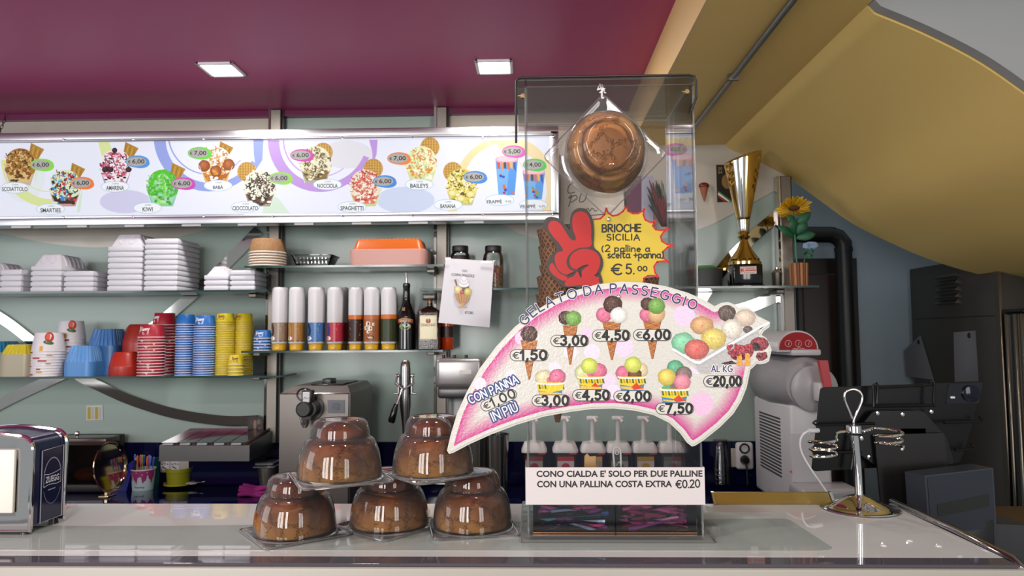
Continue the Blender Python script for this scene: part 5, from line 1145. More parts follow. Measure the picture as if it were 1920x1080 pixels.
# syrup pumps
Y = 2.66; k = Y / F; pw = mat('pump_white', 'C9C4C2', .4); jar = mat('dark_jar', '2E2C2C', .3)
pumps = [(1002, '7A1420', 'dark red', None), (1060, 'A02438', 'strawberry red', 'Strawberry'), (1112, 'C08A4A', 'tan', None), (1160, '3A4A42', 'dark green', None), (1208, 'A8881E', 'mustard yellow', None), (1257, '5A5A5C', 'grey', None)]
for i, (x, c, cn, txt) in enumerate(pumps):
    q = at(x, 880, Y); t = thing('syrup_pump', 'white topped syrup pump jar with ' + cn + ' label behind the dispenser', 'pump jar', (q.x, Y, WT), 0, 'syrup pump jars'); z = lambda yy: at(x, yy, Y).z - WT; b = 19 * k
    loft([rrect(b * .86, b * .8, .012, 0), rrect(b * .9, b * .84, .014, .004), rrect(b, b * .94, .014, z(848)), rrect(b * .9, b * .85, .014, z(846))]).build('jar', jar, t, world=False)
    loft([rrect(b * 1.22, b * 1.15, .016, z(846)), rrect(b * 1.24, b * 1.17, .018, z(842)), rrect(b * 1.0, b * .95, .016, z(831)), rrect(b * .92, b * .87, .014, z(829))]).build('lid', pw, t, world=False)
    pm_ = MB(); pm_.cyl((0, 0), .013, z(831), z(825), 18); pm_.cyl((0, 0), .0085, z(826), z(786), 16); pm_.rbox(-.022, .022, -.012, .012, z(788), z(780), .005, 2); pm_.tube([(0, -.005, z(784)), (.006, -.03, z(784)), (.012, -.045, z(789))], .006, 10); pm_.build('pump', pw, t, world=False)
    MB().rbox(b * .35, b * 1.08, -b * 1.12, -b * .9, z(849.5), z(845.5), .002, 1).build('red_tab', mat('red_tab', 'A8242A', .4), t, world=False)
    a = Art(lambda xx, yy, o: Vector((xx, -b * .94 * (.95 + .05 * (yy - 0) / .1) - .002 - o, yy)), .0003); w_ = b * .8
    a.poly([(-w_, z(905)), (w_, z(905)), (w_, z(853)), (-w_, z(853))], {'grey': '6A6A6C'}.get(cn, 'B8A8A8' if txt or cn == 'mustard yellow' else '8A8480'), 1); a.poly([(-w_, z(861)), (w_, z(861)), (w_, z(853)), (-w_, z(853))], c, 1.3); a.ell(0, z(872), w_ * .5, .014, c, 1.5, 18)
    l_ = a.build('label', ink_mat, t, world=False)
    if txt: a = Art(lambda xx, yy, o: Vector((xx, -b * .94 - .003 - o, -yy)), .0003); a.text(txt, 0, -z(857), w_ * 1.5, .009, 'E0C8C8', 2); a.build('lettering', ink_mat, l_, world=False)
# clear cups
q = onwt(1352, 906); k = q.y / F; z = lambda yy: at(1352, yy, q.y).z - WT; cc = clear('cloudy_cup', (.86, .86, .87), 1.5, .12, 1.6)
for i in range(4):
    r_ = i; t = thing('clear_cup', 'clear plastic cup, ' + rank(3 - i, 4) + ' of the upturned stack beside the socket', 'cup', (q.x, q.y, WT + i * .018), 0, 'clear cups by the socket'); h_ = z(823) - 3 * .018
    MB().lathe([(20.5 * k, 0), (21 * k, .002), (19.5 * k, .012), (17.5 * k, h_ * .6), (16 * k, h_ * .72), (15 * k, h_ - .01), (12 * k, h_), (.0001, h_)], 32).build('cup', cc, t, world=False)
# socket with plug at the right
Y = 3.02; t = thing('plug_socket', 'white wall socket with a black plug beside the soft serve machine', 'socket', at(1393, 855, Y)); a, b = at(1372, 876, Y), at(1386, 841, Y); MB().rbox(a.x, b.x, Y, Y + .01, a.z, b.z, .002, 1).build('old_plate', mat('socket_ivory', 'BDB7A8', .45), t)
a, b = at(1380, 880, Y - .01), at(1411, 829, Y - .01); MB().rbox(a.x, b.x, Y - .025, Y + .004, a.z, b.z, .012, 3).build('adapter', white_pl, t)
for yy, m_ in ((841, black_pl), ):
    c = at(1396, yy, Y - .027); MB().tube([(c.x + .018 * math.cos(u), Y - .027, c.z + .018 * math.sin(u)) for u in [2 * PI * i / 24 for i in range(24)]], .0035, 8, 0, True).build('socket_ring', black_pl, t)
c = at(1396, 862, Y - .03); MB().lathe([(.017, 0), (.019, .01), (.013, .03), (.0001, .03)], 20, mx=Matrix.Translation((c.x, Y - .025, c.z)) @ Matrix.Rotation(PI / 2, 4, 'X'), cap=(True, False)).build('plug', black_pl, t); MB().tube([(c.x, Y - .045, c.z), (c.x + .002, Y - .05, c.z - .03), (c.x + .004, Y - .05, WT + .01)], .004, 8).build('cord', black_pl, t)

# soft serve / slush machine
xs = .862; Yn, Yf = 2.46, 2.86; kk = Yn / F; z = lambda yy: at(1475, yy, Yn).z; xw = at(1558, 800, Yn).x
t = thing('soft_serve_machine', 'white slush machine with grey barrel, red lid and louvred side', 'machine', (xs + .1, 2.66, WT)); wm = mat('machine_white', 'BDBABC', .35); gm2 = mat('machine_grey', '8E8B8E', .3)
bd = MB(); bd.rbox(xs, xw, Yn, Yf, WT + .022, z(760), .012, 3); bd.build('body', wm, t)
for y in (Yn + .04, Yf - .04):
    for x in (xs + .025, xw - .02): MB().cyl((x, y), .012, WT, WT + .024, 12).build('foot', black_pl, t)
lv = MB(); nl = 18
for i in range(nl):
    zz = z(905) + (z(792) - z(905)) * i / (nl - 1); lv.box(xs - .0012, xs + .004, Yn + .10, Yf - .07, zz - .0032, zz + .0028)
lv.build('louvres', mat('louvre_dark', '3A383A', .6), t)
c = Vector(((xs + xw) / 2 - .0, 0, z(722))); R_ = .096
MB().lathe([(R_ * .8, Yf - .02), (R_ * 1.0, Yf - .05), (R_ * 1.05, (Yn + Yf) / 2), (R_ * .96, Yn + .03), (R_ * .82, Yn - .005)], 44, mx=Matrix.Translation((c.x, 0, c.z)) @ Matrix.Rotation(-PI / 2, 4, 'X'), cap=(True, True)).build('barrel', gm2, t)
MB().lathe([(R_ * .80, 0), (R_ * .80, .012), (R_ * .66, .020), (.0001, .022)], 40, mx=Matrix.Translation((c.x + .012, Yn - .004, c.z - .012)) @ Matrix.Rotation(PI / 2, 4, 'X'), cap=(True, False)).build('front_disc', mat('machine_pale_grey', 'A29FA2', .3), t)
tpb = MB(); tx_ = c.x + .020; tpb.rbox(tx_ - .018, tx_ + .014, Yn - .07, Yn - .02, c.z - .05, c.z + .012, .006, 2); tpb.tube([(tx_, Yn - .05, c.z - .04), (tx_, Yn - .052, c.z - .085)], .010, 12); tpb.build('tap', wm, t)
hd = MB(); hd.prism([(tx_ + x_, Yn - .085, c.z + z_) for x_, z_ in ((-.018, .085), (.010, .085), (.022, -.01), (.0, -.02))], (0, .02, 0)); hd.build('red_handle', mat('red_handle', 'B0202A', .35), t)
# cradle and lid
MB().rbox(xs + .01, xw - .005, Yn + .02, Yf - .02, z(762), z(744), .01, 2).build('cradle', wm, t)
lz0, lx = z(660), c.x - .02; lidp = [(lx + .070 * math.cos(u), lz0 + .072 * math.sin(u) ** .85 if math.sin(u) > 0 else lz0) for u in [PI * i / 20 for i in range(21)]]
MB().prism([(x_, Yn + .04, z_) for x_, z_ in lidp], (0, .22, 0)).build('lid', wm, t); ld_ = MB().prism([(lx + (x_ - lx) * .9, Yn + .034, lz0 + .006 + (z_ - lz0) * .84) for x_, z_ in lidp], (0, .008, 0)).build('red_lid_front', mat('red_lid', '9A1820', .5, spec=.2), t)
a = Art(lambda x_, y_, o: Vector((lx + x_, Yn + .0335 - o, lz0 + y_)), .0003)
for x_ in (-.034, 0, .034): a.stroke(arc(x_, .028, .011, .011, 0, 360, 16), .0016, 'D8A0A0', 1, False); a.stroke([(x_, .022), (x_ + .003, .034)], .002, 'D8A0A0', 1, False)
a.stroke([(-.02, .009), (-.012, .012), (-.008, .009), (0, .013), (.02, .010)], .002, 'D8A0A0', 1, False); a.build('button_marks', ink_mat, ld_)
MB().rbox(xs + .02, xw - .01, Yn + .03, Yf - .05, z(668), z(655), .008, 2).build('neck', wm, t)
a = Art(plane_xz(Yn - .0008), .0003); a.text('ugolini', 1492, 884, 23, 6.5, 'B02028', 1, 0, .03, .2); a.build('lettering', ink_mat, t)
se = MB(); 
for y0, y1 in ((812, 850), (850, 905)): se.box(at(1484, y0, Yn).x, xw - .012, Yn - .0015, Yn + .002, z(y1) + .002, z(y0) - .002)
se.build('front_panels', wm, t)
MB().rbox(xs - .005, xw + .05, Yn - .10, Yn + .03, z(932), z(905), .014, 3).build('drip_tray', mat('machine_pale_grey', 'A29FA2', .3), t)
# ------------------------------------------------------------------ front counter
cx_r = .645; FYc, BYc = 1.0, 1.345
cw = mat('counter_white_glass', 'C2C1BE', .012, spec=.5); dkb = mat('counter_dark_edge', '4E4A50', .03, spec=.5); cream = mat('counter_cream_panel', 'A09B91', .4)
t = thing('front_counter', 'glossy pale grey glass topped ice cream counter in the foreground', 'counter', (-.6, 1.17, 0))
MB().box(-3.2, cx_r, FYc + .030, BYc, CT - .022, CT).build('top', cw, t)
MB().rbox(-3.2, cx_r, FYc - .002, FYc + .0295, CT - .0045, CT, .0008, 1).build('edge_band', dkb, t)
MB().rbox(-3.2, cx_r + .012, FYc - .006, FYc + .029, .05, CT - .005, .004, 2).build('front_panel', cream, t)
MB().box(-3.2, cx_r, FYc + .03, BYc - .03, .05, CT - .024).build('body', mat('counter_body', '8E8B86', .5), t)
wp = [atz(x, y, CT) for x, y in ((-900, 1000), (-900, 1036), (1535, 1031), (1551, 1028), (1553, 1022), (1482, 976), (1470, 973.5), (1455, 973), (300, 987))]
wp = [(p.x, min(1.19 + .06, p.y), CT + .0002) for p in wp]; wp[0] = (-3.1, 1.19, CT + .0002); wp[1] = (-3.1, FYc + .045, CT + .0002)
wp[2:5] = [(wp[2][0], FYc + .058, CT + .0002), (wp[3][0], FYc + .064, CT + .0002), (wp[4][0], FYc + .075, CT + .0002)]
MB().prism(wp, (0, 0, .0006)).build('viewing_glass', mat('grey_green_viewing_glass', '9EA49F', .008, spec=.5), t)
for x, y in ((1657, 1023), (1706, 1014), (1760, 1024)):
    q = atz(x, y, CT); MB().lathe([(.0045, 0), (.004, .0012), (.002, .0018), (.0001, .002)], 14, (q.x, q.y, CT), cap=(True, False)).build('glass_bumper', mat('clear_bumper', 'C4C2BE', .15), t)
e = MB(); e.tube([(cx_r + .004, BYc, CT + .004), (cx_r + .006, 1.15, CT + .004), (cx_r + .008, FYc + .02, CT), (cx_r + .012, FYc - .002, CT - .012), (cx_r + .012, FYc - .004, CT - .2)], .006, 10); e.build('side_rail', mat('dark_chrome', (.35, .35, .37), .12, 1), t)
# steel ledge on the back edge, yellow reflection put into its metal colour
q0, q1 = atz(1338, 946, CT), atz(1556, 940, CT); t = thing('steel_ledge', 'narrow steel ledge with painted yellow reflection on the back edge of the counter', 'ledge', ((q0.x + q1.x) / 2, BYc, CT))
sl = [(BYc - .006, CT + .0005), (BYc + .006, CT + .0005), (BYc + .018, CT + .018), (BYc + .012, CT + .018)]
MB().prism([(q0.x + .006, y, z_) for y, z_ in sl], (q1.x - q0.x - .012, 0, 0)).build('strip', mat('steel_yellow_reflection', (.62, .44, .14), .28, 1), t)
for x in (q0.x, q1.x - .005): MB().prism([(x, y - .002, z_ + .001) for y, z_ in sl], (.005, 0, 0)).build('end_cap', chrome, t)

# ------------------------------------------------------------------ brioche in clear domes
crust = mat('brioche_crust', '7A3F1E', .55, spec=.25)
nt = crust.node_tree; b = nt.nodes['Principled BSDF']; tc = nt.nodes.new('ShaderNodeTexCoord'); sx = nt.nodes.new('ShaderNodeSeparateXYZ'); nz = nt.nodes.new('ShaderNodeTexNoise'); nz.inputs['Scale'].default_value = 26; nz.inputs['Detail'].default_value = 5; nz.inputs['Distortion'].default_value = 1.2
mr = nt.nodes.new('ShaderNodeMapRange'); mr.inputs[1].default_value = 0; mr.inputs[2].default_value = .085; mm = nt.nodes.new('ShaderNodeMath'); mm.operation = 'MULTIPLY_ADD'; mm.inputs[1].default_value = .62; rp = nt.nodes.new('ShaderNodeValToRGB')
el = rp.color_ramp.elements; el[0].position = .30; el[0].color = (*lin('A47030'), 1); el[1].position = 1.15 if False else 1.0; el[1].color = (*lin('5E2C12'), 1); e2 = el.new(.62); e2.color = (*lin('7C4820'), 1); e3 = el.new(.80); e3.color = (*lin('602F14'), 1)
nt.links.new(tc.outputs['Object'], sx.inputs[0]); nt.links.new(tc.outputs['Object'], nz.inputs['Vector']); nt.links.new(sx.outputs['Z'], mr.inputs[0]); nt.links.new(nz.outputs['Fac'], mm.inputs[0]); m2 = nt.nodes.new('ShaderNodeMath'); m2.operation = 'MULTIPLY'; m2.inputs[1].default_value = .72; nt.links.new(mr.outputs[0], m2.inputs[0]); nt.links.new(m2.outputs[0], mm.inputs[2]); nt.links.new(mm.outputs[0], rp.inputs[0]); vo = nt.nodes.new('ShaderNodeTexVoronoi'); vo.feature = 'DISTANCE_TO_EDGE'; vo.inputs['Scale'].default_value = 30; n3 = nt.nodes.new('ShaderNodeTexNoise'); n3.inputs['Scale'].default_value = 30; mxv = nt.nodes.new('ShaderNodeMixRGB'); mxv.inputs[0].default_value = .022; nt.links.new(tc.outputs['Object'], mxv.inputs[1]); nt.links.new(n3.outputs['Color'], mxv.inputs[2]); nt.links.new(mxv.outputs[0], vo.inputs['Vector'])
cr_ = nt.nodes.new('ShaderNodeMath'); cr_.operation = 'MINIMUM'; cr_.inputs[1].default_value = .045; nt.links.new(vo.outputs['Distance'], cr_.inputs[0]); ck = nt.nodes.new('ShaderNodeMapRange'); ck.inputs[1].default_value = .006; ck.inputs[2].default_value = .045; ck.inputs[3].default_value = .62; nt.links.new(vo.outputs['Distance'], ck.inputs[0]); mc = nt.nodes.new('ShaderNodeMixRGB'); mc.blend_type = 'MULTIPLY'; mc.inputs[0].default_value = 1; nt.links.new(rp.outputs[0], mc.inputs[1]); nt.links.new(ck.outputs[0], mc.inputs[2]); nt.links.new(mc.outputs[0], b.inputs['Base Color'])
bp = nt.nodes.new('ShaderNodeBump'); bp.inputs['Strength'].default_value = .8; bp.inputs['Distance'].default_value = .03; nt.links.new(cr_.outputs[0], bp.inputs['Height']); nt.links.new(bp.outputs['Normal'], b.inputs['Normal'])
dome_m = clear('clear_dome_plastic', (.985, .98, .975), 1.5, .02, 1.2, haze=.12); plate_m = clear('clear_plate_plastic', (.97, .965, .96), 1.5, .04, 1.6, bump=(30, .15), haze=.22)
crust2 = crust.copy(); crust2.name = 'brioche_crust_golden'  # golden copy, ramp lightened because the hanging brioche is weakly lit
for n_ in crust2.node_tree.nodes:
    if n_.type == 'VALTORGB':
        for e_, c_ in zip(n_.color_ramp.elements, ('C8944E', 'B27E44', 'A66E3C', '9C6436')): e_.color = (*lin(c_), 1)
DH = .0915; BR = .0640; ZK = .88
def dome_profile(): return [(r_, z_ * ZK) for r_, z_ in [(BR, .002), (BR * .995, .012), (BR * .965, .034), (BR * .90, .053), (BR * .82, .066), (BR * .74, .0715), (BR * .705, .0725), (BR * .70, .076), (BR * .685, .086), (BR * .64, .096), (BR * .57, .102), (BR * .52, .1035), (BR * .48, .1025), (.0001, .1025)]]
def brioche_mesh(seed, hang=False):
    r_ = random.Random(seed); ph = [r_.uniform(0, 6) for _ in range(8)]; H = .088
    pr = [(.0001, .003), (.030, .003), (.053, .005), (.0578, .013), (.0582, .028), (.0560, .041), (.0500, .053), (.043, .0605), (.037, .063), (.0355, .066), (.0335, .075), (.028, .084), (.018, .0905), (.008, .093), (.0001, .0935)]
    def wob(u, z_):
        k = 1 + .025 * math.sin(2 * u + ph[0]) + .02 * math.sin(3 * u + ph[1] + z_ * 40) + .014 * math.sin(7 * u + ph[2] + z_ * 90)
        if z_ > .052: k *= 1 + .05 * math.sin(u + ph[3]) + .04 * math.sin(4 * u + ph[4])
        return k
    pr = [(r2 * 1.035, z2 * .90) for r2, z2 in pr]; fine = catmull(pr, 4, False); mb = MB().lathe(fine, 56, wob=lambda u, z_: (wob(u, z_) - 1) * .8 + 1); tx_, ty_ = r_.uniform(-.007, .007), r_.uniform(-.004, .006)
    for v in mb.v:
        q = max(0, min(1, (v.z - .045) / .03)); v.x += tx_ * q; v.y += ty_ * q; v.z += .004 * math.sin(v.x * 70 + ph[5]) * min(1, v.z / .04) * (1 if v.z < .06 else .5)
    return mb
def brioche(loc, rz, label, seed, group='brioche packs on the counter', cm=None):
    t = thing('brioche_pack', label, 'packaged brioche', loc, rz, group)
    s_ = .068; pl = loft([rrect(s_ - .001, s_ - .001, .010, 0), rrect(s_, s_, .009, .0006), rrect(s_, s_, .009, .0022), rrect(s_ - .003, s_ - .003, .010, .0040), rrect(s_ - .006, s_ - .006, .009, .0032), rrect(s_ - .009, s_ - .009, .009, .0016)]); pl.build('plate', plate_m, t, world=False)
    rim = MB(); rim.tube(rrect(s_, s_, .009, .003), .0011, 5, 0, True); rim.build('plate_rim', mat('plastic_rim_edge', 'D9D2CB', .15, spec=.8) if False else clear('rim_plastic', (.96, .95, .94), 1.6, .08, 2.2, haze=.45), t, world=False)
    MB().lathe(catmull(dome_profile(), 4, False), 56).build('dome', dome_m, t, world=False)
    lip = MB(); lip.lathe([(BR * .995, .001), (BR * 1.05, .0012), (BR * 1.05, .0028), (BR * 1.0, .004)], 56); lip.build('dome_lip', clear('rim_plastic', (.96, .95, .94), 1.6, .08, 2.2, haze=.45), t, world=False)
    brioche_mesh(seed).build('brioche', cm or crust, t, world=False, angle=80)
    return t
def bpos(px_, py_, z_): p = atz(px_, py_, z_); return (p.x, p.y, z_)
lows = [((553, 1000), rad(38), 'clear domed brioche pack on the counter, left of the bottom row', 3), ((730, 987), rad(52), 'clear domed brioche pack on the counter, middle of the bottom row', 5), ((886, 989), rad(12), 'clear domed brioche pack on the counter, right of the bottom row', 8)]
for (x, y), rz, lb, sd_ in lows: brioche(bpos(x, y, CT + .0002), rz, lb, sd_)
UZ = CT + DH
brioche(bpos(637, 898, UZ), rad(26), 'clear domed brioche pack resting on the left and middle packs', 12)
brioche(bpos(812, 888, UZ), rad(40), 'clear domed brioche pack resting on the middle and right packs', 14)

# ------------------------------------------------------------------ acrylic cone dispenser
BF = 1.105; BB = 1.325; xa, xb = at(989, 900, BF).x, at(1317, 900, BF).x; zt = at(1150, 160, BF).z; tk = .004
xa2, xb2 = xa, xb
t = thing('acrylic_dispenser', 'tall clear acrylic cone dispenser box standing on the counter', 'dispenser', ((xa + xb) / 2, (BF + BB) / 2, CT))
b0 = CT + .0092
bs = MB(); bs.rbox(xa - .012, xb + .016, BF - .012, BB + .004, CT + .0003, CT + .009, .0015, 1); bs.build('base_plate', clear('acrylic_base', (.96, .94, .92), 1.5, .03, 1.6, haze=.3), t, smooth=False)
def wall(n_, *a):
    mb = MB().box(*a); return mb.build(n_, acrylic, t, smooth=False)
wall('front_wall', xa, xb, BF, BF + tk, b0, zt); wall('back_wall', xa, xb, BB - tk, BB, b0, zt)
wall('side_wall', xa, xa + tk, BF + tk + .0002, BB - tk - .0002, b0, zt); wall('side_wall', xb - tk, xb, BF + tk + .0002, BB - tk - .0002, b0, zt)
ed = MB()
for x in (xa, xb):
    for y in (BF, BB - .001): ed.box(x - .0004 if x == xa else x - .0024, x + .0024 if x == xa else x + .0004, y - .0004, y + .0014, b0, zt)
ed.box(xa, xb, BF - .0004, BF + .001, zt - .0012, zt + .0004)
ed.build('polished_edges', acedge, t, smooth=False)
# smoky lid with black edge
lz = at(1140, 143, BF - .012).z; lx0, lx1 = at(967, 160, BF - .012).x, at(1305, 160, BF - .012).x
smoke = clear('smoked_acrylic', (.90, .86, .85), 1.4, .03, .8, haze=.12)
ld = MB(); ld.box(lx0, lx1, BF - .012, BB + .01, lz - .004, lz); lid = ld.build('lid', smoke, t, smooth=False)
zb_ = at(1100, 243, BB + .006).z
MB().box(lx0, lx1, BB + .006, BB + .010, zb_, lz - .0042).build('lid_back_flap', smoke, lid, smooth=False)
MB().box(lx0, lx1, BF - .012, BF - .009, lz - .016, lz - .0042).build('lid_front_lip', clear('light_smoke', (.85, .83, .82), 1.5, .03), lid, smooth=False)
blk = mat('black_edging', '0A090A', .35); y_ = BF - .012
pp = [(lx0, y_, at(966, 268, y_).z), (lx0, y_, lz - .006), (lx0 + .004, y_, lz - .001), (lx0 + .010, y_, lz), (lx1 - .010, y_, lz), (lx1 - .003, y_, lz - .002), (lx1, y_, lz - .009), (lx1, y_, at(1306, 182, y_).z), (lx1 - .008, y_ + .002, at(1299, 208, y_).z)]
MB().tube(pp, .0019, 8).build('black_edging', blk, lid)
sc = MB()
for x, y in ((1288, 172), (980, 180)): q = at(x, y, BF - .002); sc.lathe([(.0001, .004), (.0035, .004), (.004, 0)], 12, mx=Matrix.Translation((q.x, BF, q.z)) @ Matrix.Rotation(PI / 2, 4, 'X')); sc.tube([(q.x, BF - .003, q.z), (q.x - .008, BF - .003, q.z)], .0014, 6)
sc.build('brass_screws', mat('brass', (.75, .58, .28), .2, 1), t)
# shelf plate that holds the cones, and its two drawers
zs = at(1150, 600, BF).z
def holed(x0, x1, y0, y1, cx, cy, r_):
    n = 48; top = []; 
    for i in range(n):
        u = 2 * PI * i / n; c_, q_ = math.cos(u), math.sin(u); k2 = min((x1 - cx) / c_ if c_ > 1e-6 else (x0 - cx) / c_ if c_ < -1e-6 else 9, (y1 - cy) / q_ if q_ > 1e-6 else (y0 - cy) / q_ if q_ < -1e-6 else 9); top.append(((cx + r_ * c_, cy + r_ * q_), (cx + k2 * c_, cy + k2 * q_)))
    vs = [(*a, zs + d_) for d_ in (-.002, .002) for a, b in top] + [(*b, zs + d_) for d_ in (-.002, .002) for a, b in top]; fs = []
    for i in range(n): j = (i + 1) % n; fs += [(n + i, n + j, 3 * n + j, 3 * n + i), (i, 2 * n + i, 2 * n + j, j), (i, j, n + j, n + i), (2 * n + i, 3 * n + i, 3 * n + j, 2 * n + j)]
    return MB().add(vs, fs)
xmid = at(1120, 600, 1.185).x
holed(xa + tk + .001, xmid - .0005, BF + tk + .001, BB - tk - .001, at(1043, 600, 1.185).x, 1.185, .0348).build('cone_holder', acrylic, t, smooth=False)
holed(xmid + .0005, xb - tk - .001, BF + tk + .001, BB - tk - .001, at(1198, 600, 1.185).x, 1.185, .0215).build('cone_holder', acrylic, t, smooth=False)
xm = at(1155, 980, BF).x; zd1 = at(1150, 935, BF).z; zd0 = b0 + .001
def tray(x0, x1):
    mb = MB(); y0, y1 = BF + tk + .003, BF + .105; q = .0025
    mb.box(x0, x1, y0, y1, zd0, zd0 + q); mb.box(x0, x1, y0, y0 + q, zd0 + q, zd1); mb.box(x0, x1, y1 - q, y1, zd0 + q, zd1); mb.box(x0, x0 + q, y0 + q, y1 - q, zd0 + q, zd1); mb.box(x1 - q, x1, y0 + q, y1 - q, zd0 + q, zd1)
    o = mb.build('spoon_tray', clear('tray_acrylic', (.84, .80, .82), 1.5, .03), t, smooth=False)
    MB().box(x0, x1, y0 - .001, y0 - .0002, zd0, zd0 + .0014).build('copper_edge', mat('copper_edge', (.62, .30, .16), .25, 1), o)
    MB().box(x0 + .0005, x1 - .0005, y1 + .0003, y1 + .0015, zd0, zd1).build('dark_backing', mat('plum_backing', '7E566E', .5), o)
    return x0 + q, x1 - q, y0 + q, y1 - q
inn = [tray(xa + tk + .004, xm - .001), tray(xm + .001, xb - tk - .004)]
rr = random.Random(11)
def spoon_mesh(c):
    mb = MB(); mb.tube([(-.045, 0, 0), (.0, 0, .001), (.02, 0, 0)], [.0030, .0034, .0030], 6); mb.ball((.032, 0, 0), (.015, .008, .0032), 12, 6); mb.box(-.047, .048, -.008, .008, .0040, .0042, 1); return mb
wrap = clear('cellophane', (.95, .93, .95), 1.5, .06, 1.8, bump=(60, .5))
kinds = [('blue', '3A6AB0'), ('pink', 'C86098'), ('teal', '3A90A0'), ('purple', '8A4A98'), ('violet red', 'A03A6A'), ('pale blue', '90AEC8')]
for d_, (x0, x1, y0, y1) in enumerate(inn):
    for i in range(38):
        cn, c = kinds[rr.choice([0, 1, 2, 3, 0, 5, 4]) if d_ == 0 else rr.choice([1, 4, 3, 1, 4])]
        key = '_spoon_' + cn
        if key not in globals(): 
            o = spoon_mesh(c).build('wrapped_spoon', [mat('spoon_plastic_' + cn.replace(' ', '_'), c, .25), wrap]); globals()[key] = o
        else: o = globals()[key].copy(); COL.objects.link(o)
        a = rr.uniform(-1.15, 1.15); hx = .046 * abs(math.cos(a)); u = rr.random()
        lay = i // 8; o.rotation_euler = (rr.uniform(-.4, .4), -a * .22, rr.uniform(-.35, .35) + (PI if rr.random() > .5 else 0))
        o.location = (x0 + .049 + (x1 - x0 - .098) * u, y0 + .010 + rr.random() * .03 , zd0 + .012 + lay * .0095)
        tag(o, cn + ' wrapped plastic spoon in the ' + ('left' if d_ == 0 else 'right') + ' tray of the acrylic dispenser', 'spoon', cn + ' spoons in the ' + ('left' if d_ == 0 else 'right') + ' tray')
# clear spoon and little card above the paper strip
q = at(1158, 868, BF + .03); t2 = thing('clear_spoon', 'clear plastic spoon handle sticking up above the paper strip', 'spoon', (q.x, BF + .03, zd0 + .03))
zc = lambda yy: at(1158, yy, BF + .03).z
op = MB(); k = BF / F; op.tube([(q.x + 7 * k, BF + .03, zc(905)), (q.x + 6 * k, BF + .03, zc(850))] + [(q.x - 1 * k + 7 * k * math.cos(u), BF + .03, zc(846) + 8 * k * math.sin(u)) for u in [PI * i / 10 for i in range(11)]] + [(q.x - 8 * k, BF + .03, zc(850)), (q.x - 4 * k, BF + .03, zc(905))], .0016, 8); op.tube([(q.x - 1 * k + 3.5 * k * math.cos(u), BF + .03, zc(848) + 4 * k * math.sin(u)) for u in [2 * PI * i / 14 for i in range(14)]], .0008, 6, 0, True); op.tube([(q.x - 2 * k, BF + .03, zc(873)), (q.x + 5 * k, BF + .03, zc(873)), (q.x + 3 * k, BF + .03, zc(865))], .0008, 6, 0, True)
op.build('handle', mat('frosted_clear', 'CFCBC8', .12, spec=.8), t2)
MB().box(q.x - .004, q.x + .004, BF + .0305, BF + .0312, zd0 + .03, zc(850)).build('blade', clear('clear_blade', (.9, .9, .9), 1.5, .05, 2), t2)
q = at(1108, 866, BF + .05); t2 = thing('small_card', 'small tan card scrap standing inside the dispenser above the paper strip', 'card', (q.x, BF + .05, zd0 + .03)); MB().prism([at(x, y, BF + .05) for x, y in ((1095, 905), (1096, 855), (1101, 850), (1106, 856), (1117, 855), (1116, 905))], (0, .001, 0)).build('card', mat('tan_card', 'C89A62', .6), t2)
# waffle cones nested in a tube stack
waf = mat('waffle_brown', '8A5A36', .65); nt = waf.node_tree; b = nt.nodes['Principled BSDF']; tc = nt.nodes.new('ShaderNodeTexCoord')
def wave(sx_, sy_):
    mp = nt.nodes.new('ShaderNodeMapping'); nt.links.new(tc.outputs['UV'], mp.inputs[0]); w_ = nt.nodes.new('ShaderNodeTexWave'); w_.inputs['Scale'].default_value = 1; mp.inputs['Scale'].default_value = (sx_, sy_, 1); w_.bands_direction = 'DIAGONAL'; nt.links.new(mp.outputs[0], w_.inputs[0]); return w_
w1_, w2_ = wave(3.2, 3.6), wave(-3.2, 3.6); ad = nt.nodes.new('ShaderNodeMath'); ad.operation = 'MAXIMUM'; nt.links.new(w1_.outputs['Fac'], ad.inputs[0]); nt.links.new(w2_.outputs['Fac'], ad.inputs[1]); bp = nt.nodes.new('ShaderNodeBump'); bp.inputs['Strength'].default_value = .8; bp.inputs['Distance'].default_value = .003; nt.links.new(ad.outputs[0], bp.inputs['Height']); nt.links.new(bp.outputs['Normal'], b.inputs['Normal'])
cr = nt.nodes.new('ShaderNodeValToRGB'); cr.color_ramp.elements[0].color = (*lin('6E452A'), 1); cr.color_ramp.elements[0].position = .4; cr.color_ramp.elements[1].color = (*lin('A0714A'), 1); nt.links.new(ad.outputs[0], cr.inputs[0]); nt.links.new(cr.outputs[0], b.inputs['Base Color'])
def cone_mesh():
    L, R_ = .150, .0335; n = 40; rows = 10; vs = []; fs = []
    for j in range(rows + 1):
        v = j / rows
        for i in range(n):
            u = 2 * PI * i / n; r_ = .004 + (R_ - .004) * v; zz = L * v + (.004 * math.cos(u - 2.5) * v if j == rows else 0); k2 = 1 + (.03 if (i / n) > .93 else 0); vs.append((r_ * k2 * math.cos(u), r_ * k2 * math.sin(u), zz))
    for j in range(rows):
        for i in range(n): k = (i + 1) % n; fs.append((j * n + i, j * n + k, (j + 1) * n + k, (j + 1) * n + i))
    fs.append(list(range(n))[::-1]); return MB().add(vs, fs)
o = None; CY = 1.185; ks = CY / F
def uvcone(o):
    me = o.data; uv = me.uv_layers.new(name='UVMap')
    for p in me.polygons:
        us = [math.atan2(me.vertices[v].co.y, me.vertices[v].co.x) / (2 * PI) + .5 for v in p.vertices]; wrapu = max(us) - min(us) > .5
        for li, u, v in zip(p.loop_indices, us, p.vertices): uv.data[li].uv = ((u + 1 if (wrapu and u < .5) else u) * 4, me.vertices[v].co.z / .15 * 2.2)
rims = [425, 462, 493, 521, 553, 584, 616]
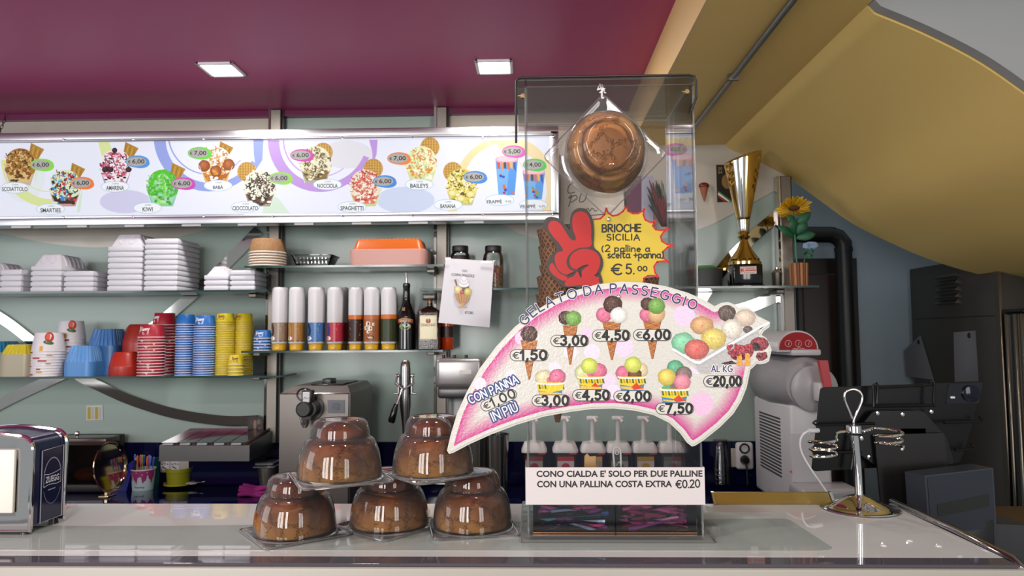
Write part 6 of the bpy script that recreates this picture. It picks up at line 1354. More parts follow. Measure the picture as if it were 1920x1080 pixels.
for i, yy in enumerate(rims):
    q = at(1042 + (2, 3, 4, 2, 1, 0, 2)[i], yy, CY)
    if o is None: o = cone_mesh().build('waffle_cone', waf, normals=True); uvcone(o); so = o.modifiers.new('thick', 'SOLIDIFY'); so.thickness = .0012; first = o; c = o
    else: c = first.copy(); COL.objects.link(c)
    c.location = (q.x, CY, q.z - .152); c.rotation_euler = (0, rr.uniform(-.02, .02), rr.uniform(0, 6))
    tag(c, 'brown waffle cone, ' + rank(i, len(rims)) + ' of the nested stack in the acrylic dispenser', 'ice cream cone', 'nested waffle cones')
q = at(1198, 521, CY); c = first.copy(); COL.objects.link(c); c.location = (q.x, CY, q.z - .152); c['group'] = 'nested waffle cones'; tag(c, 'single waffle cone behind the yellow starburst sign, right of the cone stack', 'ice cream cone'); del c['group']
# ------------------------------------------------------------------ signs on the dispenser
SY = BF - .0075            # back of the sign boards
# peace-hand and starburst
c7 = lambda pts: [(960 + x / 4.5, 320 + y / 4.5) for x, y in pts]
hand_o = catmull(c7([(266, 470), (272, 425), (290, 400), (330, 388), (385, 400), (430, 430), (485, 497), (489, 425), (500, 365), (530, 328), (580, 314), (630, 328), (665, 375), (685, 430), (692, 540), (690, 640), (738, 690), (766, 750), (766, 810), (745, 862), (757, 900), (752, 960), (600, 975), (460, 985), (400, 955), (330, 890), (290, 825), (298, 765), (330, 715), (374, 655), (335, 575), (292, 515)]), 4)
red1 = catmull(c7([(305, 470), (320, 435), (350, 422), (385, 432), (420, 465), (470, 545), (500, 580), (530, 588), (538, 565), (515, 500), (508, 430), (520, 375), (550, 350), (590, 345), (630, 365), (655, 410), (668, 480), (668, 560), (665, 637), (560, 655), (500, 690), (465, 740), (462, 790), (485, 830), (520, 850), (480, 875), (430, 870), (385, 830), (362, 770), (362, 720), (385, 690), (430, 672), (395, 610), (350, 560), (315, 510)]), 4)
red2 = catmull(c7([(490, 795), (487, 745), (515, 695), (580, 662), (650, 664), (710, 690), (741, 740), (741, 800), (715, 860), (700, 890), (735, 900), (730, 925), (735, 965), (600, 965), (470, 975), (445, 955), (470, 910), (520, 890), (550, 850), (570, 885), (580, 900), (588, 885), (590, 850), (610, 825), (644, 800), (635, 793), (600, 802), (560, 830), (515, 825)]), 3)
red3 = catmull(c7([(315, 830), (320, 795), (345, 782), (375, 830), (410, 870), (455, 890), (465, 912), (440, 930), (390, 910), (340, 870)]), 4)
t = thing('hand_sign', 'red cartoon hand sign with two raised fingers on the dispenser front', 'sign', at(1078, 470, SY))
MB().prism([at(x, y, SY - .0028) for x, y in hand_o], (0, .0028, 0)).build('board', mat('dark_brown_board', '33211E', .4), t)
fnS = lambda x, y, o: at(x, y, SY - .0029) + Vector((0, -o, 0))
a = Art(fnS, .0001); 
for r_ in (red1, red2, red3): a.poly(r_, 'A82B2A', 1)
for st in ([(640, 797), (600, 806), (560, 830)], [(565, 840), (575, 870), (582, 895)], [(700, 885), (728, 868)], [(476, 880), (520, 858)]): a.stroke(catmull(c7(st), 4, False), 2.6, '33211E', 2)
gl = printed('glossy_print', .25, spec=.5); a.build('red_print', gl, t)
burst = c7([(640, 420), (690, 405), (740, 400), (775, 370), (795, 305), (815, 350), (850, 375), (890, 368), (930, 340), (965, 290), (985, 335), (1020, 355), (1060, 355), (1100, 335), (1120, 312), (1115, 370), (1130, 410), (1170, 430), (1228, 412), (1203, 440), (1195, 465), (1215, 490), (1260, 497), (1335, 485), (1285, 520), (1262, 555), (1270, 590), (1310, 615), (1375, 632), (1320, 650), (1282, 685), (1285, 735), (1335, 775), (1280, 770), (1230, 775), (1205, 810), (1215, 860), (1245, 905), (1200, 893), (1150, 893), (1120, 912), (1110, 960), (640, 960)])
t = thing('starburst_sign', 'yellow starburst price sign with red edge and marker handwriting', 'sign', at(1190, 460, SY + .004))
SB = SY + .0032
MB().prism([at(x, y, SB - .0026) for x, y in burst], (0, .0026, 0)).build('board', mat('red_board', 'B62C2A', .35), t)
a = Art(lambda x, y, o: at(x, y, SB - .0027) + Vector((0, -o, 0)), .0001); inb = offset(burst, 1.5)
a.poly(inb, 'C2A83C', .5); a.stroke(inb[1:-1], 3.2, 'B62C2A', 1.5); a.build('yellow_print', gl, t)
a = Art(a.fn, .0001); ik = '17130F'
def mk(st, x0, y0, x1, ycap, sw, **k): a.marker(st, 960 + x0 / 4.5, 320 + y0 / 4.5, (x1 - x0) / 4.5, (y0 - ycap) / 4.5, sw, ik, 2, **k)
mk('BRIOCHE', 762, 515, 1086, 455, 3.0, gap=.24, jit=.04); mk('SICILIA', 800, 586, 1076, 537, 2.4, gap=.32, jit=.03)
mk('(2 palline a', 757, 682, 1160, 628, 2.3, gap=.2, jit=.03); mk('scelta +panna)', 808, 736, 1278, 676, 2.4, gap=.17, jit=.03)
mk('\u20ac', 842, 876, 925, 790, 3.2); mk('5.', 962, 870, 1030, 790, 3.0); mk('00', 1062, 845, 1138, 808, 2.4)
a.build('handwriting', ink_mat, t)
q = at(1141, 411, SB - .004); MB().ball((q.x, q.y, q.z), (.0035, .0025, .0035), 12, 8).build('pin', chrome, t)

# fan-shaped price board
fan_top = [(842, 851), (838, 845), (845, 815), (857, 775), (875, 735), (900, 690), (930, 650), (965, 613), (1000, 585), (1040, 561), (1080, 544), (1120, 533), (1165, 528), (1210, 530), (1250, 537), (1290, 549), (1320, 562), (1340, 574)]
bump = [(1352, 568), (1365, 566), (1378, 571), (1386, 577), (1394, 575), (1404, 577), (1413, 584), (1420, 592), (1432, 598), (1444, 604), (1443, 613), (1432, 621), (1428, 628), (1437, 634), (1443, 645), (1447, 656), (1444, 668), (1442, 677), (1436, 681), (1425, 683), (1419, 682), (1413, 688), (1407, 693)]
fan_bot = [(1404, 708), (1400, 727), (1390, 752), (1375, 776), (1350, 801), (1320, 825), (1303, 836), (1297, 837), (1288, 830), (1275, 812), (1255, 793), (1225, 778), (1190, 770), (1150, 766), (1110, 767), (1070, 772), (1020, 781), (970, 796), (920, 815), (880, 833), (850, 849)]
FS = SY - .0035
t = thing('fan_price_board', 'large fan shaped white and pink gelato price board across the dispenser', 'sign', at(1120, 690, FS))
outl = fan_top + bump + fan_bot
brd = mat('cream_foam_board', 'C4C1B9', .35)
MB().prism([at(x, y, FS - .004) for x, y in outl], (0, .004, 0)).build('board', brd, t)
MB().prism([at(x, y, FS - .0046) for x, y in offset(outl, 3.2)], (0, .0005, 0)).build('laminate', mat('cream_laminate', 'C9C6BE', .22, bump=(160, .12)), t)
# pink rim: printed gradient on a fine grid
seg = [(fan_top[i], fan_top[i + 1]) for i in range(len(fan_top) - 1)] + [(fan_bot[i], fan_bot[i + 1]) for i in range(len(fan_bot) - 1)] + [(fan_bot[-1], fan_top[0])]
def dist(x, y):
    b_ = 1e9
    for (ax, ay), (bx, by) in seg:
        dx, dy = bx - ax, by - ay; u = max(0, min(1, ((x - ax) * dx + (y - ay) * dy) / (dx * dx + dy * dy))); b_ = min(b_, (ax + u * dx - x) ** 2 + (ay + u * dy - y) ** 2)
    return math.sqrt(b_)
def inside(x, y, P):
    r_ = False; j = len(P) - 1
    for i in range(len(P)):
        if (P[i][1] > y) != (P[j][1] > y) and x < (P[j][0] - P[i][0]) * (y - P[i][1]) / (P[j][1] - P[i][1]) + P[i][0]: r_ = not r_
        j = i
    return r_
pinkc, whitec = lin('BC2280'), lin('C9C6BE')
fnF = lambda x, y, o: at(x, y, FS - .0047) + Vector((0, -o, 0))
st_ = 4; g = MB(); gv = {}
def gcol(x, y):
    d = dist(x, y); u = max(0, min(1, (d - 9) / 30)); u = u ** 1.15; return tuple(p_ + (w_ - p_) * u for p_, w_ in zip(pinkc, whitec))
ins = offset(outl, 9.0)
cells = [(i, j) for i in range(830, 1412, st_) for j in range(524, 856, st_) if inside(i + st_ / 2, j + st_ / 2, ins)]
cc_ = {}
for i, j in cells:
    ks_ = [(i, j), (i + st_, j), (i + st_, j + st_), (i, j + st_)]
    for k2 in ks_:
        if k2 not in cc_: cc_[k2] = gcol(*k2)
    g.add([fnF(x, y, .0001) for x, y in ks_], [(0, 1, 2, 3)], 0, None, [[cc_[k2] for k2 in ks_]])
lam = printed('laminated_print', .2, bump=(300, .25), spec=.5)
# clean white border strip laid over the ragged grid edge
A = Art(fnF, .0001); o1, o2 = offset(outl, 4.0), offset(outl, 10.5); nO = len(outl)
for i in range(nO): j = (i + 1) % nO; A.poly([o1[i], o1[j], o2[j], o2[i]], 'C9C6BE', 2)
for i in range(nO): j = (i + 1) % nO; q1_, q2_ = offset(outl, 3.0), offset(outl, 4.0)
g.v += A.mb.v; off_ = len(g.v) - len(A.mb.v); g.f += [[q + off_ for q in f] for f in A.mb.f]; g.mi += A.mb.mi; g.c += A.mb.c
A = Art(fnF, .0001)
for x, y, r_, c in ((1283, 592, 20, 'E3BFD6'), (1168, 650, 19, 'E4C4D8'), (1110, 660, 15, 'E6CCDC'), (1100, 625, 11, 'E2BCD2'), (1152, 575, 14, 'E6CCDC'), (978, 634, 13, 'E0B8D0'), (1316, 757, 22, 'E0B4D0'), (1040, 690, 11, 'E8D0DE'), (1140, 715, 15, 'E4C4D8'), (958, 702, 10, 'E6CCDC'), (960, 725, 7, 'E4C4D8'), (1150, 735, 14, 'E6CCDC'), (1307, 690, 12, 'E6CCDC'), (1070, 660, 13, 'E8D2DE'), (900, 720, 12, 'E6CCDC')): A.ell(x, y, r_, r_, c, 2.2, 28)
DOTS = A.mb; _o = len(g.v); g.v += DOTS.v; g.f += [[q + _o for q in f] for f in DOTS.f]; g.mi += DOTS.mi; g.c += DOTS.c; g.build('pink_print', lam, t, smooth=False, normals=False)
rs = random.Random(21)
def cone_pic(A, x, ytop, w_, ybot, scoops):
    A.poly([(x - w_, ytop), (x + w_, ytop), (x + 1.5, ybot), (x - 1.5, ybot)], 'A5683A', 3)
    for k in range(7):
        u = k / 7; y = ytop + (ybot - ytop) * u; wl = w_ * (1 - u); A.stroke([(x - wl, y), (x + wl * .7, y + 7 * (1 - u) + 3)], 1, '7A4422', 3.2, False); A.stroke([(x + wl, y), (x - wl * .7, y + 7 * (1 - u) + 3)], 1, 'C88A50', 3.3, False)
    A.stroke([(x + w_ - .6, ytop), (x + 1.3, ybot)], 1, '6A3A1E', 3.4, False)
    for k, (dx, dy, r_, c) in enumerate(scoops): A.scoop(x + dx, ytop + dy, r_, r_ * .95, c, 3.6 + k * .5, rs)
def cup_pic(A, x, ytop, ybot, w_, scoops):
    for k, (dx, dy, r_, c) in enumerate(scoops): A.scoop(x + dx, ytop + dy, r_, r_ * .95, c, 3.0 + k * .5, rs)
    A.ell(x, ytop - 1, w_ * .9, 9, scoops[0][3], 2.9, 20); A.ell(x + w_ * .3, ytop - 4, w_ * .6, 9, scoops[1][3], 2.95, 20)
    L = 6; wb = w_ * .82; A.poly([(x - w_, ytop), (x + w_, ytop), (x + wb, ybot), (x - wb, ybot)], '3F78AE', L)
    A.poly([(x - w_, ytop), (x + w_, ytop), (x + w_ * .93, ytop + 14), (x, ytop + 19), (x - w_ * .93, ytop + 15)], 'E0C028', L + .2)
    for k in range(9): xx = x - w_ * .9 + k * w_ * .22; A.poly([(xx, ytop + 4), (xx + 3, ytop + 4), (xx + 5, ytop + 13), (xx + 1, ytop + 12)], 'B89420' if k % 2 else '4A6A3A', L + .3)
    A.poly([(x - 2, ytop + 20), (x + w_ * .35, ytop + 11), (x + w_ * .5, ytop + 16), (x + w_ * .88, ytop + 22), (x + 4, ytop + 25)], 'C8402A', L + .4); A.poly([(x - w_ * .85, ytop + 22), (x - 4, ytop + 25), (x + w_ * .8, ytop + 25), (x + wb, ybot), (x - wb, ybot)], '3A88B0', L + .35)
    A.poly([(x - wb, ybot - 8), (x + wb, ybot - 5), (x + wb, ybot), (x - wb, ybot)], 'D8B050', L + .5)
    pr = [(x + (w_ + 2) * math.cos(u), ytop + 3.4 * math.sin(u)) for u in [PI * i / 14 for i in range(15)]]; A.stroke(pr, 3, 'E4E0D8', L + .6, False)
CH, PI_, ST, WH, VN, GN, LM = '4A2C22', '6E9A44', 'CC6A88', 'E0DED6', 'D8C8A0', '58A078', 'C4CC5A'
NZ = 'D0A878'
pics = [lambda A: cone_pic(A, 992, 638, 16, 712, ((0, -12, 16, CH),)), lambda A: cone_pic(A, 1069, 610, 14, 684, ((-8, -14, 14, CH), (6, -13, 15, PI_))),
        lambda A: cone_pic(A, 1147, 603, 18, 675, ((-15, -13, 15, ST), (2, -32, 18, CH), (13, -12, 16, WH))), lambda A: cone_pic(A, 1223, 602, 17, 673, ((-10, -12, 14, ST), (-9, -32, 13, CH), (8, -13, 16, NZ), (8, -28, 16, PI_))),
        lambda A: cup_pic(A, 1032, 717, 742, 25, ((-12, -8, 17, 'CFC49E'), (13, -10, 16, ST))), lambda A: cup_pic(A, 1108, 706, 731, 24, ((-14, -7, 17, 'C8C898'), (14, -10, 16, ST), (-3, -20, 16, LM))),
        lambda A: cup_pic(A, 1185, 706, 732, 25, ((-16, -6, 15, ST), (14, -12, 16, VN), (5, -4, 13, '6A4028'), (2, -22, 16, LM))), lambda A: cup_pic(A, 1264, 729, 757, 26, ((2, -39, 16, GN), (18, -28, 15, '7A6A64'), (-14, -22, 17, 'D4BE58'), (15, -13, 16, 'D88494')))]
prices = [('1,50', 992, 666, 36), ('3,00', 1068, 639, 36), ('4,50', 1146, 629, 36), ('6,00', 1223, 628, 36), ('3,00', 1033, 751, 36), ('4,50', 1109, 741, 36), ('6,00', 1186, 743, 36), ('7,50', 1265, 766, 36)]
def price_pill(B, txt, cx, cy, hw, hh=11, rot=0, thick=True):
    def rr2(w_, h_): return [(cx + x * math.cos(rad(rot)) - y * math.sin(rad(rot)), cy + x * math.sin(rad(rot)) + y * math.cos(rad(rot))) for x, y in [(-w_ + h_ + h_ * math.cos(u), h_ * math.sin(u)) for u in [PI / 2 + PI * i / 12 for i in range(13)]] + [(w_ - h_ + h_ * math.cos(u), h_ * math.sin(u)) for u in [-PI / 2 + PI * i / 12 for i in range(13)]]]
    B.poly(rr2(hw, hh), '1A1818', 9); B.poly(rr2(hw - 1.1, hh - 1.1), 'C9C6BE', 9.4)
    c_, s_ = math.cos(rad(rot)), math.sin(rad(rot)); e = -hw + 11
    B.text('\u20ac', cx + e * c_, cy + e * s_, 13, 13, '1A1818', 10, rot, .01)
    n_ = len(txt); x0 = -hw + 20; x1 = hw - 4; l = -.5
    ox, oy = x0, hh * .70; B.marker(txt, cx + ox * c_ - oy * s_, cy + ox * s_ + oy * c_, x1 - x0, hh * 1.5, 4.6 if thick else 3.2, '151212', 10, rot, .30)
for f_, pz in zip(pics, prices):
    A = Art(fnF, .0001); f_(A); o_ = A.build('gelato_picture', lam, t)
    A = Art(fnF, .0001); price_pill(A, *pz); A.build('price_lettering', ink_mat, t)
# the ice cream tub picture with fruit
A = Art(fnF, .0001)
A.poly([(1262, 655), (1300, 678), (1310, 681), (1440, 607), (1425, 610), (1424, 640), (1330, 702), (1312, 700)], 'BDBBBA', 2.6); A.poly([(1300, 678), (1422, 612), (1424, 640), (1330, 702), (1312, 700)], 'AFADAC', 2.7)
for x, y, rx, ry, c in ((1316, 610, 22, 17, 'C89A68'), (1363, 587, 17, 15, '54423A'), (1397, 596, 20, 16, 'C8B4A0'), (1281, 643, 22, 20, '7EBE98'), (1372, 617, 20, 19, 'D6CEC0'), (1338, 635, 24, 20, 'D2BC62'), (1306, 655, 23, 19, 'C4645A'), (1402, 618, 9, 7, '5A4840')): A.scoop(x, y, rx, ry, c, 3 + (y - 580) / 40, rs, 30)
A.stroke([(1262, 655), (1302, 679), (1312, 680), (1425, 613), (1440, 606)], 4.5, 'E6E5E4', 5.6); A.stroke([(1266, 660), (1302, 682), (1316, 683), (1424, 618)], 1.2, 'B0AEAE', 5.8, False)
A.build('tub_picture', lam, t)
A = Art(fnF, .0001)
A.scoop(1424, 645, 17, 13, '8A1E2A', 6, rs); A.ell(1417, 650, 9, 8, '2A1418', 6.6, 16)
A.ell(1391, 663, 22, 12, '5A1020', 5.9, 20, -12); A.ell(1428, 668, 11, 7, '5A1020', 5.9, 16)
for k in range(70): A.scoop(1368 + rs.uniform(-3, 42) , 655 + rs.uniform(-8, 12), 3.4, 3.4, rs.choice(('9A1E30', '7A1626', 'AE2A3C')), 6.8 + k * .02, rs, 9)
for k in range(10): A.scoop(1428 + rs.uniform(-10, 8), 668 + rs.uniform(-6, 6), 3.2, 3.2, rs.choice(('9A1E30', '7A1626')), 7.0 + k * .02, rs, 9)
for x in (1386, 1401): A.poly([(x - 5, 686), (x + 6, 685), (x + 4, 664), (x, 660), (x - 4, 664)], 'D2962E', 8)
A.poly([(1352, 681), (1372, 676), (1382, 682), (1360, 684)], '3A1420', 6.2)
A.build('fruit_picture', lam, t)
# headline along the arc
A = Art(fnF, .0001)
arcpts = [(978, 605), (1000, 583), (1030, 566), (1070, 552), (1110, 544), (1150, 541), (1190, 543), (1230, 549), (1270, 560), (1306, 573)]
cum = [0]
for p_, q_ in zip(arcpts[:-1], arcpts[1:]): cum.append(cum[-1] + math.hypot(q_[0] - p_[0], q_[1] - p_[1]))
fine = catmull(arcpts, 12, False); fl_ = [0]
for p_, q_ in zip(fine[:-1], fine[1:]): fl_.append(fl_[-1] + math.hypot(q_[0] - p_[0], q_[1] - p_[1]))
def on_arc(u):
    s_ = u * fl_[-1]
    for i in range(len(fl_) - 1):
        if fl_[i + 1] >= s_ - 1e-6:
            k2 = (s_ - fl_[i]) / max(1e-6, fl_[i + 1] - fl_[i]); p_, q_ = fine[i], fine[i + 1]; return p_[0] + (q_[0] - p_[0]) * k2, p_[1] + (q_[1] - p_[1]) * k2, math.atan2(q_[1] - p_[1], q_[0] - p_[0])
A.marker('GELATO DA PASSEGGIO', 0, 0, fl_[-1], 17, 4.4, 'E4E1DA', 4, path=on_arc, gap=.42); A.marker('GELATO DA PASSEGGIO', 0, 0, fl_[-1], 17, 2.9, '2A2C5C', 6, path=on_arc, gap=.42)
A.build('headline_lettering', ink_mat, t)
for st, x0, y0, wd, h_ in (('CON PANNA', 883, 757, 98, 15), ('IN PI\u00d9', 926, 790, 50, 17)):
    A = Art(fnF, .0001)
    A.marker(st, x0, y0, wd, h_, 7.5, '24386E', 4, -24, .26); A.marker(st, x0, y0, wd, h_, 2.4, 'D4D8E4', 6, -24, .26); A.build('blue_lettering', ink_mat, t)
A = Art(fnF, .0001); price_pill(A, '1,00', 935, 750, 36, 10.5, -24, False); A.build('price_lettering', ink_mat, t)
A = Art(fnF, .0001); A.marker('AL KG.', 1334, 697, 42, 11.5, 4.6, 'E4E1DA', 9, 0, .3); A.marker('AL KG.', 1334, 697, 42, 11.5, 2.0, '2A2C6A', 10, 0, .3); A.build('blue_lettering', ink_mat, t)
A = Art(fnF, .0001); price_pill(A, '20,00', 1355.5, 715, 37, 11); A.build('price_lettering', ink_mat, t)
q = at(1160, 556, FS - .006); MB().ball((q.x, q.y, q.z), (.003, .002, .003), 12, 8).build('pin', chrome, t)

# paper strip
PS = BF - .001
t = thing('paper_strip', 'white paper strip with printed cone notice taped round the dispenser', 'notice', at(1152, 910, PS)); xl_, xr_ = xa - .003, xb + .003; z0, z1 = at(1150, 946, PS).z, at(1150, 876, PS).z
mb = MB(); mb.box(xl_, xr_, PS - .0012, PS - .0002, z0, z1); mb.box(xl_, xl_ + .001, PS - .0002, PS + .07, z0, z1); mb.box(xr_ - .001, xr_, PS - .0002, PS + .07, z0, z1); mb.build('strip', mat('strip_paper', 'CBC3C1', .55), t, smooth=False)
fnP = lambda x, y, o: at(x, y, PS - .0013) + Vector((0, -o, 0))
a = Art(fnP, .0001); a.text("CONO CIALDA E' SOLO PER DUE PALLINE", 1161.5, 888, 311, 12.5, '1A1718', 1, -.1, .03); a.build('printed_line', ink_mat, t)
a = Art(fnP, .0001); a.text('CON UNA PALLINA COSTA EXTRA', 1133.5, 907.5, 253, 12.5, '1A1718', 1, -.1, .03); a.build('printed_line', ink_mat, t)
a = Art(fnP, .0001); a.marker('\u20ac0.20', 1268, 915, 44, 14, 2.4, '1A1718', 1, -2, .2); a.build('handwriting', ink_mat, t)

# brioche pack hanging on the dispenser, turned on its corner, dome towards the viewer
PYh = BF - .004; ctr = at(1134, 291, PYh)
s_ = .0625 * 1.05
t = brioche((0, 0, 0), 0, 'clear brioche pack hanging by one corner on the dispenser front', 31, 'brioche packs on the counter', crust2); del t['group']
t.location = (ctr.x, PYh, ctr.z); t.rotation_euler = (rad(90), rad(45), 0)
t.rotation_mode = 'XYZ'; t.rotation_euler = (Matrix.Rotation(rad(90), 4, 'X') @ Matrix.Rotation(rad(46), 4, 'Z')).to_euler()
t.scale = (1.0, 1.0, .90)
hk = MB(); tq = at(1129, 166, PYh - .003); hk.tube([(tq.x, PYh - .002, at(1130, 186, PYh).z), (tq.x - .001, PYh - .006, at(1130, 176, PYh).z), (tq.x + .001, PYh - .004, tq.z), (tq.x, BF - .006, at(1130, 160, PYh).z)], .0016, 8)
rk = random.Random(8)
for i in range(9): u0 = Vector((tq.x + rk.uniform(-.004, .004), PYh - .004, tq.z - .004 + rk.uniform(-.006, .006))); hk.tube([u0, u0 + Vector((rk.uniform(-.004, .004), -.002, rk.uniform(-.005, .005))), u0 + Vector((rk.uniform(-.006, .006), -.001, rk.uniform(-.006, .006)))], .0009, 5)
tt = thing('hanging_tie', 'knotted clear plastic tie holding the hanging brioche pack', 'tie', (tq.x, PYh, tq.z)); hk.build('tie', mat('milky_plastic', 'D6D2D0', .25, spec=.7), tt)

# ------------------------------------------------------------------ napkin dispenser
xk = atz(56, 1003, CT).x; Y0 = atz(56, 1003, CT).y; Y1 = Y0 + .085; zt = at(30, 812, Y0).z; xw = xk - .17
t = thing('napkin_dispenser', 'chrome and navy napkin dispenser with white napkins at the left edge', 'napkin dispenser', ((xk + xw) / 2, (Y0 + Y1) / 2, CT)); navy = mat('navy_enamel', '10173F', .16, spec=.6)
def arch(x0, x1, z0, z1, r_, n=8, bow=.006):
    o = [(x0, z0), (x1, z0)] + [(x1 - r_ + r_ * math.cos(u), z1 - bow - r_ + r_ * math.sin(u)) for u in [PI / 2 * i / n for i in range(n + 1)]]
    m_ = [(x1 - r_ + (x0 + r_ - x1 + r_) * i / 8, z1 - bow + bow * math.sin(PI * i / 8)) for i in range(1, 8)]
    return o + m_ + [(x0 + r_ + r_ * math.cos(u), z1 - bow - r_ + r_ * math.sin(u)) for u in [PI / 2 + PI / 2 * i / n for i in range(n + 1)]]
ar = arch(xw + .003, xk - .003, CT + .012, zt - .001, .018); MB().prism([(x, Y0 + .004, z_) for x, z_ in ar], (0, Y1 - Y0 - .008, 0)).build('shell', navy, t)
def frame(name, Y, d_, inset):
    o1 = arch(xw, xk, CT + .007, zt, .02); o2 = [(x, z_) for x, z_ in arch(xw + inset, xk - inset, CT + .007 + inset, zt - inset * 1.25, .012)]; n = len(o1); vs = [(x, Y, z_) for x, z_ in o1] + [(x, Y + .002, z_) for x, z_ in o2] + [(x, Y + d_, z_) for x, z_ in o1] + [(x, Y + d_, z_) for x, z_ in o2]; fs = []
    for i in range(n): j = (i + 1) % n; fs += [(i, j, n + j, n + i), (2 * n + i, 3 * n + i, 3 * n + j, 2 * n + j), (i, 2 * n + i, 2 * n + j, j), (n + i, n + j, 3 * n + j, 3 * n + i)]
    mb = MB().add(vs, fs); mb.tube([(x, Y + .003, z_) for x, z_ in o1], .004, 8, 0, True); mb.build(name, chrome, t)
frame('front_frame', Y0 - .004, .01, .022); frame('rear_frame', Y1 - .006, .008, .014)
MB().box(xw + .02, xk - .02, Y0 - .001, Y0 + .003, CT + .02, zt - .026).build('face_plate', mat('face_steel', (.5, .5, .5), .2, 1), t)
zn = at(20, 842, Y0).z; MB().rbox(xw + .024, at(33, 900, Y0).x, Y0 - .009, Y0 - .0015, CT + .035, zn, .003, 2).build('napkins', mat('napkin_paper', 'E4DED2', .8), t)
for x in (xw + .02, xk - .012):
    for y in (Y0 + .006, Y1 - .012): MB().cyl((x, y), .008, CT, CT + .013, 14, r2=.006).build('foot', black_pl, t)
# clear card holder with the emblem on the side
fnN = lambda y, z_, o: Vector((xk - .0028 + o, Y0 + y, z_)); hs = zt - CT
MB().box(xk - .0028, xk - .001, Y0 + .024, Y1 - .008, CT + .012, zt - .03).build('side_card', mat('navy_card', '161C38', .12, spec=.6), t)
ed = MB(); ed.tube([(xk - .001, Y0 + .024, CT + .012), (xk - .001, Y1 - .008, CT + .012), (xk - .001, Y1 - .008, zt - .03), (xk - .001, Y0 + .024, zt - .032)], .0009, 6, 0, True); ed.build('card_border', mat('clear_border', 'A8A8B0', .2), t)
zc_ = at(90, 897, Y0 + .05).z; yc = (Y0 + .024 + Y1 - .008) / 2 - Y0
a = Art(lambda y, z_, o: fnN(y, z_, .0020 + o), .0001)
bw = .021; bt = [(yc - bw, zc_ + .010), (yc - bw * .5, zc_ + .008), (yc, zc_ + .0085), (yc + bw * .5, zc_ + .010), (yc + bw, zc_ + .0125), (yc + bw, zc_ - .0085), (yc + bw * .5, zc_ - .010), (yc, zc_ - .0085), (yc - bw * .5, zc_ - .0085), (yc - bw, zc_ - .011)]
a.stroke(bt + bt[:1], .0011, 'B8BAC4', 1, False); a.stroke(arc(yc, zc_, .022, .034, 20, 160, 18), .0022, '8A8CA0', 1, False); a.stroke(arc(yc, zc_ - .006, .022, .034, 200, 340, 18), .0007, '8A8CA0', 1, False); a.stroke([(yc - .010, zc_ - .017), (yc + .008, zc_ - .0165)], .0018, '8A8CA0', 1, False); a.build('emblem', ink_mat, t)
a = Art(lambda y, z_, o: fnN(y, -z_, .0021 + o), .0001); a.text('ZUEGG', yc, -zc_, .034, .0105, 'C8CAD2', 1, 0, .03); a.build('lettering', ink_mat, t)

# ------------------------------------------------------------------ cone stand
p = atz(1612, 954, CT); t = thing('cone_stand', 'chrome wire cone holder stand with two spiral rings on the counter', 'cone stand', (p.x, p.y, CT)); Y = p.y; k = Y / F; z = lambda yy: at(1605, yy, Y).z - CT
MB().lathe([(.064, .0005), (.0655, .002), (.064, .0035), (.052, .0045), (.047, .008), (.020, .021), (.0075, .025), (.0001, .0255)], 56, cap=(True, False)).build('base', chrome, t, world=False)
rod = MB(); rod.tube([(0, 0, .022), (-.001, 0, z(880)), (-.004, 0, z(816))], .0068, 18); rod.build('pole', chrome, t, world=False)
top_ = Vector((-.005, 0, z(805))); MB().lathe([(.013, -.010), (.013, .002), (.0125, .003), (.0001, .003)], 28, tuple(top_ + Vector((0, 0, .004))), cap=(True, False)).build('collar', chrome, t, world=False); MB().lathe([(.0125, 0), (.0125, .002)], 24, tuple(top_ + Vector((0, 0, -.010))), cap=(True, True)).build('washer', mat('black_rubber', '1A1A1C', .6), t, world=False)
hl = catmull([(0, 0, z(797)), (.001, 0, z(786)), (.010, 0, z(766)), (.0165, 0, z(748)), (.013, 0, z(735)), (.001, 0, z(730)), (-.012, 0, z(735)), (-.0145, 0, z(748)), (-.008, 0, z(768)), (-.002, 0, z(785))], 5, False); MB().tube([(x - .005, y, z_) for x, y, z_ in hl], .0021, 10).build('handle_loop', chrome, t, world=False)
def spiral(cx, r_, zt_, turns, a0, sgn, dz):
    n = int(turns * 24); return [(cx + r_ * (1 - .10 * i / n) * math.cos(a0 + sgn * 2 * PI * i / 24), r_ * (1 - .10 * i / n) * math.sin(a0 + sgn * 2 * PI * i / 24), zt_ - dz * i / 24) for i in range(n + 1)]
dx = lambda x: (x - 1605) * k - .004
L_ = [(dx(1595), 0, z(809)), (dx(1585), -.002, z(809)), (dx(1570), -.006, z(811))] + spiral(dx(1547), .024, z(822), 2.75, -.1, -1, .0125); MB().tube(catmull(L_, 2, False), .0023, 8).build('left_spiral', chrome, t, world=False)
R_ = [(dx(1618), 0, z(809)), (dx(1635), .004, z(806)), (dx(1650), .02, z(804))] + spiral(dx(1666), .024, z(806), 2.3, 2.2, -1, .0125) + [(dx(1683), -.018, z(835)), (dx(1678), -.02, z(841))]; MB().tube(catmull(R_, 2, False), .0023, 8).build('right_spiral', chrome, t, world=False)

# ------------------------------------------------------------------ till area on the right
dk2 = mat('till_black', '0C0C0E', .4); 
t = thing('till_counter', 'dark side counter carrying the till behind the cone stand', 'counter', (1.3, 1.75, 0)); MB().rbox(.70, 1.80, 1.40, 2.05, 0, 1.0, .006, 2).build('body', mat('till_counter_dark', '121113', .5), t); MB().rbox(.69, 1.81, 1.39, 2.06, 1.0, 1.02, .004, 2).build('top', mat('till_top_wood', '5A4628', .4), t)
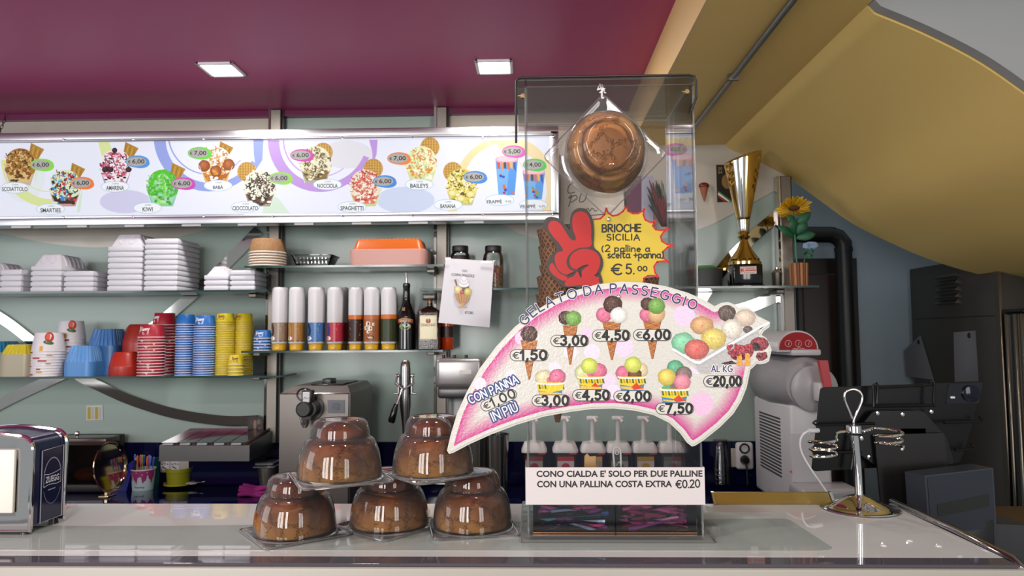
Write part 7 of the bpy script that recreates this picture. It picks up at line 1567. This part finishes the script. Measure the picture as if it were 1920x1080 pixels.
# tablet seen from behind in a stand
TY = 1.60
t = thing('tablet', 'large dark tablet seen from behind in a till stand', 'tablet', at(1690, 790, TY))
def slab(px4, Y, d_, r_, n_, m_, par, tilt=0):
    P = [Vector(q) for q in px4]; out = []; N = len(P)
    for i in range(N):
        a, b, c = P[i - 1], P[i], P[(i + 1) % N]; d1 = (a - b).normalized() * r_; d2 = (c - b).normalized() * r_
        for u in (0, .25, .5, .75, 1): out.append(tuple((b + d1) * (1 - u) ** 2 + 2 * u * (1 - u) * b + (b + d2) * u * u))
    mb = MB().prism([at(x, y, Y + tilt * (y - 790)) for x, y in out], (0, d_, 0)); return mb.build(n_, m_, par)
slab([(1541, 727), (1841, 716), (1822, 800), (1800, 868), (1524, 884)], TY, .010, 7, 'body', mat('tablet_back', '060608', .35, 0, .2), t)
slab([(1779, 721), (1843, 717), (1836, 756), (1774, 757)], TY - .002, .003, 3, 'camera_panel', mat('camera_glass', '0A0D16', .08, spec=.7), t)
q = at(1821, 738, TY - .004); MB().lathe([(.0165, 0), (.0185, .0005), (.0185, .004), (.0165, .005)], 36, mx=Matrix.Translation((q.x, TY - .002, q.z)) @ Matrix.Rotation(PI / 2, 4, 'X'), cap=(True, True)).build('camera_lens', mat('lens_ring', '1A1E28', .12, .5), t)
q = at(1787, 745, TY - .004); MB().rbox(q.x - .005, q.x + .005, TY - .004, TY - .001, q.z - .003, q.z + .002, .001, 1).build('flash', mat('flash_white', 'C8C8CC', .4), t)
t = thing('tablet_stand', 'black wire and plate stand holding the tablet from behind', 'stand', at(1690, 960, TY - .03)); st = TY - .022
slab([(1638, 770), (1730, 770), (1775, 820), (1790, 870), (1640, 872), (1610, 850), (1610, 805)], st, .008, 8, 'back_plate', mat('stand_plate', '070708', .35, 0, .3), t)
slab([(1640, 815), (1770, 812), (1788, 966), (1655, 975)], st - .012, .006, 4, 'leg_plate', mat('leg_plate_grey', '171515', .4, 0, .3), t)
wr = mat('black_wire', '141416', .3, .5); W_ = lambda pts, r_=.003: MB().tube([at(x, y, st - .006) for x, y in pts], r_, 8).build('wire_arm', wr, t)
W_([(1638, 762), (1638, 722), (1642, 716), (1646, 722), (1644, 756)]); W_([(1754, 762), (1750, 752), (1752, 718), (1748, 714), (1742, 718)]); W_([(1640, 762), (1752, 760)]); W_([(1640, 728), (1748, 722)], .002)
W_([(1640, 794), (1530, 797), (1524, 793), (1530, 788)]); W_([(1770, 792), (1838, 790), (1842, 785), (1836, 782)]); W_([(1615, 848), (1525, 848), (1520, 843), (1527, 838)]); W_([(1790, 843), (1822, 842), (1827, 837), (1820, 834)]); W_([(1608, 800), (1596, 880)], .004)
for x, y in ((1645, 775), (1692, 777), (1746, 772), (1615, 822), (1629, 857)): q = at(x, y, st); MB().lathe([(.0045, 0), (.004, .0015), (.0001, .002)], 14, mx=Matrix.Translation((q.x, st - .0002, q.z)) @ Matrix.Rotation(PI / 2, 4, 'X')).build('screw', chrome, t)
q = at(1720, 985, st); MB().rbox(q.x - .06, q.x + .07, st - .042, st + .06, 1.0205, 1.035, .006, 2).build('foot', dk2, t); MB().rbox(q.x - .03, q.x + .03, st + .0, st + .012, 1.03, at(1700, 800, st).z, .004, 2).build('post', dk2, t)
# white charging cable
cb = catmull([at(1530, 808, TY - .012), at(1512, 810, TY - .03), at(1501, 824, TY - .03), at(1503, 848, TY - .025), at(1522, 882, TY - .02), at(1540, 908, TY - .01), at(1556, 934, TY), at(1562, 960, TY + .02), at(1566, 1010, TY + .04)], 6, False)
t = thing('charging_cable', 'white charging cable hanging from the left side of the tablet', 'cable', cb[0]); MB().tube(cb, .0024, 10).build('cord', white_pl, t); MB().tube([at(1534, 807, TY - .012), at(1517, 808, TY - .022)], .0052, 12).build('plug', white_pl, t)
# customer display
t = thing('customer_display', 'grey customer price display with a dull LCD window', 'display', at(1800, 1010, 1.48)); dg = mat('display_grey', '30343B', .35); DY = 1.46
f4 = [(1734, 892), (1862, 877), (1869, 991), (1742, 1004)]
zf = [at(x, y, DY + (.02 if i in (1, 2) else 0)) for i, (x, y) in enumerate(f4)]; dv = Vector((.0, .045, 0)); zb4 = [Vector(v) + dv + Vector((-.016, 0, 0)) for v in zf]
MB().add(zf + zb4, [(0, 1, 2, 3), (4, 7, 6, 5), (0, 4, 5, 1), (1, 5, 6, 2), (2, 6, 7, 3), (3, 7, 4, 0)]).build('housing', dg, t, smooth=False)
def on_d(u, v, o): a = zf[0] * (1 - u) * (1 - v) + zf[1] * u * (1 - v) + zf[2] * u * v + zf[3] * (1 - u) * v; return a + Vector((.0, -o, 0))
MB().prism([on_d(u, v, .0004) for u, v in ((.03, .03), (.97, .03), (.97, .97), (.03, .97))], (0, -.0012, 0)).build('glass_front', mat('display_glass', '262A32', .06, spec=.5), t)
MB().prism([on_d(u, v, .0018) for u, v in ((.14, .50), (.90, .42), (.90, .62), (.14, .70))], (0, -.0006, 0)).build('lcd_window', mat('lcd_olive', '20221C', .12), t)
q = at(1810, 1000, DY + .03); MB().rbox(q.x - .025, q.x + .05, DY + .015, DY + .07, 1.021, zf[2].z + .02, .006, 2).build('foot', dk2, t)
q = at(1893, 1000, DY + .06); t = thing('display_base', 'grey box with sloping top at the foot of the customer display', 'box', (q.x, DY + .09, 1.021)); MB().prism([(x, DY + .06, z_) for x, z_ in ((q.x - .05, 1.0205), (q.x + .05, 1.0205), (q.x + .035, at(1890, 985, DY + .06).z), (q.x - .04, at(1870, 982, DY + .06).z))], (0, .08, 0)).build('box', mat('base_grey', '2E2F33', .5), t)

# ------------------------------------------------------------------ recess: flue pipe, steel cabinets, papers
FYp = 3.62; k = FYp / F; blkm = mat('matt_black_flue', '0B0B0C', .45)
t = thing('flue_pipe', 'matt black stove pipe with an elbow on the blue grey wall', 'pipe', at(1590, 860, FYp)); r_ = 15 * k
xp = at(1588, 650, FYp).x; zel = at(1575, 440, FYp).z
MB().tube([(xp, FYp, .0), (xp, FYp, zel - .075)], r_, 28).build('vertical_pipe', blkm, t); MB().tube([(xp, FYp, zel - .08), (xp, FYp, zel - .045), (xp - .025, FYp, zel - .012), (xp - .06, FYp, zel)], r_ * 1.02, 28).build('elbow', blkm, t); MB().tube([(xp - .055, FYp, zel), (xp - .30, FYp, zel + .004)], r_, 28).build('horizontal_pipe', blkm, t); MB().tube([(xp, FYp, zel - .085), (xp, FYp, zel - .065)], r_ * 1.08, 28).build('collar', blkm, t)
cs = mat('dark_steel_cabinet', (.075, .068, .060), .45, .7, noise=None); X0 = 1.865
t = thing('steel_cabinet', 'tall dark steel fridge cabinet with louvres on the right', 'cabinet', (2.2, 3.25, 0)); zc_ = at(1695, 505, 3.6).z
MB().rbox(X0, 2.6, 2.92, 3.60, .02, zc_, .006, 2).build('body', cs, t)
zsm = atx(1700, 598, X0).z; MB().box(X0 - .0015, X0 + .002, 2.93, 3.59, zsm - .003, zsm).build('seam', black_pl, t); MB().rbox(X0 - .004, X0 + .01, 2.915, 2.95, .02, zc_ - .003, .003, 1).build('front_trim', mat('warm_trim', (.30, .25, .2), .3, 1), t)
for i, yy in enumerate((521, 533, 546, 558, 569)):
    a, b = atx(1757, yy, X0), atx(1797, yy, X0); MB().prism([(X0 - .0005, a.y, a.z - .006), (X0 - .0005, a.y, a.z + .012), (X0 - .016, a.y, a.z - .004)], (0, b.y - a.y, 0)).build('louvre', mat('louvre_steel', (.2, .19, .18), .35, 1), t)
for q4, lb, pin in (([(1725, 629), (1750, 712), (1700, 706), (1695, 658)], 'tilted paper note pinned to the dark steel cabinet', (1722, 641)), ([(1788, 623), (1828, 620), (1834, 715), (1790, 716)], 'straight paper note pinned to the dark steel cabinet, nearer its door', (1817, 629))):
    P4 = [atx(x, y, X0 - .0035) for x, y in q4]; t = thing('paper_note', lb, 'paper', P4[0], 0, 'paper notes on the steel cabinet'); MB().prism(P4, (.003, 0, 0)).build('sheet', mat('note_paper', '66666A', .7), t); q = atx(*pin, X0 - .004); MB().ball((q.x, q.y, q.z), (.004, .012, .012), 12, 8).build('magnet', black_pl, t)
X1 = 1.80; t = thing('steel_fridge', 'upright stainless fridge at the right edge of the photo', 'fridge', (2.2, 2.6, 0)); zf_ = at(1890, 585, 2.7).z
yb, yf = 2.80, 2.35; MB().rbox(X1 + .004, 2.5, yf, yb, .02, zf_, .005, 2).build('body', mat('fridge_steel', (.09, .086, .08), .35, 1), t)
for yy in (yb - .012, yb - .06, yb - .10): MB().rbox(X1 - .004, X1 + .006, yy - .007, yy + .007, .03, zf_ - .004, .003, 1).build('trim', mat('fridge_trim', (.24, .21, .17), .3, 1), t)
MB().box(X1 + .0035, X1 + .005, yb - .05, yb - .02, .03, zf_ - .01).build('door_gap', black_pl, t); MB().rbox(X1 - .006, 2.52, yf - .01, yb + .005, zf_, zf_ + .012, .003, 1).build('top_cap', dk2, t)
P4 = [at(x, y, 3.66) for x, y in ((1872, 500), (2020, 500), (2020, 580), (1872, 580))]
t = struct(MB().prism(P4, (0, .03, 0)).build('window_1', mat('pale_blue_pane', '9DB8BE', .3))); MB().prism([at(x, y, 3.655) for x, y in ((1858, 480), (1872, 480), (1872, 588), (1860, 588))], (0, .03, 0)).build('window_frame', black_pl, t)
